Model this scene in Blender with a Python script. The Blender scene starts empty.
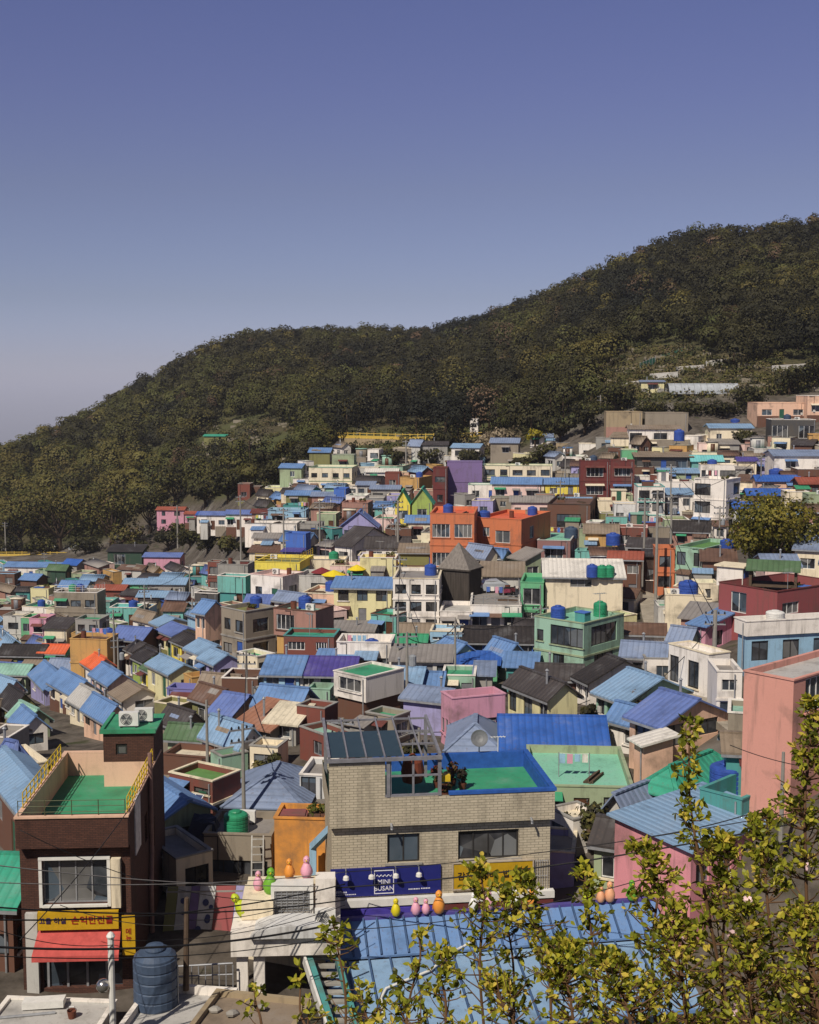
import bpy, math, random
import numpy as np
from mathutils import Vector, Matrix
random.seed(7); rng = np.random.default_rng(11)
R = math.radians
SC = bpy.context.scene
COL = SC.collection
# ------------------------------------------------------------------ camera
F = 1250.0; HZ = 385.0; CX, CY = 409.5, 512.0
TH = math.atan((CY - HZ) / F); CT, ST = math.cos(TH), math.sin(TH)
CAM = Vector((0, 0, 30.0))
def ray(px, py):
    u = (px - CX) / F; v = -(py - CY) / F
    return Vector((u, CT + v * ST, -ST + v * CT))
def at(px, py, Y):
    d = ray(px, py); return CAM + d * (Y / d.y)
def proj(p):
    q = Vector(p) - CAM
    dep = q.y * CT - q.z * ST
    return CX + F * q.x / dep, CY - F * (q.y * ST + q.z * CT) / dep
cam = bpy.data.cameras.new('camera'); camo = bpy.data.objects.new('camera', cam); COL.objects.link(camo)
camo.location = CAM; camo.rotation_euler = (R(90) - TH, 0, 0)
cam.sensor_fit = 'HORIZONTAL'; cam.sensor_width = 36; cam.lens = F * 36 / 819
cam.clip_start = 0.2; cam.clip_end = 20000
SC.camera = camo
# ------------------------------------------------------------------ world and light
SUN_EL, SUN_AZ = R(47), math.atan2(-0.46, -0.84)   # azimuth measured from +Y towards +X
w = bpy.data.worlds.new('World'); SC.world = w; w.use_nodes = True
nt = w.node_tree; nt.nodes.clear()
out = nt.nodes.new('ShaderNodeOutputWorld'); bg = nt.nodes.new('ShaderNodeBackground')
sky = nt.nodes.new('ShaderNodeTexSky'); sky.sky_type = 'NISHITA'; sky.sun_disc = False
sky.sun_elevation = SUN_EL; sky.sun_rotation = SUN_AZ
sky.air_density = 1.0; sky.dust_density = 0.3; sky.ozone_density = 3.0
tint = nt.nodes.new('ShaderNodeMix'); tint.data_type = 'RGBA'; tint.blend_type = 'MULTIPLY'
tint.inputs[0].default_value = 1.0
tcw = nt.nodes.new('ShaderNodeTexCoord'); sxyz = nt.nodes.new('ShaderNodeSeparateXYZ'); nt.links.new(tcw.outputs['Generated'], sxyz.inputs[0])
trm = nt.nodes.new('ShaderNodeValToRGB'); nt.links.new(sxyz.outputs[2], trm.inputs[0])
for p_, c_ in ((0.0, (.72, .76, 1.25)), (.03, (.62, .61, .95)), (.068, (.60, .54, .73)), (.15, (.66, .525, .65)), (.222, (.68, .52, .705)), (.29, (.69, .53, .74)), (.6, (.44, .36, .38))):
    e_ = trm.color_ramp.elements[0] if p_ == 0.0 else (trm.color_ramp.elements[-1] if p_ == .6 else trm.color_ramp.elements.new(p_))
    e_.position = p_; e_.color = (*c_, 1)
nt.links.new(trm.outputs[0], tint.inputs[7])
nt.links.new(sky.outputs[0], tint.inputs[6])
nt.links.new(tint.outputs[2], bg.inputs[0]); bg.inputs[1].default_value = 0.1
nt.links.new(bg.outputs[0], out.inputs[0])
sl = bpy.data.lights.new('sun', 'SUN'); sl.energy = 4.8; sl.angle = R(0.53); sl.color = (1.0, 0.93, 0.82)
so = bpy.data.objects.new('sun', sl); COL.objects.link(so)
tosun = Vector((math.sin(SUN_AZ) * math.cos(SUN_EL), math.cos(SUN_AZ) * math.cos(SUN_EL), math.sin(SUN_EL)))
so.rotation_euler = tosun.to_track_quat('Z', 'Y').to_euler(); so.location = (0, 0, 200)
SC.view_settings.view_transform = 'Standard'; SC.view_settings.look = 'None'
SC.view_settings.exposure = -0.15; SC.view_settings.gamma = 1.0
# ------------------------------------------------------------------ colours and materials
def lin(c): return tuple((x / 12.92 if x <= .04045 else ((x + .055) / 1.055) ** 2.4) for x in c)
def rgb(h): return lin((int(h[0:2], 16) / 255, int(h[2:4], 16) / 255, int(h[4:6], 16) / 255))
def soft(h, k=.13):
    c = rgb(h); l = .3 * c[0] + .6 * c[1] + .1 * c[2]; w_ = (1.06, .99, .9)
    return tuple((1 - k) * x + k * l * y for x, y in zip(c, w_))
PAL = {'white': 'e6ddd2', 'cream': 'e2d2b2', 'pale yellow': 'd9cf98', 'yellow': 'e6cf2e', 'ochre': 'c2944c', 'orange': 'cb6f40',
 'pale pink': 'e3bfb4', 'pink': 'cf8fa4', 'bright pink': 'dc8a95', 'salmon': 'd3907f', 'peach': 'dfb294', 'mint': '8fb59c', 'sage': '98a681', 'green': '5fae7b',
 'dark green': '2f4a3a', 'turquoise': '68b0a6', 'teal': '3f918d', 'blue': '3f6bbd', 'light blue': '8db6d0', 'violet': '7472ad', 'lilac': '9c96c4',
 'purple': '7b6494', 'maroon': '6b2e2c', 'red brick': '7d4236', 'brown': '6a4636', 'dark brown': '3a2c26', 'rose brown': 'a5786a',
 'grey': '96928b', 'light grey': 'bdbab3', 'pale grey': 'c9c8c6', 'grey beige': '8f8372', 'dark grey': '4c4a49', 'olive': '7f7d46', 'stone': 'a08c6c',
 'yellow green': '9ab04a', 'mauve': '8e6460', 'orange yellow': 'df8f1f', 'crimson': '96494a', 'black': '2a2827'}
ROOF = {'blue': '6287b8', 'sky blue': '7c9dbd', 'bright blue': '2b5eb0', 'grey blue': '7b8aa6', 'violet blue': '6075b0', 'purple': '4f4590',
 'dark grey': '453f3e', 'black': '332e2d', 'grey': '8d8680', 'brown': '6b4f40', 'grey brown': '8a7966', 'green': '2f9468', 'mint': '7cc0a2',
 'teal': '2a9a7c', 'red brown': '9c4f3b', 'orange': 'e05f2c', 'white': 'dcd5ca', 'cream': 'd8cbb0', 'grass green': '5b8a45', 'olive': '7c7c44',
 'turquoise': '6cc0c0', 'pink': 'd0a59c', 'maroon': '6d3a34', 'rust': '9d6a50', 'yellow': 'd8b93c', 'ochre': 'b98a48', 'light grey': 'b4b0aa', 'moss': '4f6b48', 'sea green': '8ab7a4'}
MATS = {}
def N(nt, t, **kw):
    n = nt.nodes.new(t)
    for k, v in kw.items(): setattr(n, k, v)
    return n
def mixc(nt, a, b, fac, bt='MIX'):
    m = N(nt, 'ShaderNodeMix', data_type='RGBA', blend_type=bt)
    if isinstance(fac, (int, float)): m.inputs[0].default_value = fac
    else: nt.links.new(fac, m.inputs[0])
    for i, s in ((6, a), (7, b)):
        if isinstance(s, tuple): m.inputs[i].default_value = (*s[:3], 1)
        else: nt.links.new(s, m.inputs[i])
    return m.outputs[2]
def ramp(nt, src, lo, hi):
    r = N(nt, 'ShaderNodeMapRange'); r.inputs[1].default_value = lo; r.inputs[2].default_value = hi
    nt.links.new(src, r.inputs[0]); return r.outputs[0]
def noise(nt, vec, scale, detail=4, rough=.6):
    n = N(nt, 'ShaderNodeTexNoise'); n.inputs['Scale'].default_value = scale; n.inputs['Detail'].default_value = detail
    n.inputs['Roughness'].default_value = rough
    if vec is not None: nt.links.new(vec, n.inputs['Vector'])
    return n.outputs['Fac']
def scaled(nt, vec, s):
    m = N(nt, 'ShaderNodeMapping'); m.inputs['Scale'].default_value = s; nt.links.new(vec, m.inputs['Vector']); return m.outputs[0]
def base(name, rough=.8, spec=.3):
    m = bpy.data.materials.new(name); m.use_nodes = True; nt = m.node_tree
    b = nt.nodes['Principled BSDF']; b.inputs['Roughness'].default_value = rough; b.inputs['Specular IOR Level'].default_value = spec
    return m, nt, b
def bump(nt, b, h, strength, dist=.05):
    n = N(nt, 'ShaderNodeBump'); n.inputs['Strength'].default_value = strength; n.inputs['Distance'].default_value = dist
    nt.links.new(h, n.inputs['Height']); nt.links.new(n.outputs[0], b.inputs['Normal'])
def mul(c, k): return tuple(min(1, x * k) for x in c)
def paint(cname, dirt=1.2):
    key = ('paint', cname, dirt)
    if key in MATS: return MATS[key]
    c = soft(PAL[cname]); m, nt, b = base('paint_' + cname.replace(' ', '_'))
    pos = N(nt, 'ShaderNodeNewGeometry').outputs['Position']
    streak = noise(nt, scaled(nt, pos, (2.2, 2.2, .22)), 1.0, 5, .65)
    blot = noise(nt, pos, .45, 6, .62)
    fine = noise(nt, pos, 9, 3)
    grime = tuple(.55 * x + .45 * g for x, g in zip(mul(c, .55), (.16, .13, .10)))
    f1 = ramp(nt, streak, .52, .78)
    col = mixc(nt, c, grime, mulf(nt, f1, .8 * dirt))
    col = mixc(nt, col, mul(c, 1.12), mulf(nt, ramp(nt, blot, .55, .75), .5))
    col = mixc(nt, col, grime, mulf(nt, ramp(nt, blot, .46, .28), .75 * dirt))
    col = mixc(nt, col, mul(c, .8), mulf(nt, ramp(nt, fine, .55, .7), .3))
    nt.links.new(col, b.inputs['Base Color']); bump(nt, b, fine, .25, .02)
    MATS[key] = m; return m
def mulf(nt, s, k):
    m = N(nt, 'ShaderNodeMath', operation='MULTIPLY'); nt.links.new(s, m.inputs[0])
    if isinstance(k, (int, float)): m.inputs[1].default_value = k
    else: nt.links.new(k, m.inputs[1])
    return m.outputs[0]
def roofm(cname, axis='x', pitch=.45):
    """sheet or tile roofing with seams running down the slope; axis 'n' = plain coated deck"""
    key = ('roof', cname, axis, pitch)
    if key in MATS: return MATS[key]
    c = soft(ROOF[cname], .1); m, nt, b = base('roof_' + cname.replace(' ', '_'), .6, .35)
    geo = N(nt, 'ShaderNodeNewGeometry').outputs['Position']
    blot = noise(nt, geo, .5, 6, .65); fine = noise(nt, geo, 5, 4)
    col = mixc(nt, c, mul(c, .5), mulf(nt, ramp(nt, blot, .5, .72), .8))
    col = mixc(nt, col, tuple(.6 * x + .4 * .42 for x in c), mulf(nt, ramp(nt, blot, .46, .22), .6))
    col = mixc(nt, col, (.12, .085, .065), mulf(nt, ramp(nt, fine, .56, .75), .55))
    if axis != 'n':
        tc = N(nt, 'ShaderNodeTexCoord').outputs['Object']
        wv = N(nt, 'ShaderNodeTexWave', wave_type='BANDS', bands_direction=axis.upper(), wave_profile='SIN')
        wv.inputs['Scale'].default_value = .314 / pitch; nt.links.new(tc, wv.inputs['Vector'])
        seam = ramp(nt, wv.outputs['Fac'], .25, .0)
        col = mixc(nt, col, mul(c, .6), mulf(nt, seam, .55))
        bump(nt, b, wv.outputs['Fac'], .5, .05)
        # sheets laid at different times differ a little
        vor = N(nt, 'ShaderNodeTexVoronoi'); vor.inputs['Scale'].default_value = .35; nt.links.new(tc, vor.inputs['Vector'])
        sep = N(nt, 'ShaderNodeSeparateColor'); nt.links.new(vor.outputs['Color'], sep.inputs[0])
        col = mixc(nt, col, mul(c, 1.2), mulf(nt, ramp(nt, sep.outputs[0], .5, 1), .3))
    nt.links.new(col, b.inputs['Base Color'])
    MATS[key] = m; return m
def plain(name, hexc, rough=.6, spec=.4, metal=0, var=.25, scale=3):
    key = ('plain', name)
    if key in MATS: return MATS[key]
    c = rgb(hexc); m, nt, b = base(name, rough, spec); b.inputs['Metallic'].default_value = metal
    geo = N(nt, 'ShaderNodeNewGeometry').outputs['Position']
    n = noise(nt, geo, scale, 5)
    nt.links.new(mixc(nt, mul(c, 1 - var), mul(c, 1 + var * .6), ramp(nt, n, .3, .7)), b.inputs['Base Color'])
    MATS[key] = m; return m
def brick(name, c1, c2, mortar, bw=.26, bh=.09, axis='XZ', ms=.012):
    key = ('brick', name)
    if key in MATS: return MATS[key]
    m, nt, b = base(name, .85, .25)
    tc = N(nt, 'ShaderNodeTexCoord').outputs['Object']
    sp = N(nt, 'ShaderNodeSeparateXYZ'); nt.links.new(tc, sp.inputs[0])
    ad = N(nt, 'ShaderNodeMath', operation='ADD'); nt.links.new(sp.outputs[0], ad.inputs[0]); nt.links.new(sp.outputs[1], ad.inputs[1])
    cb = N(nt, 'ShaderNodeCombineXYZ'); nt.links.new(ad.outputs[0], cb.inputs[0]); nt.links.new(sp.outputs[2], cb.inputs[1])
    br = N(nt, 'ShaderNodeTexBrick'); nt.links.new(cb.outputs[0], br.inputs['Vector'])
    br.inputs['Scale'].default_value = 1; br.inputs['Brick Width'].default_value = bw; br.inputs['Row Height'].default_value = bh
    br.inputs['Mortar Size'].default_value = ms; br.inputs['Color1'].default_value = (*rgb(c1), 1); br.inputs['Color2'].default_value = (*rgb(c2), 1)
    br.inputs['Mortar'].default_value = (*rgb(mortar), 1)
    geo = N(nt, 'ShaderNodeNewGeometry').outputs['Position']
    st = noise(nt, scaled(nt, geo, (1.5, 1.5, .25)), 1, 5)
    col = mixc(nt, br.outputs['Color'], tuple(x * .5 for x in rgb(mortar)), mulf(nt, ramp(nt, st, .52, .75), .5))
    nt.links.new(col, b.inputs['Base Color']); bump(nt, b, br.outputs['Fac'], -.6, .02)
    MATS[key] = m; return m
def glass():
    if 'glass' in MATS: return MATS['glass']
    m, nt, b = base('window_glass', .12, .5)
    geo = N(nt, 'ShaderNodeNewGeometry').outputs['Position']
    n = noise(nt, geo, .9, 2)
    vo = N(nt, 'ShaderNodeTexVoronoi'); vo.inputs['Scale'].default_value = .55; nt.links.new(geo, vo.inputs['Vector'])
    sp = N(nt, 'ShaderNodeSeparateColor'); nt.links.new(vo.outputs['Color'], sp.inputs[0])
    col = mixc(nt, (.012, .012, .014), (.07, .07, .075), ramp(nt, n, .4, .7))
    col = mixc(nt, col, (.30, .29, .27), mulf(nt, ramp(nt, sp.outputs[0], .6, .95), .55))      # drawn curtains behind some panes
    col = mixc(nt, col, (.10, .14, .18), mulf(nt, ramp(nt, sp.outputs[1], .55, .9), .6))
    nt.links.new(col, b.inputs['Base Color'])
    MATS['glass'] = m; return m
def foliage(name, cols, trans=.25, rough=.6, crown=0.0):
    """cols: list of (position, colour), picked per leaf clump; crown > 0 blends in the rounded normal of the whole crown"""
    m, nt, b = base(name, rough, .2)
    at_ = N(nt, 'ShaderNodeAttribute', attribute_name='tone')
    cr = N(nt, 'ShaderNodeValToRGB')
    els = cr.color_ramp.elements
    while len(els) < len(cols): els.new(.5)
    for e, (p, c) in zip(els, cols): e.position = p; e.color = (*rgb(c), 1)
    nt.links.new(at_.outputs['Fac'], cr.inputs[0])
    nt.links.new(cr.outputs[0], b.inputs['Base Color'])
    tr = N(nt, 'ShaderNodeBsdfTranslucent'); nt.links.new(cr.outputs[0], tr.inputs[0])
    if crown:
        an = N(nt, 'ShaderNodeAttribute', attribute_name='crown_normal'); gn = N(nt, 'ShaderNodeNewGeometry')
        mv = N(nt, 'ShaderNodeMix', data_type='VECTOR'); mv.inputs[0].default_value = crown
        nt.links.new(gn.outputs['Normal'], mv.inputs[4]); nt.links.new(an.outputs['Vector'], mv.inputs[5])
        nz = N(nt, 'ShaderNodeVectorMath', operation='NORMALIZE'); nt.links.new(mv.outputs[1], nz.inputs[0]); nt.links.new(nz.outputs[0], b.inputs['Normal'])
    mx = N(nt, 'ShaderNodeMixShader'); mx.inputs[0].default_value = trans
    nt.links.new(b.outputs[0], mx.inputs[1]); nt.links.new(tr.outputs[0], mx.inputs[2])
    nt.links.new(mx.outputs[0], nt.nodes['Material Output'].inputs[0])
    return m
GLASS = glass()
FRAME = {'white': plain('white_window_frame', 'd9d6d0', .5), 'dark': plain('dark_window_frame', '33302e', .5), 'silver': plain('aluminium_frame', '9a9a9c', .4, .5, .3)}
DOORM = [plain('door_' + n, h, .5) for n, h in (('brown', '5b3b28'), ('green', '2f5b46'), ('blue', '35559a'), ('grey', '77777a'))]
METAL = plain('galvanised_metal', 'a3a4a6', .45, .5, .4)
CONC = plain('concrete', '9a948b', .9, .2, 0, .3, 1.5)
WOODP = plain('weathered_wood', '5a4a3d', .9, .2)
RUBBER = plain('black_rubber', '1b1b1c', .7)
BLACKP = plain('black_plastic', '222225', .5)
WIRE = plain('black_cable', '1d1b1c', .7)
# ------------------------------------------------------------------ mesh helpers
class MB:
    def __init__(s): s.v = []; s.f = []
    def quad(s, a, b, c, d):
        n = len(s.v); s.v += [tuple(a), tuple(b), tuple(c), tuple(d)]; s.f.append((n, n + 1, n + 2, n + 3)); return s
    def poly(s, pts):
        n = len(s.v); s.v += [tuple(p) for p in pts]; s.f.append(tuple(range(n, n + len(pts)))); return s
    def box(s, x0, x1, y0, y1, z0, z1):
        n = len(s.v)
        s.v += [(x0, y0, z0), (x1, y0, z0), (x1, y1, z0), (x0, y1, z0), (x0, y0, z1), (x1, y0, z1), (x1, y1, z1), (x0, y1, z1)]
        s.f += [(n + a, n + b, n + c, n + d) for a, b, c, d in ((0, 3, 2, 1), (4, 5, 6, 7), (0, 1, 5, 4), (1, 2, 6, 5), (2, 3, 7, 6), (3, 0, 4, 7))]
        return s
    def beam(s, p, q, wd, ht):
        """box beam between two points, wd sideways, ht upwards"""
        p = Vector(p); q = Vector(q); d = (q - p).normalized()
        up = Vector((0, 0, 1)) if abs(d.z) < .95 else Vector((0, 1, 0))
        sx = d.cross(up).normalized() * wd / 2; sy = sx.cross(d).normalized() * ht / 2
        n = len(s.v)
        for o in (p, q): s.v += [tuple(o - sx - sy), tuple(o + sx - sy), tuple(o + sx + sy), tuple(o - sx + sy)]
        s.f += [(n + a, n + b, n + c, n + d_) for a, b, c, d_ in ((3, 2, 1, 0), (4, 5, 6, 7), (0, 1, 5, 4), (1, 2, 6, 5), (2, 3, 7, 6), (3, 0, 4, 7))]
        return s
    def tube(s, pts, r, n=6, cap=True):
        pts = [Vector(p) for p in pts]; rs = r if isinstance(r, (list, tuple)) else [r] * len(pts)
        b0 = len(s.v)
        for i, p in enumerate(pts):
            d = (pts[min(i + 1, len(pts) - 1)] - pts[max(i - 1, 0)]).normalized()
            up = Vector((0, 0, 1)) if abs(d.z) < .9 else Vector((1, 0, 0))
            a = d.cross(up).normalized(); b = a.cross(d).normalized()
            for k in range(n):
                t = 2 * math.pi * k / n; s.v.append(tuple(p + (a * math.cos(t) + b * math.sin(t)) * rs[i]))
        for i in range(len(pts) - 1):
            for k in range(n):
                k2 = (k + 1) % n; o = b0 + i * n
                s.f.append((o + k, o + k2, o + n + k2, o + n + k))
        if cap:
            s.f.append(tuple(b0 + k for k in range(n))[::-1]); s.f.append(tuple(b0 + (len(pts) - 1) * n + k for k in range(n)))
        return s
    def lathe(s, prof, c=(0, 0, 0), n=16):
        b0 = len(s.v); c = Vector(c)
        for r, z in prof:
            for k in range(n):
                t = 2 * math.pi * k / n; s.v.append((c.x + r * math.cos(t), c.y + r * math.sin(t), c.z + z))
        for i in range(len(prof) - 1):
            for k in range(n):
                k2 = (k + 1) % n; o = b0 + i * n; s.f.append((o + k, o + k2, o + n + k2, o + n + k))
        s.f.append(tuple(b0 + k for k in range(n))[::-1]); s.f.append(tuple(b0 + (len(prof) - 1) * n + k for k in range(n)))
        return s
    def slab(s, pts, t):
        """flat polygon given thickness t straight down"""
        n = len(s.v); k = len(pts)
        s.v += [tuple(p) for p in pts] + [(p[0], p[1], p[2] - t) for p in pts]
        s.f.append(tuple(range(n, n + k))); s.f.append(tuple(range(n + k, n + 2 * k))[::-1])
        for i in range(k): j = (i + 1) % k; s.f.append((n + i, n + k + i, n + k + j, n + j))
        return s
    def mesh(s, name, mat=None, smooth=False):
        me = bpy.data.meshes.new(name); me.from_pydata(s.v, [], s.f)
        if mat: me.materials.append(mat)
        if smooth: me.polygons.foreach_set('use_smooth', [True] * len(me.polygons))
        me.update(); return me
    def build(s, name, mat, parent=None, smooth=False, **kw):
        return link(name, s.mesh(name, mat, smooth), parent, **kw)
def link(name, data, parent=None, loc=None, rz=None, **kw):
    o = bpy.data.objects.new(name, data); COL.objects.link(o)
    if parent is not None: o.parent = parent
    if loc is not None: o.location = loc
    if rz is not None: o.rotation_euler = (0, 0, rz)
    for k, v in kw.items(): o[k] = v
    return o
def thing(name, label, cat, loc, rz=0, group=None):
    o = link(name, None, None, loc, rz, label=label, category=cat)
    o.empty_display_size = .2
    if group: o['group'] = group
    return o
def tag(o, label, cat, group=None):
    o['label'] = label; o['category'] = cat
    if group: o['group'] = group
    return o
def copy_tree(o, parent=None, skip=()):
    c = o.copy(); COL.objects.link(c)
    if parent is not None: c.parent = parent
    for ch in list(o.children): copy_tree(ch, c)
    return c
# ------------------------------------------------------------------ terrain: one sheet through measured ground points
GP = [(-250,1024,53),(80,985,53.5),(400,1024,53.5),(819,1024,52),(1080,1024,52),(440,960,58),(700,960,57),(180,860,66),(350,860,66),(600,880,62),
 (800,800,61),(650,770,78),(450,760,83),(250,820,74),(250,700,105),(450,700,100),(590,700,98),(700,690,93),(800,660,95),(1050,680,90),
 (0,790,88),(0,700,150),(60,700,142),(110,735,117),(-250,700,160),(0,620,215),(100,625,190),(60,590,260),(60,562,335),(0,556,360),(180,556,325),
 (210,655,135),(150,600,230),(250,660,118),(340,625,138),(300,580,162),(220,530,275),(350,550,190),(340,492,250),(460,497,232),(490,567,155),
 (450,620,135),(560,675,112),(590,610,140),(560,500,215),(640,600,145),(760,630,108),(650,650,114),(600,495,215),(710,532,185),(650,446,228),
 (800,417,240),(660,590,142),(780,560,150),(800,500,190),(1050,500,170),(-250,560,370),
 (0,525,392),(60,530,388),(150,505,365),(300,445,335),(410,440,300),(480,440,288),(600,412,262),(700,388,275),(819,390,262),(1080,385,250),
 (-250,490,470),(0,445,505),(100,408,560),(200,352,600),(250,334,620),(430,332,620),(560,290,560),(620,265,520),(700,236,480),(819,228,470),(1080,205,460),
 (100,455,450),(300,385,480),(500,370,410),(700,310,370),(819,320,350)]
gp = np.array(GP, float); gxy = gp[:, :2] / 400.0; gl = np.log(gp[:, 2])
def tps(r2): return np.where(r2 > 1e-12, .5 * r2 * np.log(np.maximum(r2, 1e-12)), 0.0)
def _fit():
    n = len(gp); d2 = ((gxy[:, None] - gxy[None]) ** 2).sum(-1)
    A = np.zeros((n + 3, n + 3)); A[:n, :n] = tps(d2) + np.eye(n) * .006
    A[:n, n] = 1; A[:n, n + 1:] = gxy; A[n, :n] = 1; A[n + 1:, :n] = gxy.T
    return np.linalg.solve(A, np.concatenate([gl, np.zeros(3)]))
_w = _fit()
def depthY(px, py):
    px = np.asarray(px, float); py = np.asarray(py, float)
    q = np.stack([px.ravel(), py.ravel()], -1) / 400.0
    d2 = ((q[:, None] - gxy[None]) ** 2).sum(-1)
    n = len(gp); r = tps(d2) @ _w[:n] + _w[n] + q @ _w[n + 1:]
    return np.exp(r).reshape(px.shape)
def dY(px, py): return float(depthY(px, py))
RX = [-260, -120, 0, 50, 100, 150, 200, 250, 300, 430, 500, 560, 620, 660, 700, 740, 819, 950, 1100]
RY = [530, 490, 463, 444, 419, 387, 361, 343, 341, 341, 324, 299, 273, 256, 244, 244, 234, 223, 208]
def ridge(px): return float(np.interp(px, RX, RY))
# ------------------------------------------------------------------ terrain mesh
FX = [-260, 0, 100, 150, 165, 200, 280, 300, 340, 400, 440, 480, 540, 600, 640, 700, 760, 819, 1100]
FY = [560, 547, 543, 515, 506, 503, 492, 480, 463, 456, 462, 456, 442, 412, 404, 398, 394, 390, 388]
def foot(px): return float(np.interp(px, FX, FY))
def build_terrain():
    pxs = [-1100, -850, -600, -420] + list(range(-260, 1090, 9)) + [1200, 1450, 1800, 2300]
    NR = 120
    V = []; veg = []; ncol = len(pxs); rows = None
    for px in pxs:
        pc = min(max(px, -260), 1080)
        ys = ridge(pc) + (1024 - ridge(pc)) * (np.linspace(0, 1, NR) ** 1.15)
        Yc = depthY(np.full(NR, pc), ys)
        for i in range(1, NR): Yc[i] = min(Yc[i], Yc[i - 1] - .15)
        P = [at(px, y, d) for y, d in zip(ys, Yc)]
        top = P[0]; back = []
        for k, (dd, dz) in enumerate(((1200, -150), (900, -130), (300, -90), (120, -30), (40, -5), (12, -.6))):
            s = (top.y + dd) / top.y
            back.append(Vector((top.x * s, top.y + dd, max(top.z, 0) + dz if dz > -40 else min(top.z, 10) + dz)))
        bot = P[-1]; front = []
        for f in (.85, .7, .55, .4, .25, .12, .04):
            q = CAM + (bot - CAM) * f; front.append(Vector((q.x * (1 + .6 * (1 - f)), q.y, q.z - 2.2 * (1 - f) ** 2 - .6)))
        sx = (px - 409.5) / 409.5
        front.append(Vector((sx * 30, -8, 27.6))); front.append(Vector((sx * 120, -90, 28.0)))
        col = back + P + front
        V += [tuple(p) for p in col]
        for i, p in enumerate(col):
            j = i - len(back)
            if j < 0: veg.append(1.0)
            elif j >= NR: veg.append(.8)
            else: veg.append(float(np.clip((foot(pc) + 4 - ys[j]) / 8, 0, 1)))
        rows = len(col)
    fs = []
    for c in range(ncol - 1):
        for r in range(rows - 1):
            a = c * rows + r; fs.append((a, a + 1, a + rows + 1, a + rows))
    me = bpy.data.meshes.new('terrain'); me.from_pydata(V, [], fs)
    at_ = me.attributes.new('veg', 'FLOAT', 'POINT'); at_.data.foreach_set('value', veg)
    m, nt, b = base('village_ground', .95, .15)
    pos = N(nt, 'ShaderNodeNewGeometry').outputs['Position']
    a = N(nt, 'ShaderNodeAttribute', attribute_name='veg')
    n1 = noise(nt, pos, .09, 6); n2 = noise(nt, pos, .8, 5); n3 = noise(nt, pos, .02, 4)
    grd = mixc(nt, (.13, .108, .088), (.06, .05, .04), ramp(nt, n2, .35, .65))
    grd = mixc(nt, grd, (.17, .15, .13), ramp(nt, n1, .52, .66))
    grd = mixc(nt, grd, (.05, .055, .025), ramp(nt, noise(nt, pos, .3, 5), .58, .68))
    hill = mixc(nt, (.05, .045, .022), (.11, .085, .05), ramp(nt, n2, .4, .7))
    hill = mixc(nt, hill, (.075, .085, .03), ramp(nt, n3, .4, .65))
    nt.links.new(mixc(nt, grd, hill, a.outputs['Fac']), b.inputs['Base Color']); bump(nt, b, n2, .5, .2)
    me.materials.append(m); me.update()
    o = link('ground', me, kind='structure')
    from mathutils.bvhtree import BVHTree
    return o, BVHTree.FromPolygons([Vector(v) for v in V], fs)
GROUND, BVH = build_terrain()
def sea():
    m, nt, b = base('sea_water', .3, .3); pos = N(nt, 'ShaderNodeNewGeometry').outputs['Position']
    n = noise(nt, pos, .01, 5); nt.links.new(mixc(nt, (.20, .19, .21), (.24, .23, .25), n), b.inputs['Base Color'])
    MB().quad((-2650, 300, -160), (2650, 300, -160), (2650, 3050, -160), (-2650, 3050, -160)).build('sea', m, None, kind='structure')
sea()
def zat(x, y):
    h = BVH.ray_cast(Vector((x, y, 400)), Vector((0, 0, -1)))
    return h[0].z if h[0] is not None else 0.0
def hit(px, py):
    h = BVH.ray_cast(CAM, ray(px, py).normalized())
    return h[0]
# ------------------------------------------------------------------ foliage clumps
CN = {}
def clump_mesh(centers, radii, counts, size, tones, flat=.75, seed=0, jit=.12, nj=.5, shell=.35):
    """many small leaf-clump faces filling blobs; returns verts, faces, tone per vertex (numpy)"""
    g = np.random.default_rng(seed); VV = []; TT = []; NN = []
    for c, r, n, sz, tn in zip(centers, radii, counts, size, tones):
        d = g.normal(size=(n, 3)); d /= np.linalg.norm(d, axis=1)[:, None]
        rad = g.uniform(shell, 1.0, n) ** .5
        lump = 1 + .28 * np.sin(d[:, 0] * 3.1 + c[0]) * np.sin(d[:, 1] * 2.7 + c[1]) + .2 * np.sin(d[:, 2] * 5 + c[0] * 1.3)
        p = d * (rad * lump)[:, None] * np.array(r)
        p += np.array(c)
        nn = d + g.normal(size=(n, 3)) * nj + np.array([0, 0, .3]); nn /= np.linalg.norm(nn, axis=1)[:, None]
        t1 = np.cross(nn, g.normal(size=(n, 3))); t1 /= np.linalg.norm(t1, axis=1)[:, None] + 1e-9
        t2 = np.cross(nn, t1)
        s = sz * g.uniform(.55, 1.25, n)[:, None]
        a = p - t1 * s * .5 - t2 * s * .35; b = p + t1 * s * .55 - t2 * s * .25 + nn * s * .12
        c_ = p + t1 * s * .45 + t2 * s * .4; e = p - t1 * s * .4 + t2 * s * .5 + nn * s * .15
        VV.append(np.stack([a, b, c_, e], 1).reshape(-1, 3)); NN.append(np.repeat(d + np.array([0, 0, .15]), 4, 0))
        tt = np.clip(tn + g.normal(size=n) * jit, 0, 1); TT.append(np.repeat(tt, 4))
    CN['n'] = np.concatenate(NN); return np.concatenate(VV), np.concatenate(TT)
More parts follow.
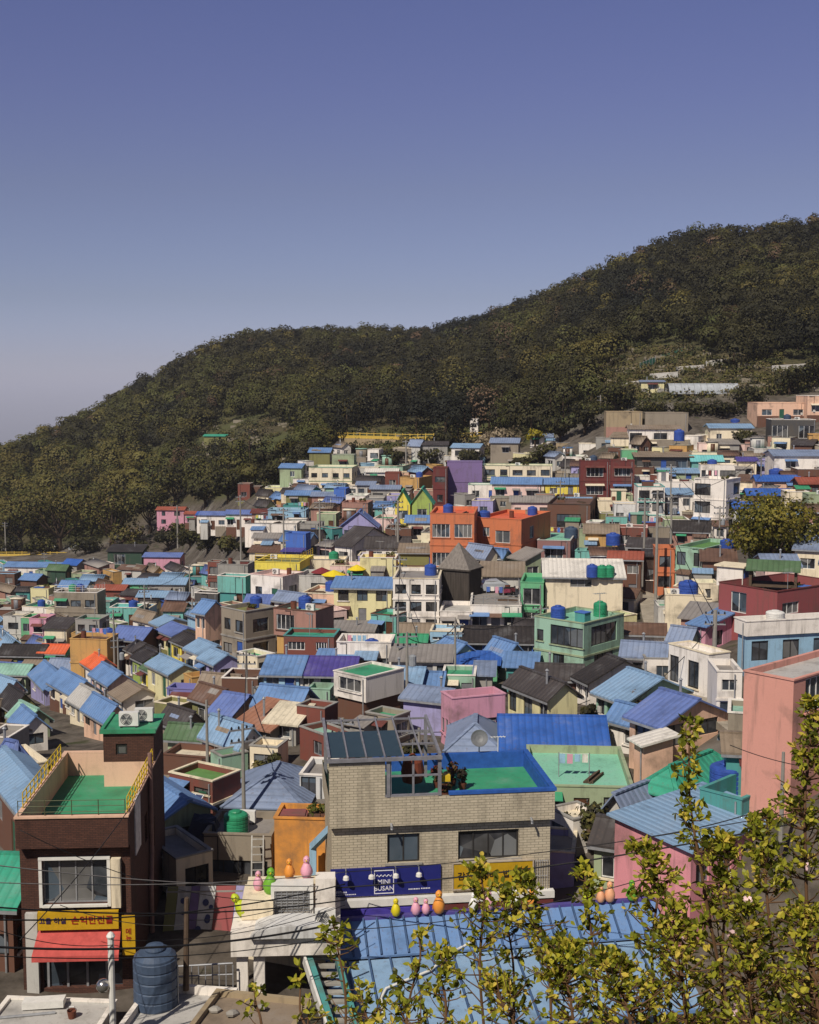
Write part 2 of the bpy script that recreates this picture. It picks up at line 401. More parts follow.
def quads_object(name, V, T, mat, parent=None, **kw):
    me = bpy.data.meshes.new(name); nv = len(V); nf = nv // 4
    me.vertices.add(nv); me.vertices.foreach_set('co', V.astype(np.float32).ravel())
    me.loops.add(nv); me.loops.foreach_set('vertex_index', np.arange(nv, dtype=np.int32))
    me.polygons.add(nf); me.polygons.foreach_set('loop_start', np.arange(0, nv, 4, dtype=np.int32))
    a = me.attributes.new('tone', 'FLOAT', 'POINT'); a.data.foreach_set('value', T.astype(np.float32))
    if len(CN.get('n', ())) == nv:
        a = me.attributes.new('crown_normal', 'FLOAT_VECTOR', 'POINT'); a.data.foreach_set('vector', CN['n'].astype(np.float32).ravel())
    me.materials.append(mat); me.update(calc_edges=True)
    return link(name, me, parent, **kw)
FOREST = foliage('forest_leaves', [(0, '1e2017'), (.2, '2d2b1b'), (.4, '403c22'), (.52, '4f5129'), (.62, '5a5029'), (.75, '6a6433'), (.86, '503f30'), (1, '6d5845')], .12, .7, .75)
BARK = plain('tree_bark', '4a3d31', .95, .1)
from mathutils.noise import noise as mnoise
def build_forest():
    cs = []; rs = []; ns = []; ss = []; ts = []; trunks = MB(); keep = []
    X = -520.0
    g = random.Random(5)
    while X < 420:
        Y = 235.0
        while Y < 700:
            x = X + g.uniform(-3, 3); y = Y + g.uniform(-3, 3); Y += 6.2
            px, py = proj((x, y, zat(x, y)))
            if not (-60 < px < 880): continue
            z = zat(x, y); px, py = proj((x, y, z))
            ft = foot(px) - 3
            if py > ft: continue
            if py < ridge(min(max(px, -260), 1080)) - 10: continue
            # clearings: graves, allotments and the lane with the yellow rail
            if any(((px - cx) / rx) ** 2 + ((py - cy) / ry) ** 2 < 1 for cx, cy, rx, ry in
                   ((665, 374, 62, 26), (700, 400, 75, 24), (410, 450, 85, 22), (250, 455, 60, 34), (150, 382, 14, 8), (355, 384, 12, 8), (620, 385, 30, 22), (790, 385, 45, 22))) and g.random() < .93: continue
            if 596 < px < 830 and py > 372 and g.random() < .8: continue
            v = mnoise(Vector((x * .022, y * .016, 1.7))) + .5 * mnoise(Vector((x * .06, y * .045, 5.1)))
            tone = .27 + .36 * v + g.uniform(-.09, .09)
            k = g.random()
            if k < .09: tone = g.uniform(.48, .72)
            elif k < .13: tone = g.uniform(.82, 1.0)
            if px < 170 and py > 470: tone = g.uniform(.5, .8)
            elif px < 340 and py > 400 and g.random() < .5: tone = g.uniform(.38, .6)
            rr = g.choice([g.uniform(2.2, 3.2), g.uniform(2.8, 4.2), g.uniform(4.2, 6.2)]); hh = rr * g.uniform(.8, 1.15)
            if tone > .8: rr *= .85
            if py < ridge(min(max(px, -260), 1080)) + 16: rr = min(rr, 3.4); hh = rr * .9
            th = g.uniform(1.5, 4)
            n = int(400 * (400 / y) ** 1.3)
            cs.append((x, y, z + th + hh * .6)); rs.append((rr, rr, hh)); ns.append(n); ss.append(.58 * (y / 400) ** .6); ts.append(min(1, max(0, tone)))
            if py > ft - 26 or g.random() < .2:
                trunks.tube([(x, y, z - .5), (x + g.uniform(-.4, .4), y, z + th + hh * .5)], .22, 4, False)
        X += 6.2
    V, T = clump_mesh(cs, rs, ns, ss, ts, seed=3, jit=.02, nj=.2, shell=.6)
    quads_object('hillside_wood', V, T, FOREST, kind='stuff', label='dense mixed wood of dark pines and budding trees covering the hill', category='wood')
    link('wood_trunks', trunks.mesh('wood_trunks', BARK), kind='stuff', label='thin brown trunks of the trees on the hillside', category='tree trunks')
    print('forest trees', len(cs), 'faces', len(V) // 4)
build_forest()
def scrub():
    g = random.Random(31); cs = []; rs = []; ns = []; ss = []; ts = []; st = MB()
    for cx, cy, rx, ry, n in ((690, 385, 95, 36, 620), (410, 450, 90, 20, 260), (250, 455, 65, 34, 330), (150, 382, 14, 8, 12), (355, 384, 12, 8, 12), (800, 392, 45, 26, 130), (620, 388, 30, 22, 110)):
        for _ in range(n):
            px, py = cx + g.uniform(-1, 1) * rx, cy + g.uniform(-1, 1) * ry
            if py > foot(px) + 2: continue
            Y = dY(px, py); p = at(px, py, Y); z = zat(p.x, p.y)
            if g.random() < .16:
                a = g.uniform(.3, 1.1); st.box(p.x - a * g.uniform(.8, 2.5), p.x + a, p.y - .5, p.y + .5, z - .5, z + a * g.uniform(.4, .8)); continue
            r = g.uniform(.7, 2.0); cs.append((p.x, p.y, z + r * .35)); rs.append((r * 1.3, r * 1.2, r * .7)); ns.append(60); ss.append(.42); ts.append(g.choice([.2, .4, .6, .75, .75, .9, .95]) + g.uniform(-.06, .06))
    V, T = clump_mesh(cs, rs, ns, ss, ts, seed=8, jit=.05, nj=.35)
    quads_object('hillside_scrub', V, T, SCRUB, kind='stuff', label='low scrub and dry grass tufts on the clearings of the slope', category='scrub')
    st.build('hillside_stones', plain('pale_stone', '8d8473', .95, .1, 0, .35, .6), None, kind='stuff', label='pale stones and broken walls scattered on the clearings', category='stones')
SCRUB = foliage('scrub_leaves', [(0, '252b1b'), (.3, '3a3f20'), (.5, '4a4a26'), (.75, '5f5a30'), (1, '6a5c46')], .12, .7, .6)
scrub()
TREE_N = [0]
def tree(name, label, px, py, Y, hpx, wpx, tones, n=900, leaf=.35, trunk=.3, mat=None, group=None, cat='tree', seed=None, blobs=9, gap=.0, x_off=0):
    """one tree: tapered trunk with limbs under a crown of leaf clumps; hpx, wpx = its size in the photo"""
    TREE_N[0] += 1; sd = seed or TREE_N[0] * 17; g = random.Random(sd)
    p = at(px, py, Y); k = Y / F; H = hpx * k; W = wpx * k
    t = thing(name, label, cat, p, 0, group)
    tm = MB(); th = H * trunk
    tm.tube([(0, 0, -.6), (g.uniform(-.1, .1) * W * .2, 0, th * .5), (0, 0, th), (g.uniform(-.1, .1) * W, 0, H * .7)], [W * .035 + .06, W * .03 + .05, W * .025 + .04, .03], 7)
    cs = []; rs = []
    for i in range(blobs):
        a = 2.4 * i + g.uniform(-.4, .4); rr = W * .5 * math.sqrt((i + .6) / blobs) * .72
        zc = th + (H - th) * (.42 + g.uniform(-.22, .3)) * (1 - .25 * (rr / (W * .5)) ** 2)
        c = (rr * math.cos(a), rr * math.sin(a), zc); br = W * g.uniform(.17, .27)
        zc = min(zc, H - br * .75)
        cs.append((c[0], c[1], zc)); rs.append((br, br, br * .8 if H > .5 * W else br * .6))
        tm.tube([(0, 0, th * g.uniform(.7, 1.1)), (c[0] * .5, c[1] * .5, th + (zc - th) * .35), (c[0], c[1], zc)], [W * .016 + .03, W * .011 + .02, .015], 5, False)
    V, T = clump_mesh(cs, rs, [int(n / blobs)] * blobs, [leaf] * blobs, [g.uniform(*tones) for _ in cs], seed=sd, jit=.12)
    tm.build('trunk', BARK, t)
    quads_object('crown', V, T, mat or FOREST, t)
    return t
# ------------------------------------------------------------------ windows (shared meshes)
WM = {}
def window_meshes(w_, h_, nm, style, nh=0):
    key = (round(w_, 1), round(h_, 1), nm, style, nh)
    if key in WM: return WM[key]
    w_, h_ = key[0], key[1]; t = .06; f = MB()
    f.box(-w_ / 2, w_ / 2, -.03, .05, 0, t).box(-w_ / 2, w_ / 2, -.03, .05, h_ - t, h_)
    f.box(-w_ / 2, -w_ / 2 + t, -.03, .05, t, h_ - t).box(w_ / 2 - t, w_ / 2, -.03, .05, t, h_ - t)
    for i in range(nm):
        x = -w_ / 2 + w_ * (i + 1) / (nm + 1); f.box(x - .03, x + .03, -.02, .045, t, h_ - t)
    for i in range(nh):
        z = h_ * (i + 1) / (nh + 1); f.box(-w_ / 2 + t, w_ / 2 - t, -.018, .043, z - .025, z + .025)
    WM[key] = (f.mesh('window', FRAME[style]), MB().quad((-w_ / 2 + t, .02, t), (w_ / 2 - t, .02, t), (w_ / 2 - t, .02, h_ - t), (-w_ / 2 + t, .02, h_ - t)).mesh('pane', GLASS))
    return WM[key]
SILL = {}
def add_window(parent, loc, rz, w_, h_, nm=1, style='white', nh=0):
    a, b = window_meshes(w_, h_, nm, style, nh)
    o = link('window', a, parent, loc, rz); link('pane', b, o)
    return o
def facade(mb, o, u, W, H, holes, rev=.14, z0=0.0):
    """vertical wall from origin o along unit u, outward normal = (u.y,-u.x); holes (x0,x1,z0,z1) get reveals"""
    o = Vector(o); u = Vector(u); nrm = Vector((u.y, -u.x, 0))
    xs = sorted({0.0, W} | {h[0] for h in holes} | {h[1] for h in holes}); zs = sorted({z0, H} | {h[2] for h in holes} | {h[3] for h in holes})
    P = lambda x, z, d=0: o + u * x + Vector((0, 0, z)) - nrm * d
    for i in range(len(xs) - 1):
        run = None
        for j in range(len(zs) - 1):
            cx, cz = (xs[i] + xs[i + 1]) / 2, (zs[j] + zs[j + 1]) / 2
            if any(h[0] < cx < h[1] and h[2] < cz < h[3] for h in holes): continue
            mb.quad(P(xs[i], zs[j]), P(xs[i + 1], zs[j]), P(xs[i + 1], zs[j + 1]), P(xs[i], zs[j + 1]))
    for a, b, c, d in holes:
        mb.quad(P(a, c), P(a, d), P(a, d, rev), P(a, c, rev)); mb.quad(P(b, d), P(b, c), P(b, c, rev), P(b, d, rev))
        mb.quad(P(a, d), P(b, d), P(b, d, rev), P(a, d, rev)); mb.quad(P(b, c), P(a, c), P(a, c, rev), P(b, c, rev))
# ------------------------------------------------------------------ house builder
HOUSES = []          # records: root, label parts, picture rectangle
RTYPE = {'f': 'flat roof', 'gx': 'gable roof', 'gy': 'gable roof', 'h': 'hipped roof', 's': 'sloping sheet roof', 'sr': 'sloping sheet roof'}
HSEED = [0]
def house(x0, xm, x1, yt, yb, phi, wall, rt, rcol, lab=None, lm=None, name='house', rise=None, dep=None, n=None, st=None, style=None, ww=None, wh=None,
          nm=1, low=None, cop=None, door=True, side=None, wins=None, swins=None, Y=None, over=.35, clut=None, group=None, par=.34, bare=False, cat=None, rail=None, fill=False, wallmat=None, rseam=None, lowmat=None, sill=None):
    HSEED[0] += 1; g = random.Random(HSEED[0] * 31 + 7)
    Y = Y or dY(xm, yb); ph = R(phi); c, s = math.cos(ph), math.sin(ph)
    C0 = at(xm, yb, Y); zr = C0.z - CAM.z; dep0 = C0.y * CT - zr * ST
    u0 = (x0 - CX) / F; u1 = (x1 - CX) / F
    W = (C0.x - u0 * dep0) / (c + u0 * s * CT)
    L = None
    if x1 - xm > 1.5 and phi > 8:
        den = s - u1 * c * CT
        if den > .02: L = (u1 * dep0 - C0.x) / den
    if dep: L = dep
    if L is None or L <= 0 or L > 30: L = min(max(3.6, .55 * W), 5.8)
    L = max(L, 2.0); W = min(max(W, 1.2), 40)
    zt = at(xm, yt, Y).z; H = max(zt - C0.z, 1.5)
    # root at the middle of the footprint
    ex = Vector((c, -s, 0)); ey = Vector((s, c, 0))
    ctr = C0 - ex * W / 2 + ey * L / 2
    dist = g.random()
    root = thing(name, '', cat or 'house', ctr, -ph, group)
    wm = wallmat or paint(wall)
    flat = rt == 'f'
    pr = par if flat else 0
    st = st or max(1, round((H - pr) / 2.75))
    hs = (H - pr) / st
    if style is None: style = g.choice(['white', 'white', 'dark', 'silver'])
    x_, y_ = W / 2, L / 2
    # openings: front (-y) and right side (+x), a few on the hidden sides too
    def layout(length, cnt, hasdoor):
        holes = []; dr = None
        if length < 1.6: return holes, dr
        for k in range(st):
            cn = cnt if cnt is not None else max(1, int(length / g.uniform(2.3, 3.4)))
            if cn == 0: continue
            sp = length / cn
            for i in range(cn):
                w0 = ww or min(g.choice([1.0, 1.3, 1.6, 1.9]), sp * .72); h0 = wh or min(g.choice([1.0, 1.15, 1.3]), hs * .55)
                if cnt is None and g.random() < .12: continue
                xc = sp * (i + .5) + (g.uniform(-.1, .1) * sp if cnt is None else 0); zb = k * hs + max(.55, (hs - h0) * .5)
                if k == 0 and hasdoor and dr is None and (i == cn // 2 or cn == 1) and length > 2.4:
                    if cn == 1: xd = length * .25
                    else: xd = sp * (i + .5)
                    if length > 1.8 and cn > 1:
                        dr = (xd - .45, xd + .45, .02, min(2.05, hs - .25)); continue
                holes.append((max(.12, xc - w0 / 2), min(length - .12, xc + w0 / 2), zb, min(zb + h0, H - pr - .18)))
        return [h for h in holes if h[1] - h[0] > .3 and h[3] - h[2] > .3], dr
    if wins is not None: fh = [(W * a - w0 / 2, W * a + w0 / 2, H * b, H * b + h0) for a, b, w0, h0 in wins]; fd = None
    else: fh, fd = layout(W, n, door)
    if swins is not None: sh = [(L * a - w0 / 2, L * a + w0 / 2, H * b, H * b + h0) for a, b, w0, h0 in swins]
    else: sh, _ = layout(L, side, False)
    def clip(hh, ln): return [(max(.08, a), min(ln - .08, b), max(.05, c_), min(H - .08, d)) for a, b, c_, d in hh if min(ln - .08, b) - max(.08, a) > .25 and min(H - .08, d) - max(.05, c_) > .25]
    fh = clip(fh, W); sh = clip(sh, L)
    m = MB(); zb = -3.0 if Y < 200 else -1.3
    z_split = None
    faces = [((-x_, -y_, 0), (1, 0, 0), W, fh + ([fd] if fd else [])), ((x_, -y_, 0), (0, 1, 0), L, sh), ((x_, y_, 0), (-1, 0, 0), W, []), ((-x_, y_, 0), (0, -1, 0), L, [])]
    # do not leave overlapping openings
    for fi in range(2):
        o_, u_, ln, hh = faces[fi]; ok = []
        for q in hh:
            if not any(q[0] < p[1] + .05 and q[1] > p[0] - .05 and q[2] < p[3] + .05 and q[3] > p[2] - .05 for p in ok): ok.append(q)
        faces[fi] = (o_, u_, ln, ok)
    if fd and fd not in faces[0][3]: fd = None
    lowm = None
    if low:
        z_split = H * low[1] if low[1] < 1 else low[1]; lowm = MB()
    for o_, u_, ln, hh in faces:
        if low:
            up = [q for q in hh if q[2] > z_split]; dn = [q for q in hh if q[3] < z_split]
            facade(m, o_, u_, ln, H, up, z0=z_split)
            ins = .22
            uu = Vector(u_); nn = Vector((uu.y, -uu.x, 0))
            facade(lowm, Vector(o_) - nn * ins + uu * ins, u_, ln - 2 * ins, z_split, [(q[0] - ins, q[1] - ins, q[2], q[3]) for q in dn if q[0] > ins + .1 and q[1] < ln - ins - .1], z0=zb)
            hh[:] = up + [q for q in dn if q[0] > ins + .1 and q[1] < ln - ins - .1]
        else: facade(m, o_, u_, ln, H, hh, z0=zb)
    if low: m.poly([(-x_, -y_, z_split), (-x_, y_, z_split), (x_, y_, z_split), (x_, -y_, z_split)])
    # roofs
    rs_ = rise if rise is not None else {'f': 0, 'gx': L * .22, 'gy': W * .22, 'h': min(W, L) * .28, 's': L * .16, 'sr': W * .16}[rt]
    rm = MB(); th = .12
    if rt in ('gx', 's'): rs_ *= .55 if phi < 25 else .8
    ov = over if Y < 400 else .3
    if flat:
        t = .16
        for (a0, b0, a1, b1) in ((-x_, -y_, x_, -y_), (x_, -y_, x_, y_), (x_, y_, -x_, y_), (-x_, y_, -x_, -y_)):
            pass
        xi, yi = x_ - t, y_ - t
        for (p, q) in (((-xi, -yi), (xi, -yi)), ((xi, -yi), (xi, yi)), ((xi, yi), (-xi, yi)), ((-xi, yi), (-xi, -yi))):
            m.quad((q[0], q[1], H - pr), (p[0], p[1], H - pr), (p[0], p[1], H), (q[0], q[1], H))
        ring = MB()
        o2 = .05
        ring.box(-x_ - o2, x_ + o2, -y_ - o2, -yi, H, H + .08).box(-x_ - o2, x_ + o2, yi, y_ + o2, H, H + .08)
        ring.box(-x_ - o2, -xi, -yi, yi, H, H + .08).box(xi, x_ + o2, -yi, yi, H, H + .08)
        ring.build('coping', paint(cop or g.choice([wall, 'cream', 'white', 'grey'])), root)
        rm.quad((-xi, -yi, H - pr), (xi, -yi, H - pr), (xi, yi, H - pr), (-xi, yi, H - pr))
        rm.build('roof', roofm(rcol, 'n'), root)
    elif rt in ('gx', 'gy'):
        if rt == 'gx':
            for sg in (-1, 1):
                e = y_ + ov; ze = H - rs_ * ov / y_
                pts = [(-x_ - ov, sg * e, ze), (x_ + ov, sg * e, ze), (x_ + ov, 0, H + rs_), (-x_ - ov, 0, H + rs_)]
                rm.slab([(p[0], p[1], p[2] + th) for p in (pts if sg < 0 else pts[::-1])], th)
            rm.beam((-x_ - ov, 0, H + rs_ + th), (x_ + ov, 0, H + rs_ + th), .3, .1)
            m.poly([(x_, -y_, H), (x_, y_, H), (x_, 0, H + rs_)]); m.poly([(-x_, y_, H), (-x_, -y_, H), (-x_, 0, H + rs_)])
            ax = 'x'
        else:
            for sg in (-1, 1):
                e = x_ + ov; ze = H - rs_ * ov / x_
                pts = [(sg * e, -y_ - ov, ze), (0, -y_ - ov, H + rs_), (0, y_ + ov, H + rs_), (sg * e, y_ + ov, ze)]
                rm.slab([(p[0], p[1], p[2] + th) for p in (pts if sg < 0 else pts[::-1])], th)
            rm.beam((0, -y_ - ov, H + rs_ + th), (0, y_ + ov, H + rs_ + th), .3, .1)
            m.poly([(-x_, -y_, H), (x_, -y_, H), (0, -y_, H + rs_)]); m.poly([(x_, y_, H), (-x_, y_, H), (0, y_, H + rs_)])
            ax = 'y'
        rm.build('roof', roofm(rcol, ax), root)
        # pale verge and eave trim
        if Y < 170:
            tr = MB()
            if rt == 'gx':
                for sg in (-1, 1): tr.box(-x_ - ov, x_ + ov, sg * (y_ + ov) - .03, sg * (y_ + ov) + .03, H - rs_ * ov / y_ - .16, H - rs_ * ov / y_ - .01)
            else:
                for sg in (-1, 1): tr.box(sg * (x_ + ov) - .03, sg * (x_ + ov) + .03, -y_ - ov, y_ + ov, H - rs_ * ov / x_ - .16, H - rs_ * ov / x_ - .01)
            tr.build('gutter', METAL, root)
    elif rt == 'h':
        a, b = x_ + ov, y_ + ov; zz = H - .02
        k = (min(a, b)) * .96
        if a >= b: r0, r1 = (-a + k, 0, H + rs_), (a - k, 0, H + rs_)
        else: r0, r1 = (0, -b + k, H + rs_), (0, b - k, H + rs_)
        A, B, C_, D = (-a, -b, zz), (a, -b, zz), (a, b, zz), (-a, b, zz)
        if a >= b: fs = [(A, B, r1, r0), (C_, D, r0, r1), (B, C_, r1), (D, A, r0)]
        else: fs = [(A, B, r0), (B, C_, r1, r0), (C_, D, r1), (D, A, r0, r1)]
        for f_ in fs: rm.slab([(p[0], p[1], p[2] + th) for p in f_], th * .6)
        rm.beam((r0[0], r0[1], r0[2] + th), (r1[0], r1[1], r1[2] + th), .3, .12)
        for p, q in ((A, r0), (B, r1 if a >= b else r0), (C_, r1), (D, r0 if a >= b else r1)): rm.beam((p[0], p[1], p[2] + th), (q[0], q[1], q[2] + th), .24, .1)
        rm.build('roof', roofm(rcol, 'x' if a >= b else 'y'), root)
    else:
        if rt == 's':
            pts = [(-x_ - ov, -y_ - ov, H), (x_ + ov, -y_ - ov, H), (x_ + ov, y_ + ov, H + rs_), (-x_ - ov, y_ + ov, H + rs_)]
            m.poly([(x_, -y_, H), (x_, y_, H), (x_, y_, H + rs_)]); m.poly([(-x_, y_, H), (-x_, -y_, H), (-x_, y_, H + rs_)]); m.quad((x_, y_, H), (-x_, y_, H), (-x_, y_, H + rs_), (x_, y_, H + rs_)); ax = 'x'
        else:
            pts = [(-x_ - ov, -y_ - ov, H + rs_), (x_ + ov, -y_ - ov, H), (x_ + ov, y_ + ov, H), (-x_ - ov, y_ + ov, H + rs_)]
            m.poly([(-x_, -y_, H), (x_, -y_, H), (-x_, -y_, H + rs_)]); m.poly([(x_, y_, H), (-x_, y_, H), (-x_, y_, H + rs_)]); m.quad((-x_, y_, H), (-x_, -y_, H), (-x_, -y_, H + rs_), (-x_, y_, H + rs_)); ax = 'y'
        rm.slab([(p[0], p[1], p[2] + th) for p in pts], th); rm.build('roof', roofm(rcol, ax), root)
    m.build('wall', wm, root)
    if low: lowm.build('lower_wall', lowmat or paint(low[0]), root)
    # windows and doors
    for fi, (o_, u_, ln, hh) in enumerate(faces[:2]):
        uu = Vector(u_); nn = Vector((uu.y, -uu.x, 0)); rz = math.atan2(uu.y, uu.x)
        for q in hh:
            a, b, c_, d = q; inset = .11 + (.22 if low and d < z_split else 0)
            mid = Vector(o_) + uu * ((a + b) / 2) - nn * inset + Vector((0, 0, c_))
            if fi == 0 and fd == q:
                dm = MB().box(-(b - a) / 2, (b - a) / 2, -.02, .03, 0, d - c_)
                for zz in (.25, 1.1): dm.box(-(b - a) / 2 + .15, (b - a) / 2 - .15, -.035, -.02, zz, zz + .65)
                do = dm.build('door', g.choice(DOORM), root); do.location = mid; do.rotation_euler = (0, 0, rz)
                if Y < 130: MB().box((b - a) / 2 - .16, (b - a) / 2 - .1, -.09, -.035, .95, 1.1).build('handle', METAL, do)
            else:
                w0, h0 = round(b - a, 1), round(d - c_, 1)
                k = nm if nm is not None else 1
                add_window(root, mid, rz, w0, h0, (k if w0 > .7 else 0) + (1 if w0 > 2.0 else 0) + (1 if w0 > 3 else 0), style)
                if sill or (sill is None and Y < 260 and g.random() < .45):
                    so_ = MB().box(-w0 / 2 - .1, w0 / 2 + .1, -.22 - .0, .0, -.1, 0).build('sill', paint(cop or 'white'), root)
                    so_.location = mid + nn * .0; so_.rotation_euler = (0, 0, rz)
    # ledges between storeys and down pipes
    if st > 1 and flat and not low:
        lm_ = MB(); o2 = .07
        for k in range(1, st):
            z = k * hs
            for bx in ((-x_ - o2, x_ + o2, -y_ - o2, -y_ + .0), (x_, x_ + o2, -y_, y_)): lm_.box(bx[0], bx[1], bx[2], bx[3], z - .08, z + .08)
        lm_.build('ledge', paint(cop or wall), root)
    if Y < 240 and not fill and not bare:
        px_ = x_ - g.uniform(.2, .5); dp = -y_ - .07
        MB().tube([(px_, dp, -.5), (px_, dp, H - .15)], .05, 6).build('downpipe', METAL, root)
    gg = random.Random(HSEED[0] * 13 + 1)
    if Y < 330 and W > 2.5 and not bare:
        if gg.random() < .4 and not low:
            bh = min(gg.uniform(.5, 1.1), H * .35); pb = MB(); hl = [q for q in faces[0][3] if q[2] < bh]
            xs_ = sorted([(q[0], q[1]) for q in hl]); cur = 0.0
            for a, b in xs_ + [(W, W)]:
                if a - .06 > cur + .1: pb.box(-x_ + cur, -x_ + a - .06, -y_ - .03, -y_ - .0, -1.5, bh)
                cur = b + .06
            if pb.v: pb.build('plinth', paint(gg.choice(['grey', 'brown', 'grey beige', 'olive', 'light grey', 'rose brown', 'dark grey'])), root)
        if gg.random() < .45:
            tp = [q for q in faces[0][3]]
            for q in tp[:gg.choice([1, 2, 3])]:
                a, b, c_, d = q; aw = MB().slab([(-x_ + a - .2, -y_ - .75, d + .0), (-x_ + b + .2, -y_ - .75, d + .0), (-x_ + b + .2, -y_ - .02, d + .26), (-x_ + a - .2, -y_ - .02, d + .26)], .05)
                if d + .3 < H: aw.build('awning', gg.choice([roofm('blue', 'n'), roofm('green', 'n'), roofm('grey', 'n'), roofm('brown', 'n'), roofm('maroon', 'n'), roofm('cream', 'n')]), root)
        if gg.random() < .5:
            bx = gg.uniform(-.42, .42) * W; MB().box(bx - .18, bx + .18, -y_ - .16, -y_ - .005, H * .3, H * .3 + .45).build('meter_box', paint('light grey'), root)
            MB().tube([(bx, -y_ - .05, H * .3 + .45), (bx, -y_ - .05, H - .1), (bx + gg.uniform(-1.2, 1.2), -y_ - .05, H - .12)], .03, 5).build('conduit', BLACKP, root)
        if flat and W > 4.5 and L > 4.5 and gg.random() < .4 and not rail and not lm and not lab:
            a = gg.uniform(1.6, 2.3); b = gg.uniform(1.7, 2.4); cx_ = gg.choice([-1, 1]) * (x_ - a / 2 - .25); cy_ = y_ - b / 2 - .25; zb_ = H - pr; hh_ = gg.uniform(1.7, 2.2)
            sh_ = MB().box(cx_ - a / 2, cx_ + a / 2, cy_ - b / 2, cy_ + b / 2, zb_, zb_ + hh_).build('stair_head', wm, root)
            MB().box(cx_ - a / 2 - .15, cx_ + a / 2 + .15, cy_ - b / 2 - .15, cy_ + b / 2 + .15, zb_ + hh_, zb_ + hh_ + .12).build('roof', roofm(gg.choice(['green', 'grey', 'sea green', 'cream', 'blue']), 'n'), sh_)
            MB().box(cx_ - .38, cx_ + .38, cy_ - b / 2 - .04, cy_ - b / 2 - .003, zb_ + .05, zb_ + 1.65).build('door', gg.choice(DOORM), sh_)
        if rt in ('gx',) and fill and gg.random() < .35:
            for _ in range(gg.choice([1, 1, 2])):
                a = gg.uniform(.5, 1.4); xx = gg.uniform(-.8, .8) * max(.1, x_ - a); f0 = gg.uniform(.05, .45); f1 = f0 + gg.uniform(.2, .5)
                P_ = lambda f, x: (x, -y_ * (1 - f), H + rs_ * f + th + .02)
                MB().slab([P_(f0, xx - a), P_(f0, xx + a), P_(f1, xx + a), P_(f1, xx - a)], .018).build('roof_patch', roofm(gg.choice([rcol, rcol, 'grey', 'grey blue', 'grey brown']), 'x'), root)
        if not flat and gg.random() < .35:
            xx, yy = gg.uniform(-.7, .7) * x_, gg.uniform(-.5, .6) * y_
            vp = MB().tube([(xx, yy, H - .2), (xx, yy, H + rs_ + .7)], .09, 8); vp.lathe([(.1, 0), (.17, .03), (.03, .16)], (xx, yy, H + rs_ + .7), 8); vp.build('chimney', METAL, root)
        if gg.random() < .28 and phi < 45 and not low and dep is None:
            a, b, hh_ = gg.uniform(1.2, 2.2), gg.uniform(1.0, 1.8), min(H * .7, gg.uniform(1.7, 2.3)); cx_ = gg.uniform(-.5, .5) * W; y0_ = -y_ - .02
            an = MB().box(cx_ - a / 2, cx_ + a / 2, y0_ - b, y0_, -2, hh_).build('lean_to', paint(gg.choice([wall, 'grey', 'white', 'brown', 'light grey', 'grey beige'])), root)
            MB().slab([(cx_ - a / 2 - .15, y0_ - b - .2, hh_ + .02), (cx_ + a / 2 + .15, y0_ - b - .2, hh_ + .02), (cx_ + a / 2 + .15, y0_, hh_ + .4), (cx_ - a / 2 - .15, y0_, hh_ + .4)], .06).build('roof', roofm(gg.choice(['blue', 'grey', 'sky blue', 'brown', 'green', 'rust']), 'x'), an)
    if rail:
        rr = MB(); zt_ = H + (.08 if flat else 0)
        cx = [-x_ + .08, x_ - .08]; npst = max(2, int(W / 1.1)); nps2 = max(2, int(L / 1.1))
        for i in range(npst + 1):
            xx = cx[0] + (cx[1] - cx[0]) * i / npst
            for yy in (-y_ + .08,): rr.tube([(xx, yy, zt_), (xx, yy, zt_ + .95)], .028, 5)
        for i in range(nps2 + 1):
            yy = -y_ + .08 + (L - .16) * i / nps2; rr.tube([(cx[1], yy, zt_), (cx[1], yy, zt_ + .95)], .028, 5)
        for hh_ in (.35, .65, .95):
            rr.tube([(cx[0], -y_ + .08, zt_ + hh_), (cx[1], -y_ + .08, zt_ + hh_), (cx[1], y_ - .08, zt_ + hh_)], .026, 5)
        rr.build('railing', plain('rail_' + rail, {'yellow': 'd9b62c', 'white': 'd8d5cf', 'grey': '8a8a8a', 'green': '3f8a63'}[rail], .5), root)
    rec = dict(root=root, lab=lab, lm=lm, wall=wall, rt=rt, rcol=rcol, st=st, W=W, L=L, H=H, Y=Y, rect=(min(x0, xm), yt, max(x1, xm), yb), ctr=ctr, phi=ph, flat=flat, pr=pr, fill=fill, name=cat or name.replace('_', ' '))
    HOUSES.append(rec)
    return rec
# ------------------------------------------------------------------ the village, house by house (corner columns and eave / base rows read off the photo)
h = house
# upper right slope
h(606,642,645,412,432,5,'stone','f','grey brown','old tan stone building without a roof at the top edge of the village','old tan stone building',n=0,side=0,door=False,dep=6,cop='stone')
h(645,688,691,413,432,5,'grey beige','f','grey brown','grey brown walled ruin right of the tan stone building','grey walled ruin',n=0,side=0,door=False,dep=6,cop='grey beige')
h(629,679,683,429,447,5,'white','gx','grey brown','long white house with four dark windows in a row','white house with four windows',n=4,st=1,door=False,rise=.9,dep=5,style='dark',ww=2.4,wh=1.8)
h(710,752,755,428,446,4,'cream','gx','sky blue','cream cottage with flat light blue roof and water tank above it','cream cottage under the peach houses',rise=1.0,dep=6)
h(757,806,808,403,420,2,'peach','f','white','broad peach house with white rooftop at the upper right','broad peach house',dep=8,st=1)
h(807,870,872,396,419,2,'peach','f','grey','peach house one floor taller at the right edge of the top row',None,dep=8)
h(771,815,820,420,442,8,'dark grey','f','dark grey','dark modern house with a wall of large windows and white bands','dark modern house with large windows',n=3,st=1,ww=3.2,wh=2.3,cop='white',style='white',door=False,dep=7)
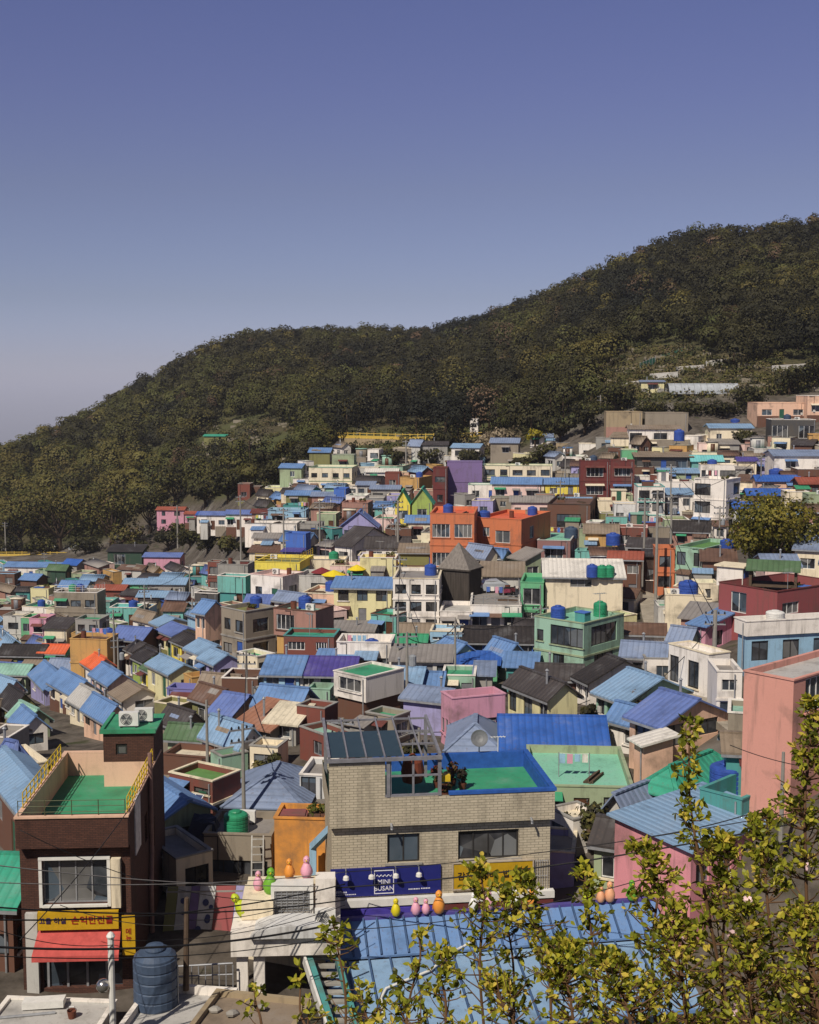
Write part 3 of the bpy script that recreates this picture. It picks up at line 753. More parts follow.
h(774,840,845,456,474,4,'white','gx','grey blue','long white walled house with grey blue roof near the right edge','long white walled house',n=2,rise=1.2,dep=7)
h(640,690,692,440,452,5,'grey beige','f','grey',n=2,dep=5)
h(637,690,692,457,472,5,'dark grey','s','grey brown','dark open sided shed under a long grey brown roof','dark shed with long grey roof',n=3,dep=6,over=.6)
h(622,637,639,450,464,5,'green','f','green',n=0)
h(660,698,700,473,486,5,'sage','gx','sky blue',n=2,rise=.9,dep=6)
h(658,694,696,482,502,5,'white','f','light grey',n=0,door=False,dep=5)
h(667,692,694,495,524,5,'white','s','sky blue',None,None,n=2,st=2,dep=5,rise=1)
h(700,737,742,465,484,8,'white','f','white','white flat house with a broad band of glass above the tall white block','white house with glass band',n=2,st=1,ww=2.6,wh=1.7,door=False,style='dark',nm=2)
h(738,756,758,461,482,8,'cream','gx','purple',n=1)
h(692,722,724,461,474,5,'turquoise','gx','turquoise','small turquoise house with turquoise roof',None,n=1,rise=1.4)
h(693,725,739,480,536,36,'white','f','white','tall white block of three floors with wide paired windows and balcony','tall white block',name='apartment_block',st=3,n=2,ww=2.6,wh=1.7,style='dark',nm=2,door=False,cat='apartment block',cop='white')
h(637,664,667,487,528,5,'white','f','dark grey','narrow white house of three floors with pairs of small windows','narrow white house with paired windows',st=3,n=2,wh=1.3,ww=1.6,style='dark',cop='turquoise',dep=6)
h(614,637,640,504,526,5,'pale grey','f','grey',n=2)
h(617,647,652,528,550,10,'red brick','f','maroon','low red brick house with white coping near the paired poles','low red brick house',n=2,cop='pale pink')
h(672,708,716,531,549,15,'rose brown','gx','black','rose brown house with wide black gable roof right of the poles','house with wide black roof',n=2,rise=1.9)
h(714,726,728,526,541,10,'white','gx','brown',n=1)
h(675,703,736,549,592,38,'mint','f','grass green','pale mint house with three dark windows and green rooftop',"pale mint house with green rooftop",n=3,style='dark',ww=1.3,wh=1.6,st=2,cop='mint')
h(702,734,746,562,592,12,'brown','s','brown','brown house with a vine grown roof beside the pale mint house',None,n=1,rise=1.5)
h(609,640,646,559,602,12,'brown','gx','red brown','brown shop house with white framed windows at the stair street','brown shop house',name='shop',n=2,rise=.9,dep=3.6,cat='shop')
h(585,617,621,533,556,8,'ochre','gx','grey brown','ochre house with grey brown tiled roof right of the dark brown house','ochre house with grey roof',n=2,rise=1.7)
h(655,674,676,549,592,6,'orange','f','brown','narrow orange house half hidden behind the poles','narrow orange house',n=1,st=2)
h(643,658,665,557,592,12,'dark brown','s','black',n=1)
# right edge stack with blue roofs
h(757,800,803,481,494,4,'peach','gx','bright blue','peach house with bright blue roof above the big round tree','bright blue roofed house above the tree',n=2,rise=1.2)
h(800,860,862,484,498,4,'red brick','gx','red brown',n=2,rise=1.2)
h(748,790,793,495,512,5,'yellow','gx','bright blue','yellow house with bright blue roof just above the round tree',None,n=2,rise=1.2)
h(734,762,766,508,526,6,'pale grey','gx','bright blue',n=2,rise=1.1)
h(785,808,811,492,516,6,'cream','f','cream',n=1,st=1)
h(808,850,852,495,520,4,'sage','f','sea green',n=1)
h(770,800,803,515,530,4,'white','gx','sky blue',n=2)
# maroon and yellow row
h(580,609,611,461,499,4,'maroon','f','maroon','maroon house of two floors, left half of the pair, with white window','left maroon house',n=1,st=2,ww=2.8,wh=1.6,style='white',nm=2,door=False,cop='maroon')
h(610,634,639,461,499,8,'maroon','f','maroon','maroon house of two floors, right half of the pair, with barred window','right maroon house',n=1,st=2,ww=2.6,wh=1.4,nm=2,style='white',door=False,cop='maroon')
h(545,579,581,484,498,4,'yellow','gx','blue','bright yellow low house with a blue roof','bright yellow house',n=2,rise=1.4,dep=4.5)
h(492,540,546,484,502,8,'pale pink','gx','blue','pale pink house with broad blue roof left of the yellow house','pale pink house with blue roof',n=3,rise=1.5,dep=5)
h(468,499,503,485,502,6,'white','f','sea green','white house with mint trim in front of the long grey roofed house',None,n=2,cop='mint')
h(483,552,562,466,490,7,'cream','f','sea green','long cream house with many windows behind the pale pink house','long cream house',n=5,cop='sage',st=2,dep=5)
h(447,482,485,462,500,4,'purple','f','mint','plain purple walled house','purple house',bare=True,n=0,side=0,door=False,cop='purple')
h(433,447,450,468,508,5,'maroon','f','maroon','slim maroon tower house at the corner of the purple house',None,n=1,st=2,cop='maroon')
h(400,419,432,478,500,25,'ochre','f','cream',n=1)
h(309,352,357,468,493,6,'cream','f','sea green','large cream building of two floors with a green block on its roof','large cream building',n=4,st=2,style='dark',ww=1.2,wh=.9,cop='sage',dep=9)
h(332,354,358,455,470,6,'sage','f','green',None,None,n=1,Y=262,door=False)
h(293,309,311,479,488,4,'white','f','white',n=1)
h(357,378,380,468,482,4,'light grey','f','grey',n=2)
h(366,397,400,472,486,4,'white','gx','white',n=2,rise=.8)
h(385,400,402,473,492,4,'red brick','f','grey',n=1)
h(357,374,377,485,499,5,'light grey','gx','grey blue',n=2)
h(371,399,402,489,504,5,'grey','gx','grey blue',n=2)
h(286,318,320,495,508,4,'olive','gx','blue','olive walled house with blue roof below the large cream building','olive house with blue roof',n=2,rise=1.0)
h(312,334,336,496,510,4,'rose brown','gx','grey blue',n=1,rise=.9)
h(334,346,350,489,508,8,'blue','f','blue','deep blue block like house below the large cream building',None,n=0,door=False,cop='blue')
h(342,368,373,503,522,9,'rose brown','f','rust','flat rose brown brick house left of the green striped roofs','flat rose brown house',n=0,side=1,cop='rose brown')
h(395,410,412,504,525,5,'yellow','gy','green','yellow house with steep green and yellow gable roof, left of its twin','left green gabled house',n=1,rise=2.2)
h(412,432,435,502,524,5,'yellow green','gy','teal','yellow green house with green gable roof left of the orange houses','right green gabled house',n=1,rise=2.2)
h(385,396,398,510,526,5,'white','f','white',n=1)
h(200,226,228,515,530,4,'white','gx','violet blue','white row house with violet blue roof, left end of the row','white row house with violet blue roof',n=3,rise=.9)
h(226,252,254,514,530,4,'white','gx','violet blue',None,None,n=3,rise=.9)
h(252,270,272,513,529,4,'rose brown','gx','maroon',n=1,rise=.9)
h(157,184,186,510,526,4,'pink','gx','red brown','pink house with red brown roof at the foot of the wood','pink house at the foot of the wood',n=2,rise=1.0)
h(185,196,197,514,526,4,'pink','gx','red brown',n=1,rise=.8)
h(197,214,216,515,528,4,'white','gx','bright blue',n=2,rise=.9)
h(245,297,300,524,540,4,'white','f','light grey','long plain white walled house behind the blue cube','long plain white house',n=0,door=False)
h(268,306,309,510,524,4,'light blue','f','olive','light blue house with mossy flat roof',None,n=2)
h(254,283,285,538,556,4,'white','gx','grey',None,None,n=3,rise=.8)
h(286,306,311,534,566,14,'blue','f','violet blue','plain bright blue cube house','blue cube house',n=0,side=0,door=False,cop='blue')
h(283,300,303,552,570,10,'violet','s','purple',n=1)
h(317,336,341,514,533,8,'sage','f','sea green',n=2)
h(300,318,320,524,540,4,'grey','f','grey',n=2)
h(341,377,380,526,541,4,'lilac','gy','violet blue','lilac house with violet blue gable facing the camera','lilac gabled house',n=2,rise=2.2)
h(335,352,393,546,566,35,'white','gx','dark grey','white house with broad dark gable roof','white house with dark roof',n=1,rise=2.6)
h(366,408,412,547,566,5,'white','gx','dark grey',None,None,n=2,rise=2.0,door=False)
h(358,391,393,556,570,4,'lilac','f','grey',n=2)
h(308,346,348,560,584,4,'cream','f','cream',n=0)
h(330,360,363,566,588,4,'pale pink','f','light grey',n=2)
h(360,396,399,558,586,4,'pale yellow','f','yellow',n=1)
h(430,474,476,514,574,6,'orange','f','orange','left orange house with two square windows above two','left orange house',bare=True,st=2,n=2,ww=2.2,wh=1.7,style='white',nm=2,door=False,cop='orange',dep=9)
h(475,521,550,520,568,25,'orange','f','orange','right orange house with wide white railed balcony','right orange house',bare=True,st=2,n=2,cop='orange',style='white',wh=1.4,ww=1.8,wins=[(.24,.62,.9,1.2),(.60,.5,2.0,1.6),(.88,.5,1.6,1.6),(.35,.1,1.8,1.4),(.78,.12,1.2,.8)],swins=[(.35,.55,1.6,1.6),(.7,.1,1.0,2.0)])
h(511,551,557,502,520,7,'pale pink','gx','grey','pink house under a long grey roof behind the orange houses','pink house with long grey roof',n=3,rise=1.2)
h(547,590,597,505,535,12,'brown','f','brown','dark brown flat house with one barred window','dark brown flat house',n=1,st=1,ww=3.6,wh=2,nm=3,style='dark',door=False,cop='dark brown')
h(555,591,593,503,516,4,'white','gx','sky blue',n=2,rise=1.2)
h(537,570,577,541,571,12,'mauve','f','mint','mauve brick house with mint rooftop and white window','mauve brick house',n=1,st=1,ww=2.4,wh=2.4,style='white',cop='light grey',door=False)
h(482,522,524,577,604,5,'light grey','s','grey brown','grey panelled shed in front of the right orange house',None,n=0,door=False,rise=2)
h(393,439,442,579,634,4,'white','f','grey','white flats with stacked terraces left of the wooden tower','white flats left of the wooden tower',name='apartment_block',cat='apartment block',st=3,n=3,style='dark',dep=8)
h(440,472,474,612,636,5,'white','f','light grey','low white house at the foot of the wooden tower',None,n=2,dep=6)
h(470,521,523,606,636,4,'white','f','grey','white house with railed roof terrace right of the wooden tower','white terrace house by the tower',n=3,st=1,rail='grey',ww=1.8,wh=1.5,dep=12,style='silver')
h(520,543,546,583,634,9,'green','f','green','narrow bright green house of two floors','narrow green house',st=2,n=1,ww=1.8,wh=1.7,cop='green')
h(545,622,626,577,630,5,'cream','gx','white','large blank cream house with white roof','large blank cream house',bare=True,wins=[(.46,.8,2.2,1.9)],rise=2.0,dep=9,door=False)
h(534,583,623,624,686,42,'mint','f','mint','large mint corner building with bands of dark glass','mint corner building',bare=True,name='apartment_block',cat='apartment block',wins=[(.68,.6,3.6,1.7),(.12,.62,.7,1.0),(.5,.12,1.2,1.9)],swins=[(.5,.6,4.0,1.7),(.5,.12,3.0,1.9)],style='dark',nm=2,cop='sage',st=2)
h(463,533,537,642,662,4,'blue','gx','black','blue walled house under a broad black roof','blue house with black roof',n=4,st=1,rise=1.6,ww=2.0,wh=1.3,dep=5,style='dark')
h(430,462,465,632,657,6,'light blue','f','white','pale blue house with white upper floor left of the black roof',None,n=2,st=2)
h(392,449,452,662,684,4,'light grey','s','grey','grey house with long grey sheet roof left of a blue roof','grey house with long sheet roof',n=4,style='dark',dep=4,rise=1.0)
h(400,430,433,637,655,5,'brown','gx','grey brown',n=2,rise=1.6)
h(392,424,427,645,662,5,'green','gx','green','low green house with green roof behind the grey sheet roof',None,n=2,rise=1.0)
h(450,497,502,665,684,6,'green','s','bright blue','green house with sloping bright blue roof','green house with bright blue roof',n=3,rise=.7,dep=3.2)
h(506,535,538,668,694,8,'teal','s','blue',n=2,rise=.9,dep=3.4)
h(421,440,444,688,706,7,'teal','gx','blue','small teal house with blue roof left of the pink building',None,n=1,rise=1.4)
h(441,452,505,699,750,70,'pink','f','grey','blank pink building with a cluttered rooftop','blank pink building',bare=True,n=3,side=0,swins=[(.62,.48,2.0,.3)],cop='pink',door=False,par=.9)
h(442,475,478,676,702,5,'mint','f','green',n=2)
h(476,492,495,676,700,5,'grey','s','grey blue',n=1)
h(508,548,577,698,734,62,'pale yellow','gx','dark grey','long pale yellow house end on, with dark tiled roof','long pale yellow house',n=5,st=1,side=0,rise=1.2,style='dark',ww=1.2,wh=1.5,door=False)
h(503,606,611,757,775,3,'sage','gx','bright blue','sage house under the biggest bright blue roof','biggest bright blue roof',n=3,rise=2.4,dep=7)
h(449,500,503,757,775,4,'light grey','h','grey blue','grey house with hipped grey blue roof right of the white deck','hipped grey blue roof',n=2,rise=1.4,dep=5.5)
h(530,633,636,788,820,4,'sage','f','mint','sage house with pale green deck and low walls','sage house with green deck',n=3,dep=8,cop='sage',par=.4)
# right side
h(665,706,716,596,622,10,'cream','f','cream','blank cream house with a blue ball tank on its roof','blank cream house with ball tank',bare=True,n=0,door=False,side=0,cop='cream')
h(718,776,842,592,640,55,'crimson','f','moss','crimson house with green pavilion on its roof terrace','crimson house',bare=True,n=2,st=1,ww=2.0,wh=2.0,style='white',cop='maroon',door=False,wins=[(.35,.42,1.7,1.8)],swins=[(.2,.5,2.2,1.0)],par=.7)
h(690,705,733,627,655,48,'pink','s','blue','small pink house with blue roof below the crimson house','small pink house',n=1,side=1,rise=1.0)
h(668,708,722,655,700,62,'white','f','white','long white house with tall dark windows along the stair lane','long white lane house',bare=True,n=4,st=1,ww=1.2,wh=2.0,style='dark',door=False,cop='cream')
h(733,745,868,622,678,76,'white','f','grey','white modern house with long white roof edge and light blue wall','white and blue modern house',n=1,side=5,style='dark',low=('light blue',.74),cop='white',dep=13,ww=1.4,wh=1.5)
h(716,741,744,672,722,4,'white','f','grey',n=1,st=2)
h(576,589,655,682,706,70,'white','gx','black','white house with big black gable roof','house with big black gable roof',n=2,rise=1.8,side=1)
h(596,625,692,702,730,62,'mint','gx','sky blue','pale mint house with sky blue gable roof in front of the black roof','sky blue gabled house',n=3,side=1,rise=1.7,style='dark')
h(629,661,727,726,772,58,'peach','gx','violet blue','peach house with violet blue gable roof','peach gabled house',n=2,rise=1.6,wins=[(.4,.6,1.4,.9)],swins=[(.7,.62,1.7,1.3),(.72,.22,1.5,1.4),(.2,.5,1.5,1.6)],style='dark')
h(637,643,667,746,790,72,'peach','s','white','small peach annex with white lean-to roof in front of the peach house','small peach annex',n=1,side=0,rise=.6)
h(741,790,878,681,800,48,'salmon','f','light grey','big salmon pink building at the right edge with barred window','big salmon building',bare=True,st=1,n=0,door=False,Y=60,swins=[(.33,.7,3.6,2.2)],style='white',nm=3,cop='salmon',par=.25)
h(640,676,738,800,830,45,'white','h','teal','white house with hipped teal green roof','teal hipped roof',n=1,side=2,rise=1.3)
h(699,741,778,800,838,45,'teal','f','sea green','teal green box house with a blue tank in its roof yard','teal box house',n=0,side=0,door=False,cop='teal',par=1.1)
h(606,630,664,815,850,45,'light grey','gy','grey blue','grey house with pale corrugated gable roof left of the pink gable','pale corrugated roof',n=1,rise=1.0,over=.5)
h(614,690,778,851,905,50,'bright pink','sr','sky blue','bright pink house with long pale blue sheet roof behind the shrubs','bright pink gabled house',bare=True,n=0,side=4,rise=.45,Y=57,over=.3,style='silver',door=False)
# left centre
h(251,283,304,577,606,30,'white','f','pink','white house with pinkish flat roof below the yellow railed terrace','white house under the yellow rail',n=2,cop='pale pink')
h(255,300,303,563,590,10,'yellow','f','olive','turquoise house carrying a roof terrace with yellow railings','yellow railed terrace house',n=0,rail='yellow',cop='yellow',door=False,dep=7,low=('turquoise',.72))
h(218,246,253,577,610,15,'turquoise','f','grey','turquoise house with white upper band and grey top',"turquoise house with white band",n=2,cop='white',low=('teal',.5))
h(218,248,252,565,582,8,'grey','f','grey',n=0,Y=168,door=False)
h(208,220,224,562,592,15,'red brick','f','ochre','slim red and ochre house behind the turquoise house',None,n=1)
h(222,246,276,612,664,45,'grey beige','f','olive','grey beige concrete house of two floors, corner on','grey beige corner house',st=2,n=2,side=1,style='dark',cop='grey')
h(274,316,334,612,658,25,'rose brown','f','sea green','rose brown house with two white grid windows and blue tank','rose brown house with grid windows',wins=[(.28,.55,2.0,1.5),(.68,.55,2.0,1.5),(.5,.12,1.4,1.2)],nm=3,side=0,style='white',cop='brown',low=('ochre',.42))
h(334,391,397,588,625,7,'pale yellow','gx','blue','pale yellow house of two floors with low blue roof','pale yellow house with blue roof',st=2,n=3,ww=1.2,wh=1.2,rise=1.1,style='dark',dep=6)
h(371,396,411,616,642,26,'turquoise','f','green','turquoise house with green roof and green tank','turquoise house with green tank',n=2,st=1,ww=1.5,wh=1.3,style='white',cop='brown')
h(284,334,339,637,673,6,'red brick','f','teal','red brick house with teal parapet and white barred window','red brick house with teal parapet',st=2,n=2,style='white',nm=3,cop='teal')
h(337,391,395,643,678,5,'white','f','white','long white house with four windows and plain parapet',"long white house beside the red brick house",wins=[(.12,.1,1.6,1.5),(.35,.05,1.3,2.0),(.7,.12,2.6,1.4)],style='dark',nm=2,cop='white',par=1.1)
h(330,372,375,632,648,5,'grey','s','grey',n=2)
h(264,299,301,674,696,5,'light blue','gx','blue','light blue walled end of the long low house with blue roof','long low house with blue and purple roof',n=2,rise=1.4,dep=6)
h(300,352,355,675,697,4,'white','gx','purple','white low house with purple roof',None,n=3,rise=1.4,dep=6)
h(260,296,310,704,730,20,'white','gx','blue','white plastered house with overhanging blue gable roof','white plastered house with blue roof',n=1,side=0,rise=1.6,over=.6,style='dark',door=False)
h(308,330,334,690,708,9,'mint','f','green',n=0)
h(334,366,404,678,724,42,'white','f','green','white corner house with green roof above a brown lower floor','white house with brown lower floor',par=.12,st=2,n=1,ww=2.4,wh=1.4,side=0,low=('brown',.46),cop='white')
h(297,325,336,709,742,25,'red brick','f','brown','red brown brick house with a balcony beside the white plastered house',None,n=2,low=('red brick',.3))
h(200,233,244,692,706,20,'grey beige','gx','grey brown','grey beige cottage with worn brown tiled roof','cottage with worn brown roof',n=2,rise=1.6)
h(222,258,263,679,700,6,'brown','f','brown',n=0,door=False)
h(212,232,262,714,746,30,'peach','gx','violet blue','peach house under patched violet blue sheets',"peach house under patched blue sheets",n=2,rise=1.2)
h(237,270,300,738,752,35,'grey beige','s','rust','shack with rusty patched tin roof','rusty tin roof',n=1,rise=1.5)
h(268,296,310,728,746,20,'grey','s','cream',n=1,rise=1.6)
h(250,278,286,748,772,15,'cream','f','cream','small cream house with a yellow awning',None,n=1)
h(170,213,241,782,822,32,'red brick','f','grass green','red brick house with green deck and cream balcony edge','red brick house with green deck',st=2,n=2,cop='cream',style='dark')
h(211,222,242,757,785,55,'mint','f','grass green','mint block with grass green roof','mint block',n=0,side=0,door=False,cop='grey')
h(168,200,206,738,762,12,'sage','gx','moss','sage shed with mossy rounded roof right of the brick stair tower',None,n=0,rise=1.2)
h(155,180,197,706,732,28,'olive','f','cream','olive brown block with cream roof',None,n=0,door=False,side=1)
h(184,192,224,678,696,58,'ochre','f','ochre','ochre walled yard house right of the stepped blue roofs','ochre yard house',n=0,side=0,door=False)
h(167,198,202,692,706,10,'violet','f','violet blue',n=1)
h(233,300,308,808,832,5,'light blue','h','grey blue','light blue house with big hipped grey blue roof','big hipped grey blue roof',n=3,rise=1.5,dep=6,over=.6,Y=74)
h(275,327,330,820,892,5,'orange yellow','f','grey','plain orange yellow house left of the cream tiled building','orange yellow house',bare=True,n=0,side=0,door=False,cop='orange yellow',Y=63,dep=2.2)
h(300,328,331,776,820,8,'pale grey','f','grey','pale grey house beside the glass roofed terrace',None,wins=[(.3,.4,1.0,1.6)],style='dark',Y=76)
h(205,272,276,836,905,5,'grey beige','f','grey','shaded grey beige house with wide dark doorway and ladder','grey beige house with doorway',wins=[(.5,.05,3.2,2.2)],door=False,style='dark',Y=64)
# left valley
h(5,40,42,567,580,6,'white','gx','blue','white row house with blue roof, left end by the yellow barrier','left blue row below the barrier',n=2,rise=1.3)
h(41,62,64,567,580,6,'white','gx','blue',n=2,rise=1.3)
h(63,77,88,565,580,20,'grey','gx','bright blue',n=1,side=1,rise=1.6)
h(108,142,144,552,573,4,'dark green','s','black','black green house with white window below the yellow barrier','black green house',wins=[(.35,.4,2.6,2.4)],rise=2,door=False)
h(144,180,182,557,574,4,'pink','gx','violet blue','pink house with thin violet blue roof right of the black green house','pink house below the road',n=2,rise=1.0)
h(-8,15,17,574,596,5,'brown','f','sky blue',n=2,st=2,cop='light blue')
h(21,37,48,580,600,18,'brown','gx','blue',n=1,rise=1.5)
h(36,48,50,571,596,6,'sage','f','mint',n=1)
h(48,66,72,570,594,15,'dark green','gx','moss','dark green shed with mossy roof near the left row',None,n=0,rise=1.5)
h(60,86,89,587,606,6,'light grey','gx','blue',n=2,rise=1.4)
h(31,49,52,589,608,8,'pale yellow','f','cream','little pale yellow house with one dark window',None,n=1)
h(124,147,149,584,600,4,'green','gx','sky blue',n=2,rise=1.2)
h(148,185,187,584,600,4,'grey','gx','sky blue','grey house with wide pale blue roof and three windows','grey house with pale blue roof',n=3,rise=1.4)
h(138,170,173,597,610,5,'brown','gx','sky blue',n=2,rise=1.1)
h(95,124,127,590,606,5,'red brick','gx','red brown',n=2,rise=1.0)
h(55,98,102,593,630,6,'grey beige','f','grey','grey concrete house of two floors with white balcony rail','grey concrete balcony house',st=2,n=3,rail='white',style='dark')
h(110,139,142,608,628,5,'turquoise','f','turquoise','turquoise house with pale turquoise roof in the left valley','turquoise house in the left valley',n=2)
h(126,150,153,608,624,6,'light blue','f','grey',n=1)
h(76,100,103,620,650,8,'grey','f','green','grey house with green roof behind the ochre building',None,n=2,st=2,style='dark')
h(4,24,27,616,650,8,'light grey','f','cream',n=1,st=2)
h(-6,8,10,632,652,6,'light grey','gx','blue',n=1)
h(22,34,36,618,650,5,'green','f','green',n=1,st=2)
h(30,47,49,619,652,6,'pink','f','olive','pink balcony house with olive roof',None,n=1,st=2)
h(45,67,70,629,655,6,'cream','s','dark grey','cream house with dark roof and white framed window',None,n=2,rise=1.5)
h(0,42,46,655,676,5,'olive','gx','black','long olive house with black roof at the left edge','long olive house with black roof',n=3,rise=1.6)
h(40,64,67,653,670,5,'green','gx','orange','green house with orange roof','green house with orange roof',n=1,rise=1.2)
h(71,108,112,640,684,8,'ochre','f','brown','big blank ochre walled building','big ochre building',bare=True,n=0,side=0,door=False,cop='ochre')
h(72,90,93,634,660,8,'ochre','f','green',n=0,side=0,door=False,Y=170)
h(-4,26,29,674,696,6,'sage','gx','sea green',n=2,rise=1.2)
h(22,50,53,668,686,6,'pale yellow','gx','grey brown',n=1)
h(50,70,74,668,684,10,'lilac','gx','grey blue',n=1,rise=1.5)
h(31,46,76,688,706,62,'lilac','gx','blue','lilac house with big two slope blue roof','lilac house with blue roof',n=2,rise=1.6)
h(0,14,36,708,730,55,'olive','gx','black','olive house with black gable roof at the left edge','olive house with black gable',n=0,side=0,rise=1.6)
h(12,24,48,729,752,58,'white','gx','blue','white house with blue roof behind the brick rooftop terrace','white house behind the brick terrace',n=1,rise=1.3)
h(10,26,50,722,740,50,'sage','gx','sea green',n=1,rise=1.3)
h(-14,10,13,738,776,8,'grey','f','grey',n=0)
h(80,96,116,668,694,58,'white','gx','orange','white house with orange roof beside the ochre building','white house with orange roof',n=2,rise=1.2)
h(92,110,134,684,706,58,'pale pink','gx','blue','pale pink house with blue roof in front of the orange roof',None,n=3,rise=1.2)
h(112,124,160,700,718,58,'white','gx','grey brown','white house with grey brown roof right of the receding blue roofs','white house with grey brown roof',n=3,rise=1.1)
# stepped rows coming down the middle left
row1 = [((151,160,190),(626,646),'cream','sky blue'),((158,173,202),(636,658),'pale yellow','violet blue'),((172,187,214),(646,668),'yellow','black'),((186,203,232),(655,680),'white','sky blue'),((200,215,240),(664,690),'lilac','sky blue')]
for i, ((a, b, c_), (t, bb), wc, rc) in enumerate(row1):
    h(a,b,c_,t,bb,56,wc,'gx',rc,['cream house, uppermost of the stepped row left of the grey beige house','pale yellow house with violet blue roof in the stepped row','yellow house with black roof in the stepped row','white house with sky blue roof near the lower end of the stepped row','lilac house ending the stepped row at its lower right'][i],['top of the stepped row',None,None,None,'lilac end of the stepped row'][i],n=2,rise=.9,group='stepped row of small houses',over=.25)
row2 = [((126,134,158),(652,676),'white','dark grey'),((133,144,170),(662,684),'yellow green','black'),((142,152,176),(672,694),'yellow','moss'),((148,170,198),(674,700),'pale yellow','sky blue')]
for i, ((a, b, c_), (t, bb), wc, rc) in enumerate(row2):
    h(a,b,c_,t,bb,56,wc,'gx',rc,['white house with dark grey roof at the upper end of the short row','yellow green house with black roof in the short row','yellow house with mossy roof in the short row','pale yellow house with sky blue roof ending the short row'][i],['upper end of the short row',None,None,'lower end of the short row'][i],n=2,rise=.9,group='short row beside the stepped houses',over=.25)
h(112,142,160,640,668,18,'brown','gx','violet blue','brown house with broad violet blue gable roof above the short row','brown house with violet blue roof',n=1,rise=1.8)
h(196,206,224,612,660,40,'peach','gx','blue','peach house with blue roof left of the grey beige corner house',None,n=2,rise=1.2)
h(195,218,224,594,622,15,'dark grey','f','dark grey','blank dark slate walled house behind the peach house',None,n=0,door=False,side=0)
row3 = [((50,73,100),(694,716),'cream','blue','cream house, uppermost of the three receding blue roofs'),((70,87,112),(708,728),'cream','light grey','cream house with pale sheet roof, middle of the three receding roofs'),((84,106,128),(720,742),'peach','blue','peach house, lowest of the three receding blue roofs')]
for i, ((a, b, c_), (t, bb), wc, rc, lb) in enumerate(row3):
    h(a,b,c_,t,bb,55,wc,'gx',rc,lb,['top of the receding blue roofs',None,'lowest receding blue roof'][i],n=3,rise=1.5,group='receding row of blue roofs',over=.3)
h(-14,16,30,790,826,35,'pale grey','h','violet blue','house with violet blue tent roof at the left edge','violet blue tent roof',n=1,rise=2.6)
h(-20,15,18,905,985,5,'brown','gx','teal','brown shop front with green roof at the lower left edge',None,n=1,Y=54,rise=2,dep=6)
# ------------------------------------------------------------------ things on and between the houses
def find(lm):
    for r_ in HOUSES:
        if r_['lm'] == lm: return r_
    raise KeyError(lm)
def on_roof(rec, px, py):
    z = rec['ctr'].z + rec['H'] - (rec['pr'] if rec['flat'] else 0); d = ray(px, py)
    return CAM + d * ((z - CAM.z) / d.z)
def loc_on(rec, px, py, off=0):
    p = on_roof(rec, px, py); p.z += off; return p
def text_obj(s, size, mat, parent, loc, rot, depth=.015, name='lettering'):
    cu = bpy.data.curves.new('t', 'FONT'); cu.body = s; cu.size = size; cu.extrude = depth; cu.align_x = 'CENTER'; cu.align_y = 'CENTER'; cu.resolution_u = 3
    ob = bpy.data.objects.new('t', cu); COL.objects.link(ob); bpy.context.view_layer.update()
    me = bpy.data.meshes.new_from_object(ob.evaluated_get(bpy.context.evaluated_depsgraph_get()))
    bpy.data.objects.remove(ob); bpy.data.curves.remove(cu)
    me.materials.clear(); me.materials.append(mat)
    o = link(name, me, parent); o.location = loc; o.rotation_euler = rot; return o
BLUEP = plain('tank_blue', '34509c', .45, .4); GREENP = plain('tank_green', '2f8a62', .45, .4); GREYB = plain('tank_grey_blue', '435166', .55, .3)
WHITEP = plain('white_enamel', 'd9d6cf', .5, .4, 0, .12); YELP = plain('yellow_paint', 'd9b62c', .5, .3); NAVY = plain('navy_sign', '23286f', .5, .3, 0, .12)
BLACKP = plain('black_plastic', '222225', .5)
def tank(p, r, hh, mat, label, kind='water tank'):
    t = thing('water_tank', label, kind, p, 0, 'rooftop water tanks')
    b = MB(); prof = [(r * .97, 0)]
    for i in range(5):
        z0 = hh * .86 * i / 5; prof += [(r, z0 + .02), (r, z0 + hh * .14), (r * .96, z0 + hh * .155), (r * .96, z0 + hh * .17)]
    prof += [(r * .95, hh * .88), (r * .75, hh * .95), (r * .42, hh * .97)]
    b.lathe(prof, n=22).build('tank_body', mat, t, smooth=False)
    MB().lathe([(r * .44, hh * .97), (r * .46, hh * 1.0), (r * .4, hh * 1.05), (.05, hh * 1.08)], n=18).build('lid', mat, t)
    MB().tube([(r * 1.02, 0, -.1), (r * 1.02, 0, hh * .7), (r * .9, 0, hh * .74)], .035, 6).build('pipe', METAL, t)
    return t
def ac(p, rz, label, s=1.0):
    t = thing('air_conditioner', label, 'air conditioner', p, rz, 'outdoor air conditioner units')
    MB().box(-.45 * s, .45 * s, -.17 * s, .17 * s, .08, .72 * s).build('casing', WHITEP, t)
    f = MB(); 
    for k in range(4): f.tube([((-.12 + .27 * s * math.cos(a)) if 0 else -.1 * s + (.07 + .065 * k) * s * math.cos(a), -.185 * s, .4 * s + (.07 + .065 * k) * s * math.sin(a)) for a in [i * math.pi / 8 for i in range(17)]], .012, 4, False)
    f.build('fan_guard', BLACKP, t)
    fan = MB(); 
    for k in range(3):
        a = k * 2.094; fan.poly([(-.1 * s, -.178 * s, .4 * s), (-.1 * s + .25 * s * math.cos(a), -.178 * s, .4 * s + .25 * s * math.sin(a)), (-.1 * s + .25 * s * math.cos(a + .9), -.178 * s, .4 * s + .25 * s * math.sin(a + .9))])
    fan.build('fan', plain('fan_grey', '6f7072'), t)
    for sx in (-.35, .35): MB().box(sx * s - .04, sx * s + .04, -.2 * s, .2 * s, 0, .08).build('foot', BLACKP, t)
    return t
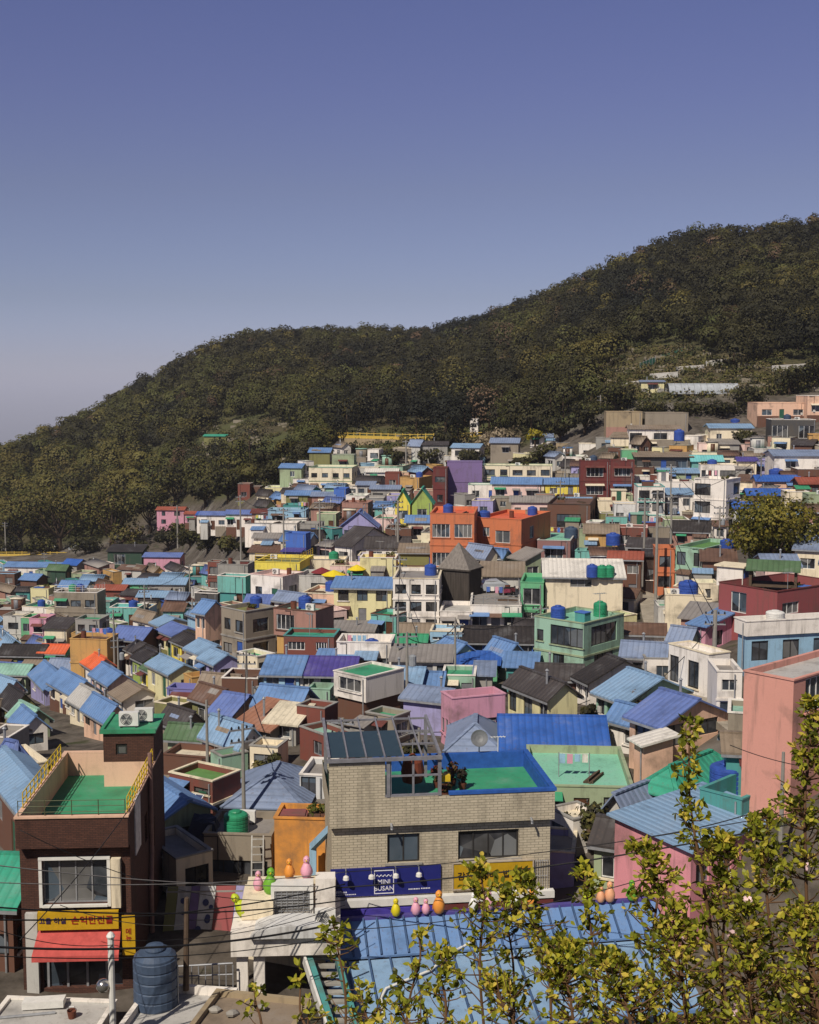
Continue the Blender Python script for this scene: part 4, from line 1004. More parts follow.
# --- the cream tiled building with the two shop signs -----------------------------------------
TILEB = brick('cream_wall_tiles', 'c0b39b', 'b0a48d', '857c6c', .38, .13, ms=.014)
def mini():
    Y0 = 57.0; o = at(330, 965, Y0); rz = R(7.0)
    t = thing('shop_building', 'cream tiled building with glass roofed terrace and a navy and a yellow shop sign', 'shop building', o, rz)
    W = 10.75; D = 5.9; Z = lambda py: at(330, py, Y0).z - o.z
    zd = Z(797); zl = Z(826); zs = Z(871); zb = Z(897); zt = Z(762)
    up = MB(); fx = .38
    # upper parapet storey hangs a little forward of the wall below
    facade(up, (0, -fx, 0), (1, 0, 0), W, zd, [], z0=zl); facade(up, (W, -fx, 0), (0, 1, 0), D + fx, zd, [], z0=zl)
    facade(up, (0, D, 0), (0, -1, 0), D + fx, zd, [], z0=zl); facade(up, (W, D, 0), (-1, 0, 0), W, zd, [], z0=zl)
    up.poly([(0, -fx, zl), (0, D, zl), (W, D, zl), (W, -fx, zl)])
    wl = 2.62                                   # taller piece of parapet at the left
    up.box(0, wl, -fx, -fx + .22, zd, zt)
    up.build('parapet_wall', TILEB, t)
    lo = MB(); wx0, wx1 = 2.75, 4.3; wx2, wx3 = 6.15, 9.1; zw0, zw1 = Z(866), Z(837)
    holes = [(wx0, wx1, zw0, zw1), (wx2, wx3, zw0, zw1)]
    facade(lo, (0.12, 0, 0), (1, 0, 0), W - .24, zl, [(a - .12, b - .12, c, d) for a, b, c, d in holes], rev=.2, z0=-3)
    facade(lo, (W - .12, 0, 0), (0, 1, 0), D, zl, [(1.5, 2.9, zw0, zw1)], rev=.2, z0=-3)
    facade(lo, (W - .12, D, 0), (-1, 0, 0), W - .24, zl, [], z0=-3); facade(lo, (.12, D, 0), (0, -1, 0), D, zl, [], z0=-3)
    lo.build('wall', TILEB, t)
    add_window(t, (( wx0 + wx1) / 2, .16, zw0), 0, wx1 - wx0, zw1 - zw0, 1, 'dark'); add_window(t, ((wx2 + wx3) / 2, .16, zw0), 0, wx3 - wx2, zw1 - zw0, 3, 'dark')
    add_window(t, (W - .28, 2.2, zw0), R(90), 1.4, zw1 - zw0, 1, 'dark')
    for a, b in ((wx0, wx1), (wx2, wx3)): MB().box(a - .12, b + .12, -.1, .0, zw0 - .1, zw0).build('sill', CONC, t)
    # deck
    MB().quad((.15, -fx + .15, zd - .7), (W - .15, -fx + .15, zd - .7), (W - .15, D - .15, zd - .7), (.15, D - .15, zd - .7)).build('roof_deck', roofm('green', 'n'), t)
    bl = MB(); b0 = W * .525; pz = zd
    bl.box(b0, W + .08, -fx - .05, -fx + .22, zd, zd + .14)                      # front coping
    bl.box(W - .2, W + .06, -fx + .22, D + .05, zd, zd + .16); bl.box(W - .22, W - .2, -fx + .22, D - .2, zd - .9, zd)
    bl.box(2.6, W - .22, D - .2, D + .06, zd - .88, zd + .12)
    bl.build('blue_parapet', plain('blue_coating', '2d58a3', .65, .3), t)
    # glass roofed terrace: four sides of posts, rafters, panes
    gx0, gx1 = 0.0, 5.2; gy0, gy1 = -fx + .05, 4.6; zf, zk = Z(757), Z(757) + .5
    fr = MB(); bw = .13
    for (x, y, z0) in ((gx1, gy0, zd), (gx1, gy1, zd - .9), (gx0 + .1, gy1, zd - .9), (wl + .15, gy0, zd)): fr.box(x - .08, x + .08, y - .08, y + .08, z0, zf if y < 1 else zk)
    fr.box(2.6, gx1, gy0 - .05, gy0 + .08, zd, zd + .1); fr.box(3.9, 4.0, gy0 - .03, gy0 + .06, zd + .1, zf); fr.box(wl + .1, gx1, gy0 - .03, gy0 + .06, zd + .95, zd + 1.03)
    fr.box(wl + .1, wl + .3, gy0 - .02, gy0 + .1, zd, zf)
    fr.build('terrace_frame', plain('anodised_frame', '8f8d92', .4, .5, .3), t)
    rf = MB(); n = 6
    for i in range(n + 1):
        x = gx0 + (gx1 - gx0) * i / n; k = 1.8 if i in (0, n) else 1
        rf.beam((x, gy0 - .15, zf + .06), (x, gy1, zk + .06), .07 * k, .1 * k)
    for j in (0, .33, .66, 1):
        y = gy0 - .12 + (gy1 - gy0 + .1) * j; k = 2.2 if j == 0 else 1
        zz = zf + (zk - zf) * j; rf.box(gx0 - .1, gx1 + .1, y - .04 * k, y + .04 * k, zz - .02 - .06 * k, zz + .01)
    rf.build('roof_frame', plain('anodised_frame', '8f8d92', .4, .5, .3), t)
    gm = plain('tinted_glass', '33434a', .08, .6, 0, .1)
    for i in range(4):
        x = gx0 + (gx1 - gx0) * i / n
        pn = MB().slab([(x + .05, gy0, zf + .05), (x + (gx1 - gx0) / n - .05, gy0, zf + .05), (x + (gx1 - gx0) / n - .05, gy0 + 3.2, zf + .37), (x + .05, gy0 + 3.2, zf + .37)], .02).build('glass_pane', gm, t)
    # yellow box on the parapet
    MB().box(gx1 + .1, gx1 + .55, -.1, .2, zd + .55, zd + .85).build('bracket', YELP, t)
    MB().box(-.05, W + .05, -.35, .0, Z(906), Z(899)).build('ledge', WHITEP, t)
    MB().box(.2, 5.0, -.4, -.02, Z(921), Z(908)).build('awning', plain('violet_awning', '4a3f9c', .7, .3), t)
    MB().box(5.0, W, -.3, -.02, Z(923), Z(908)).build('lower_band', paint('maroon'), t)
    for x in (2.9, 9.6): MB().tube([(x, -fx - .02, zl + .12), (x, -fx - .25, zl + .02), (x, -fx - .25, zl - .08)], .06, 8).build('spout', METAL, t)
    # window guard at the right end
    g = MB()
    for i in range(6): g.tube([(9.9 + .12 * i, -.1, Z(903)), (9.9 + .12 * i, -.1, Z(868))], .015, 4)
    for z in (Z(900), Z(885), Z(870)): g.tube([(9.9, -.1, z), (10.5, -.1, z)], .015, 4)
    g.build('window_guard', METAL, t)
    # navy shop sign
    s = thing('shop_sign', 'long navy shop sign with white lettering in a square outline', 'shop sign', o, rz)
    sx0, sx1 = .05, 5.3; sz0, sz1 = Z(897), Z(869)
    MB().box(sx0, sx1, -.12, -.03, sz0, sz1).build('board', NAVY, s)
    wm = plain('white_lettering', 'e2e0e4', .5, .3, 0, .05)
    cxs = 2.58; q = .92; zc = (sz0 + sz1) / 2 - .02
    b = MB(); hh = (sz1 - sz0) * .42
    b.box(cxs - .47, cxs + .47, -.14, -.121, zc + hh - .035, zc + hh).box(cxs - .47, cxs + .47, -.14, -.121, zc - hh, zc - hh + .035)
    b.box(cxs - .47, cxs - .435, -.14, -.121, zc - hh + .035, zc + hh - .035).box(cxs + .435, cxs + .47, -.14, -.121, zc - hh + .035, zc + hh - .035)
    b.build('square_outline', wm, s)
    text_obj('MINI', .3, wm, s, (cxs, -.13, zc - .0), (R(90), 0, 0)); text_obj('BUSAN', .3, wm, s, (cxs, -.13, zc - .33), (R(90), 0, 0))
    wv = MB(); wv.tube([(cxs - .36 + .72 * i / 16, -.13, zc + .3 + .05 * math.sin(i * 1.6)) for i in range(17)], .018, 4); wv.build('skyline_mark', wm, s)
    sm = MB(); g = random.Random(4)
    for x0, x1, z, hh in ((.12, .55, sz0 + .27, .05), (.3, .8, sz0 + .2, .07), (.3, 1.2, sz0 + .1, .04), (3.75, 4.3, sz0 + .22, .05), (4.35, 4.8, sz0 + .23, .05)):
        x = x0
        while x < x1: d = g.uniform(.03, .06); sm.box(x, x + d, -.135, -.121, z, z + hh); x += d + .025
    sm.build('small_print', wm, s)
    for x in (.75, 1.95, 3.1, 4.2):
        l = MB(); l.tube([(x, -.1, sz1 + .02), (x, -.45, sz1 + .12), (x, -.5, sz1 - .12)], .02, 5).build('lamp_arm', METAL, s)
        MB().lathe([(.05, .12), (.13, .06), (.15, -.08), (.1, -.1)], (x, -.5, sz1 - .28), 10).build('sign_lamp', WHITEP, s)
    y = thing('shop_sign', 'yellow shop sign in a pale frame with dark brush lettering', 'shop sign', o, rz)
    x0, x1 = 5.9, 9.75; z0, z1 = Z(894), Z(868.5)
    MB().box(x0, x1, -.16, -.06, z0, z1).build('board', plain('mustard_sign', 'b8921c', .5, .3, 0, .12), y)
    f = MB(); 
    f.box(x0 - .06, x1 + .06, -.2, -.03, z0 - .06, z0).box(x0 - .06, x1 + .06, -.2, -.03, z1, z1 + .06).box(x0 - .06, x0, -.2, -.03, z0, z1).box(x1, x1 + .06, -.2, -.03, z0, z1)
    f.build('sign_frame', plain('pale_sign_frame', 'b3a592', .5), y)
    br = plain('dark_brush_ink', '2c2118', .6)
    text_obj('감천아지매', .42, br, y, (x0 + 1.15, -.18, (z0 + z1) / 2 - .02), (R(90), 0, 0)); text_obj('밥집', .4, br, y, (x0 + 2.75, -.18, (z0 + z1) / 2), (R(90), 0, 0))
    MB().box(x1 - .95, x1 - .15, -.18, -.161, (z0 + z1) / 2 + .15, (z0 + z1) / 2 + .26).build('small_print', plain('sign_red', '7a2c22'), y)
    # terrace furniture: potted plants and dark seats, dish aerial
    W2L = Matrix.Translation(o) @ Matrix.Rotation(rz, 4, 'Z')
    def wp(x, yy, z): return W2L @ Vector((x, yy, z))
    g = random.Random(9)
    for i, (x, yy, sz) in enumerate(((5.55, 2.9, 1.0), (6.0, 2.2, .9), (6.35, 3.1, 1.1), (6.75, 2.4, .95), (5.7, 1.2, .5))):
        pt = thing('potted_plant', ['dark red leaved potted plant against the blue terrace wall', 'small dark potted plant second from the glass frame', 'tallest dark potted plant of the terrace row', 'rightmost dark potted plant of the terrace row', 'low potted plant by the front coping of the terrace'][i], 'potted plant', wp(x, yy, zd - .69), 0, 'potted plants on the terrace')
        MB().lathe([(.15, 0), (.22, .32), (.2, .32), (.18, .28)], n=12).build('pot', plain('terracotta', '6b3a2a', .8), pt)
        V, T = clump_mesh([(0, 0, .3 + sz * .45)], [(.26, .26, sz * .42)], [140], [.16], [.05 if i % 2 else .9], seed=40 + i, jit=.1)
        quads_object('leaves', V, T, DARKLEAF, pt)
    hm = thing('hammock_seat', 'rust coloured hanging seat inside the glass roofed terrace', 'hanging seat', wp(4.2, 1.9, zd - .7), rz)
    MB().lathe([(.12, .55), (.5, .7), (.58, 1.2), (.48, 1.7), (.16, 2.0), (.05, 2.1)], n=16).build('seat_shell', plain('rust_fabric', '6d3522', .9), hm)
    MB().tube([(0, 0, 2.05), (0, 0, 2.75)], .025, 6).build('hanger', METAL, hm)
    da = thing('satellite_dish', 'grey satellite dish on the blue parapet corner', 'satellite dish', wp(8.2, D - .05, zd + .1), rz)
    MB().tube([(0, 0, 0), (0, 0, .75)], .035, 6).build('mast', METAL, da)
    d = MB(); d.lathe([(.02, 0), (.2, .03), (.36, .1), (.45, .18), (.44, .19), (.35, .12), (.2, .05), (.02, .02)], n=20)
    dd = d.build('dish', plain('dish_grey', '6f7072', .5), da); dd.location = (0, -.06, .75); dd.rotation_euler = (R(62), R(-20), 0)
    an = thing('tv_aerial', 'small white television aerial beside the satellite dish', 'aerial', wp(9.2, D - .05, zd + .1), rz)
    b = MB().tube([(0, 0, 0), (0, 0, .8)], .025, 5); b.build('mast', WHITEP, an)
    b = MB().tube([(-.4, 0, .8), (.4, 0, .8)], .02, 5)
    for k in range(5): b.tube([(-.35 + .17 * k, -.18, .8), (-.35 + .17 * k, .18, .8)], .012, 4)
    b.build('antenna', WHITEP, an)
    return t, wp, Z, W, D
DARKLEAF = foliage('dark_potted_leaves', [(0, '2f2520'), (.4, '3a3a24'), (.7, '42502a'), (1, '6b2f28')], .2)
MINI = mini()
# --- the brick building with the green rooftop on the left --------------------------------------
DBRICK = brick('dark_brown_brick', '5b3c31', '4b3129', '3a2a24', .23, .08)
def brickhouse():
    Y0 = 52.5; o = at(24, 990, Y0); rz = R(3.0)
    t = thing('shop_building', 'dark brown brick building with a green roof deck and yellow railings', 'shop building', o, rz)
    Z = lambda py: at(24, py, Y0).z - o.z
    W = 4.75; D = 9.2; zt = Z(815); zb_ = Z(845); fx = .5; x0 = .0
    wz0, wz1 = Z(905), Z(860); wx0, wx1 = .95, 3.75
    lo = MB(); sz1 = Z(930)
    facade(lo, (0, 0, 0), (1, 0, 0), W, zb_, [(wx0, wx1, wz0, wz1), (.85, 4.3, .05, Z(947))], rev=.25, z0=-3)
    facade(lo, (W, 0, 0), (0, 1, 0), D, zt, [(6.0, 6.9, Z(905), Z(872)), (4.0, 4.8, Z(880), Z(850))], rev=.2, z0=-3)
    facade(lo, (W, D, 0), (-1, 0, 0), W, zt, [], z0=-3); facade(lo, (0, D, 0), (0, -1, 0), D, zt, [], z0=-3)
    lo.build('wall', DBRICK, t)
    up = MB(); up.box(-.02, W + .02, -fx, .02, zb_, zt); up.build('parapet_wall', DBRICK, t)
    cw = paint('peach', .6); inn = MB(); k = .16; zd = zt - 1.15
    inn.quad((k, -fx + k, zd), (k, D - k, zd), (k, D - k, zt), (k, -fx + k, zt)); inn.quad((W - k, D - k, zd), (W - k, -fx + k, zd), (W - k, -fx + k, zt), (W - k, D - k, zt))
    inn.quad((k, D - k, zd), (W - k, D - k, zd), (W - k, D - k, zt), (k, D - k, zt)); inn.quad((W - k, -fx + k, zd), (k, -fx + k, zd), (k, -fx + k, zt), (W - k, -fx + k, zt))
    for a in ((-.06, W + .06, -fx - .06, -fx + k), (-.06, W + .06, D - k, D + .06), (-.06, k, -fx + k, D - k), (W - k, W + .06, -fx + k, D - k)): inn.box(a[0], a[1], a[2], a[3], zt + .003, zt + .09)
    inn.build('parapet_lining', cw, t)
    MB().quad((k, -fx + k, zd + .01), (W - k, -fx + k, zd + .01), (W - k, D - k, zd + .01), (k, D - k, zd + .01)).build('roof_deck', roofm('green', 'n'), t)
    # stair tower at the back right, with its own green cap
    tx0, tx1 = 2.3, W; ty0, ty1 = D - 2.0, D + 1.1; th = zt + 1.55
    st = MB(); facade(st, (tx0, ty0, 0), (1, 0, 0), tx1 - tx0 - .0, th, [(.6, 1.15, zt + .45, zt + 1.0)], rev=.12, z0=zt + .095); facade(st, (tx1 + .003, ty0, 0), (0, 1, 0), ty1 - ty0, th, [], z0=-3)
    facade(st, (tx1, ty1, 0), (-1, 0, 0), tx1 - tx0, th, [], z0=-3); facade(st, (tx0, ty1, 0), (0, -1, 0), ty1 - ty0, th, [], z0=zd)
    st.build('stair_tower', DBRICK, t)
    MB().quad((tx0, ty0 - .003, zd), (tx1 - k, ty0 - .003, zd), (tx1 - k, ty0 - .003, zt + .1), (tx0, ty0 - .003, zt + .1)).build('stair_tower_base', cw, t)
    add_window(t, (tx0 + .875, ty0 + .1, zt + .45), 0, .5, .5, 0, 'dark')
    cp = MB(); cp.box(tx0 - .15, tx1 + .12, ty0 - .15, ty1 + .1, th, th + .1); cp.box(tx0 - .15, tx0 + .02, ty0 - .15, ty1 + .1, th + .1, th + .2); cp.box(tx0 + .02, tx1 + .12, ty0 - .15, ty0 + .02, th + .1, th + .2)
    cp.build('stair_tower_cap', roofm('green', 'n'), t)
    # window, shop front
    add_window(t, ((wx0 + wx1) / 2, .2, wz0), 0, wx1 - wx0, wz1 - wz0, 3, 'silver')
    f = MB(); f.box(wx0 - .14, wx1 + .14, -.14, -.0, wz1, wz1 + .12).box(wx0 - .14, wx0, -.12, 0, wz0 - .1, wz1).box(wx1, wx1 + .14, -.12, 0, wz0 - .1, wz1).box(wx0, wx1, -.16, 0, wz0 - .1, wz0)
    f.build('window_surround', WHITEP, t)
    sf = MB()
    for x in (1.05, 1.9, 2.75, 3.6): sf.box(x - .05, x + .05, .12, .2, .05, Z(947))
    sf.box(.9, 4.25, .12, .2, Z(958), Z(956)); sf.build('shop_front_frame', FRAME['silver'], t)
    MB().quad((.85, .23, .05), (4.3, .23, .05), (4.3, .23, Z(947)), (.85, .23, Z(947))).build('shop_window', GLASS, t)
    MB().box(.2, .72, -.25, -.003, -.5, Z(912)).build('pillar', paint('light grey'), t)
    MB().box(3.95, 4.35, -.3, -.003, wz0 - .1, wz1 + .05).build('duct', paint('cream'), t)
    aw = MB(); za, zc_ = Z(928), Z(946)
    aw.slab([(.75, -.1, za), (.65, -1.1, zc_), (4.35, -1.1, zc_), (4.3, -.1, za)][::-1], .03); aw.slab([(.65, -1.1, zc_), (4.35, -1.1, zc_), (4.35, -1.12, zc_ - .22), (.65, -1.12, zc_ - .22)], .02)
    aw.build('awning', plain('coral_awning', 'b9524c', .8, .2), t)
    MB().box(W + .003, W + .06, 1.2, 2.6, Z(868), Z(812)).build('side_board', plain('white_board', 'cfcac4', .6), t)
    MB().tube([(W + .15, 4.6, -1), (W + .15, 4.6, Z(930)), (W + .12, 5.2, Z(895)), (W + .12, 5.2, Z(790))], .11, 10).build('downpipe', plain('pinkish_pipe', '8a6a60', .6), t)
    # yellow railings on the side parapets, thin front rail
    for sx in (.05, W - .05):
        rl = MB(); y0, y1 = (-.2 if sx > 1 else .6), (D - 2.2 if sx > 1 else D - 1.2); n = 11
        for i in range(n + 1): yy = y0 + (y1 - y0) * i / n; rl.tube([(sx, yy, zt + .08), (sx, yy, zt + .78)], .03, 5)
        for zz in (.2, .48, .78): rl.tube([(sx, y0, zt + zz), (sx, y1, zt + zz)], .028, 5)
        rl.build('railing', YELP, t)
    rl = MB()
    for zz in (.25, .5, .75): rl.tube([(.1, -fx + .08, zt + zz), (W - .1, -fx + .08, zt + zz)], .015, 4)
    for i in range(5): x = .1 + (W - .2) * i / 4; rl.tube([(x, -fx + .08, zt + .08), (x, -fx + .08, zt + .78)], .02, 4)
    rl.build('front_rail', plain('thin_rail', '55593a', .6), t)
    W2L = Matrix.Translation(o) @ Matrix.Rotation(rz, 4, 'Z')
    wp = lambda x, y, z: W2L @ Vector((x, y, z))
    a1 = ac(wp(tx0 + 1.15, ty0 + .75, th + .1), rz, 'large white air conditioner on top of the brick stair tower', 1.05)
    a2 = ac(wp(tx0 + 1.75, ty0 + 1.6, th + .1), rz, 'second air conditioner behind the one on the brick stair tower', 1.0)
    # signs
    s = thing('shop_sign', 'yellow shop sign with purple and red lettering above the coral awning', 'shop sign', o, rz)
    z0, z1 = Z(927), Z(909)
    MB().box(.78, 4.25, -.4, -.25, z0, z1).build('board', plain('yellow_sign', 'bd951b', .5, .3, 0, .15), s)
    text_obj('고을 하실', .3, plain('violet_ink', '3d2b57', .5), s, (1.42, -.42, (z0 + z1) / 2), (R(90), 0, 0)); text_obj('손억만전골', .4, plain('red_ink', '9c2020', .5), s, (3.12, -.42, (z0 + z1) / 2), (R(90), 0, 0))
    s2 = thing('banner_sign', 'yellow vertical banner sign right of the coral awning', 'sign', o, rz)
    MB().box(4.42, 4.98, -.55, -.47, Z(952), Z(913)).build('board', plain('yellow_sign', 'bd951b', .5, .3, 0, .15), s2)
    text_obj('메\n뉴', .3, plain('red_ink', '9c2020', .5), s2, (4.7, -.56, Z(932)), (R(90), 0, 0))
    MB().tube([(4.98, -.51, Z(950)), (4.98, -.51, Z(955) - .5)], .03, 6).build('post', METAL, s2)
    # small pig like statue in front
    return wp, Z, W, D
BRK = brickhouse()
# --- the wooden tower --------------------------------------------------------------------------
def tower():
    Y = 133.0; c0 = at(469, 611, Y); ph = R(28); W = 3.75; L = 3.2
    c, s = math.cos(ph), math.sin(ph); ex = Vector((c, -s, 0)); ey = Vector((s, c, 0))
    ctr = c0 - ex * W / 2 + ey * L / 2
    t = thing('wooden_tower', 'dark weathered timber tower with a pyramid roof in front of the orange houses', 'tower', ctr, -ph)
    H = at(469, 571, Y).z - c0.z; A = at(460, 545, Y).z - c0.z
    m, nt, b = base('dark_planks', .9, .15)
    tc = N(nt, 'ShaderNodeTexCoord').outputs['Object']; sp = N(nt, 'ShaderNodeSeparateXYZ'); nt.links.new(tc, sp.inputs[0])
    ad = N(nt, 'ShaderNodeMath', operation='ADD'); nt.links.new(sp.outputs[0], ad.inputs[0]); nt.links.new(sp.outputs[1], ad.inputs[1])
    cb = N(nt, 'ShaderNodeCombineXYZ'); nt.links.new(ad.outputs[0], cb.inputs[0])
    wv = N(nt, 'ShaderNodeTexWave'); wv.inputs['Scale'].default_value = 1.6; wv.inputs['Distortion'].default_value = .3; nt.links.new(cb.outputs[0], wv.inputs['Vector'])
    n = noise(nt, scaled(nt, tc, (6, 6, .5)), 1, 5)
    nt.links.new(mixc(nt, mixc(nt, (.04, .034, .03), (.085, .07, .06), ramp(nt, n, .3, .7)), (.015, .012, .01), mulf(nt, ramp(nt, wv.outputs['Fac'], .2, .0), .8)), b.inputs['Base Color'])
    w_ = MB(); w_.box(-W / 2, W / 2, -L / 2, L / 2, -2.5, H); w_.build('plank_wall', m, t)
    m2, nt, b = base('grey_shingle_planks', .9, .15); tc = N(nt, 'ShaderNodeTexCoord').outputs['Object']
    n = noise(nt, scaled(nt, tc, (5, 5, .6)), 1, 5); nt.links.new(mixc(nt, (.13, .115, .10), (.24, .21, .185), ramp(nt, n, .3, .7)), b.inputs['Base Color'])
    r = MB(); a, bb = W / 2 + .12, L / 2 + .12; ap = (-.15, 0, A)
    q = [(-a, -bb, H), (a, -bb, H), (a, bb, H), (-a, bb, H)]
    for i in range(4): r.poly([q[i], q[(i + 1) % 4], ap])
    r.poly(q[::-1]); r.build('pyramid_roof', m2, t)
    e = MB(); 
    for i in range(4): e.beam(q[i], q[(i + 1) % 4], .14, .16)
    e.build('eave_beam', m, t)
tower()
# --- big foreground sheet roof ------------------------------------------------------------------
def bigroof():
    y1 = 55.0; A = at(322, 923, y1); B = at(655, 899, 57.5)
    ex = (B - A); ex.z = 0; Lx = ex.length; ex.normalize(); rz = math.atan2(ex.y, ex.x); ey = Vector((-ex.y, ex.x, 0))
    t = thing('warehouse', 'low building under a wide pale blue seamed roof topped by bird figures', 'building', Vector((A.x, A.y, A.z)), rz)
    # local frame: x along the eave, -y towards the camera
    pts = [(0, -.0), (-1.7, -.95), (-6.4, -2.05)]     # (y, z) profile: steep strip, then the long slope
    mat1 = roofm('blue', 'n'); mat2 = roofm('sky blue', 'n')
    seamm = plain('dark_seam', '41597c', .6, .3)
    def strip(name, mat, p, q, step):
        b = MB(); b.slab([(0, q[0], q[1]), (Lx, q[0], q[1]), (Lx, p[0], p[1]), (0, p[0], p[1])], .1)
        o = b.build(name, mat, t)
        s = MB(); n = int(Lx / step)
        for i in range(n + 1):
            x = min(Lx - .03, .03 + i * step); s.beam((x, p[0], p[1] + .05), (x, q[0], q[1] + .05), .07, .13)
        s.build('seam', seamm, o)
    strip('upper_roof', mat1, pts[0], pts[1], .62); strip('main_roof', mat2, (pts[1][0] - .1, pts[1][1] - .12), pts[2], .95)
    MB().box(0, Lx, pts[2][0] - .12, pts[2][0], pts[2][1] - .16, pts[2][1] - .02).build('gutter', roofm('blue', 'n'), t)
    w_ = MB(); w_.box(.3, Lx - .3, pts[2][0] + .4, -.1, -6, pts[2][1] - .12); w_.build('wall', paint('light blue'), t)
    MB().box(-.02, Lx, -.02, .25, -.5, .12).build('ridge_cap', roofm('purple', 'n'), t)
    w2l = Matrix.Translation(A) @ Matrix.Rotation(rz, 4, 'Z')
    t2 = thing('shed', 'lower blue sheet roofed shed at the bottom edge below the wide roof', 'shed', w2l @ Vector((1.4, -6.9, -2.7)), rz)
    b = MB(); b.slab([(0, -5, -1.3), (13, -5, -1.3), (13, 0, 0), (0, 0, 0)], .1); o = b.build('roof', roofm('blue', 'n'), t2)
    s = MB()
    for i in range(14): x = .05 + i * .98; s.beam((x, 0, .03), (x, -5, -1.27), .06, .07)
    s.build('seam', roofm('blue', 'n'), o)
    MB().box(.2, 12.8, -4.7, -.2, -6, -1.45).build('wall', paint('light blue'), t2)
    # white hose lying over the roof
    hp = []
    for px, py in ((384, 1020), (381, 1000), (386, 990), (405, 982), (430, 972), (455, 952), (475, 942), (492, 938)):
        d = ray(px, py); # meet the slope plane
        n_ = (w2l.to_3x3() @ Vector((0, -(pts[2][1] - pts[1][1]), (pts[2][0] - pts[1][0])))); n_ = -n_ if n_.z < 0 else n_
        p0 = w2l @ Vector((0, pts[1][0], pts[1][1] + .02)); k = (p0 - CAM).dot(n_) / d.dot(n_); hp.append(CAM + d * k + Vector((0, 0, .07)))
    c = sum(hp, Vector()) / len(hp); sm = []
    for i in range(len(hp) - 1):
        for k in range(4): sm.append(hp[i].lerp(hp[i + 1], k / 4) - c)
    ho = MB().tube(sm + [hp[-1] - c], .06, 7).build('hose', WHITEP, None, True); ho.location = c; tag(ho, 'thick white hose snaking across the wide pale blue roof', 'hose')
    # bird figures
    def bird(p, hgt, col, label, rz2=0, tilt=0):
        t = thing('bird_figure', label, 'bird figure', p, rz2, 'painted bird figures along the roof tops'); t.rotation_euler = (0, tilt, rz2)
        mat = plain('bird_' + col, {'yellow': 'd4c21f', 'pink': 'dda0b2', 'orange': 'e0913c', 'white': 'e4e1dc', 'green': '6aa52e', 'lime': 'b6c22a', 'peach': 'dfa27a'}[col], .5, .4, 0, .1)
        k = hgt
        MB().lathe([(.12 * k, 0), (.2 * k, .08 * k), (.25 * k, .28 * k), (.24 * k, .45 * k), (.16 * k, .62 * k), (.11 * k, .7 * k)], n=14).build('body', mat, t, True)
        hd = MB().lathe([(.1 * k, .69 * k), (.14 * k, .76 * k), (.15 * k, .84 * k), (.12 * k, .93 * k), (.04 * k, 1.0 * k)], n=14).build('head', mat, t, True)
        MB().lathe([(.045 * k, 0), (.005, .12 * k)], n=8).build('beak', YELP, hd).matrix_local = Matrix.Translation((0, -.12 * k, .83 * k)) @ Matrix.Rotation(R(90), 4, 'X')
        for sx in (-1, 1):
            MB().lathe([(.022 * k, 0), (.002, .02 * k)], n=8).build('eye', BLACKP, hd).matrix_local = Matrix.Translation((sx * .06 * k, -.135 * k, .88 * k)) @ Matrix.Rotation(R(90), 4, 'X')
            wg = MB(); wg.poly([(sx * .235 * k, -.05 * k, .5 * k), (sx * .27 * k, .06 * k, .3 * k), (sx * .25 * k, .14 * k, .1 * k), (sx * .225 * k, -.02 * k, .25 * k)]); wg.build('wing', mat, t)
        tl = MB(); tl.beam((0, .2 * k, .2 * k), (0, .38 * k, .02 * k), .14 * k, .04 * k); tl.build('tail', mat, t)
        return t
    def along(px):
        d = ray(px, 905); u = (px - CX) / F
        s_ = (A.x - u * A.y / CT * (CT * 1)) ; # solve x on the ridge line in plan
        lo, hi = -2.0, Lx
        for _ in range(40):
            md = (lo + hi) / 2; q = w2l @ Vector((md, -.1, .12))
            if proj(q)[0] < px: lo = md
            else: hi = md
        return w2l @ Vector((lo, -.05, .12))
    for px, hg, col, lb in ((396, .85, 'yellow', 'yellow bird figure on the ridge below the navy sign'), (416, .85, 'pink', 'taller of two pink bird figures on the ridge below the navy sign'), (426, .75, 'pink', 'shorter of two pink bird figures on the ridge'),
            (439, 1.1, 'orange', 'tall orange bird figure at the end of the navy sign'), (474, .9, 'white', 'white bird figure below the left end of the yellow sign'), (489, .9, 'pink', 'pink bird figure half behind leaves below the yellow sign'), (507, .8, 'lime', 'lime bird figure half behind leaves below the yellow sign'),
            (516, 1.0, 'white', 'white bird figure below the right part of the yellow sign'), (532, .9, 'orange', 'orange bird figure below the right end of the yellow sign'), (588, .95, 'lime', 'lime bird figure alone on the right part of the ridge'),
            (601, .8, 'peach', 'shorter peach bird figure of the pair on the right'), (610, 1.0, 'peach', 'taller peach bird figure of the pair on the right'), (632, 1.0, 'green', 'green bird figure beside the bright pink wall')):
        bird(along(px), hg, col, lb, rz)
    return bird
BIRD = bigroof()
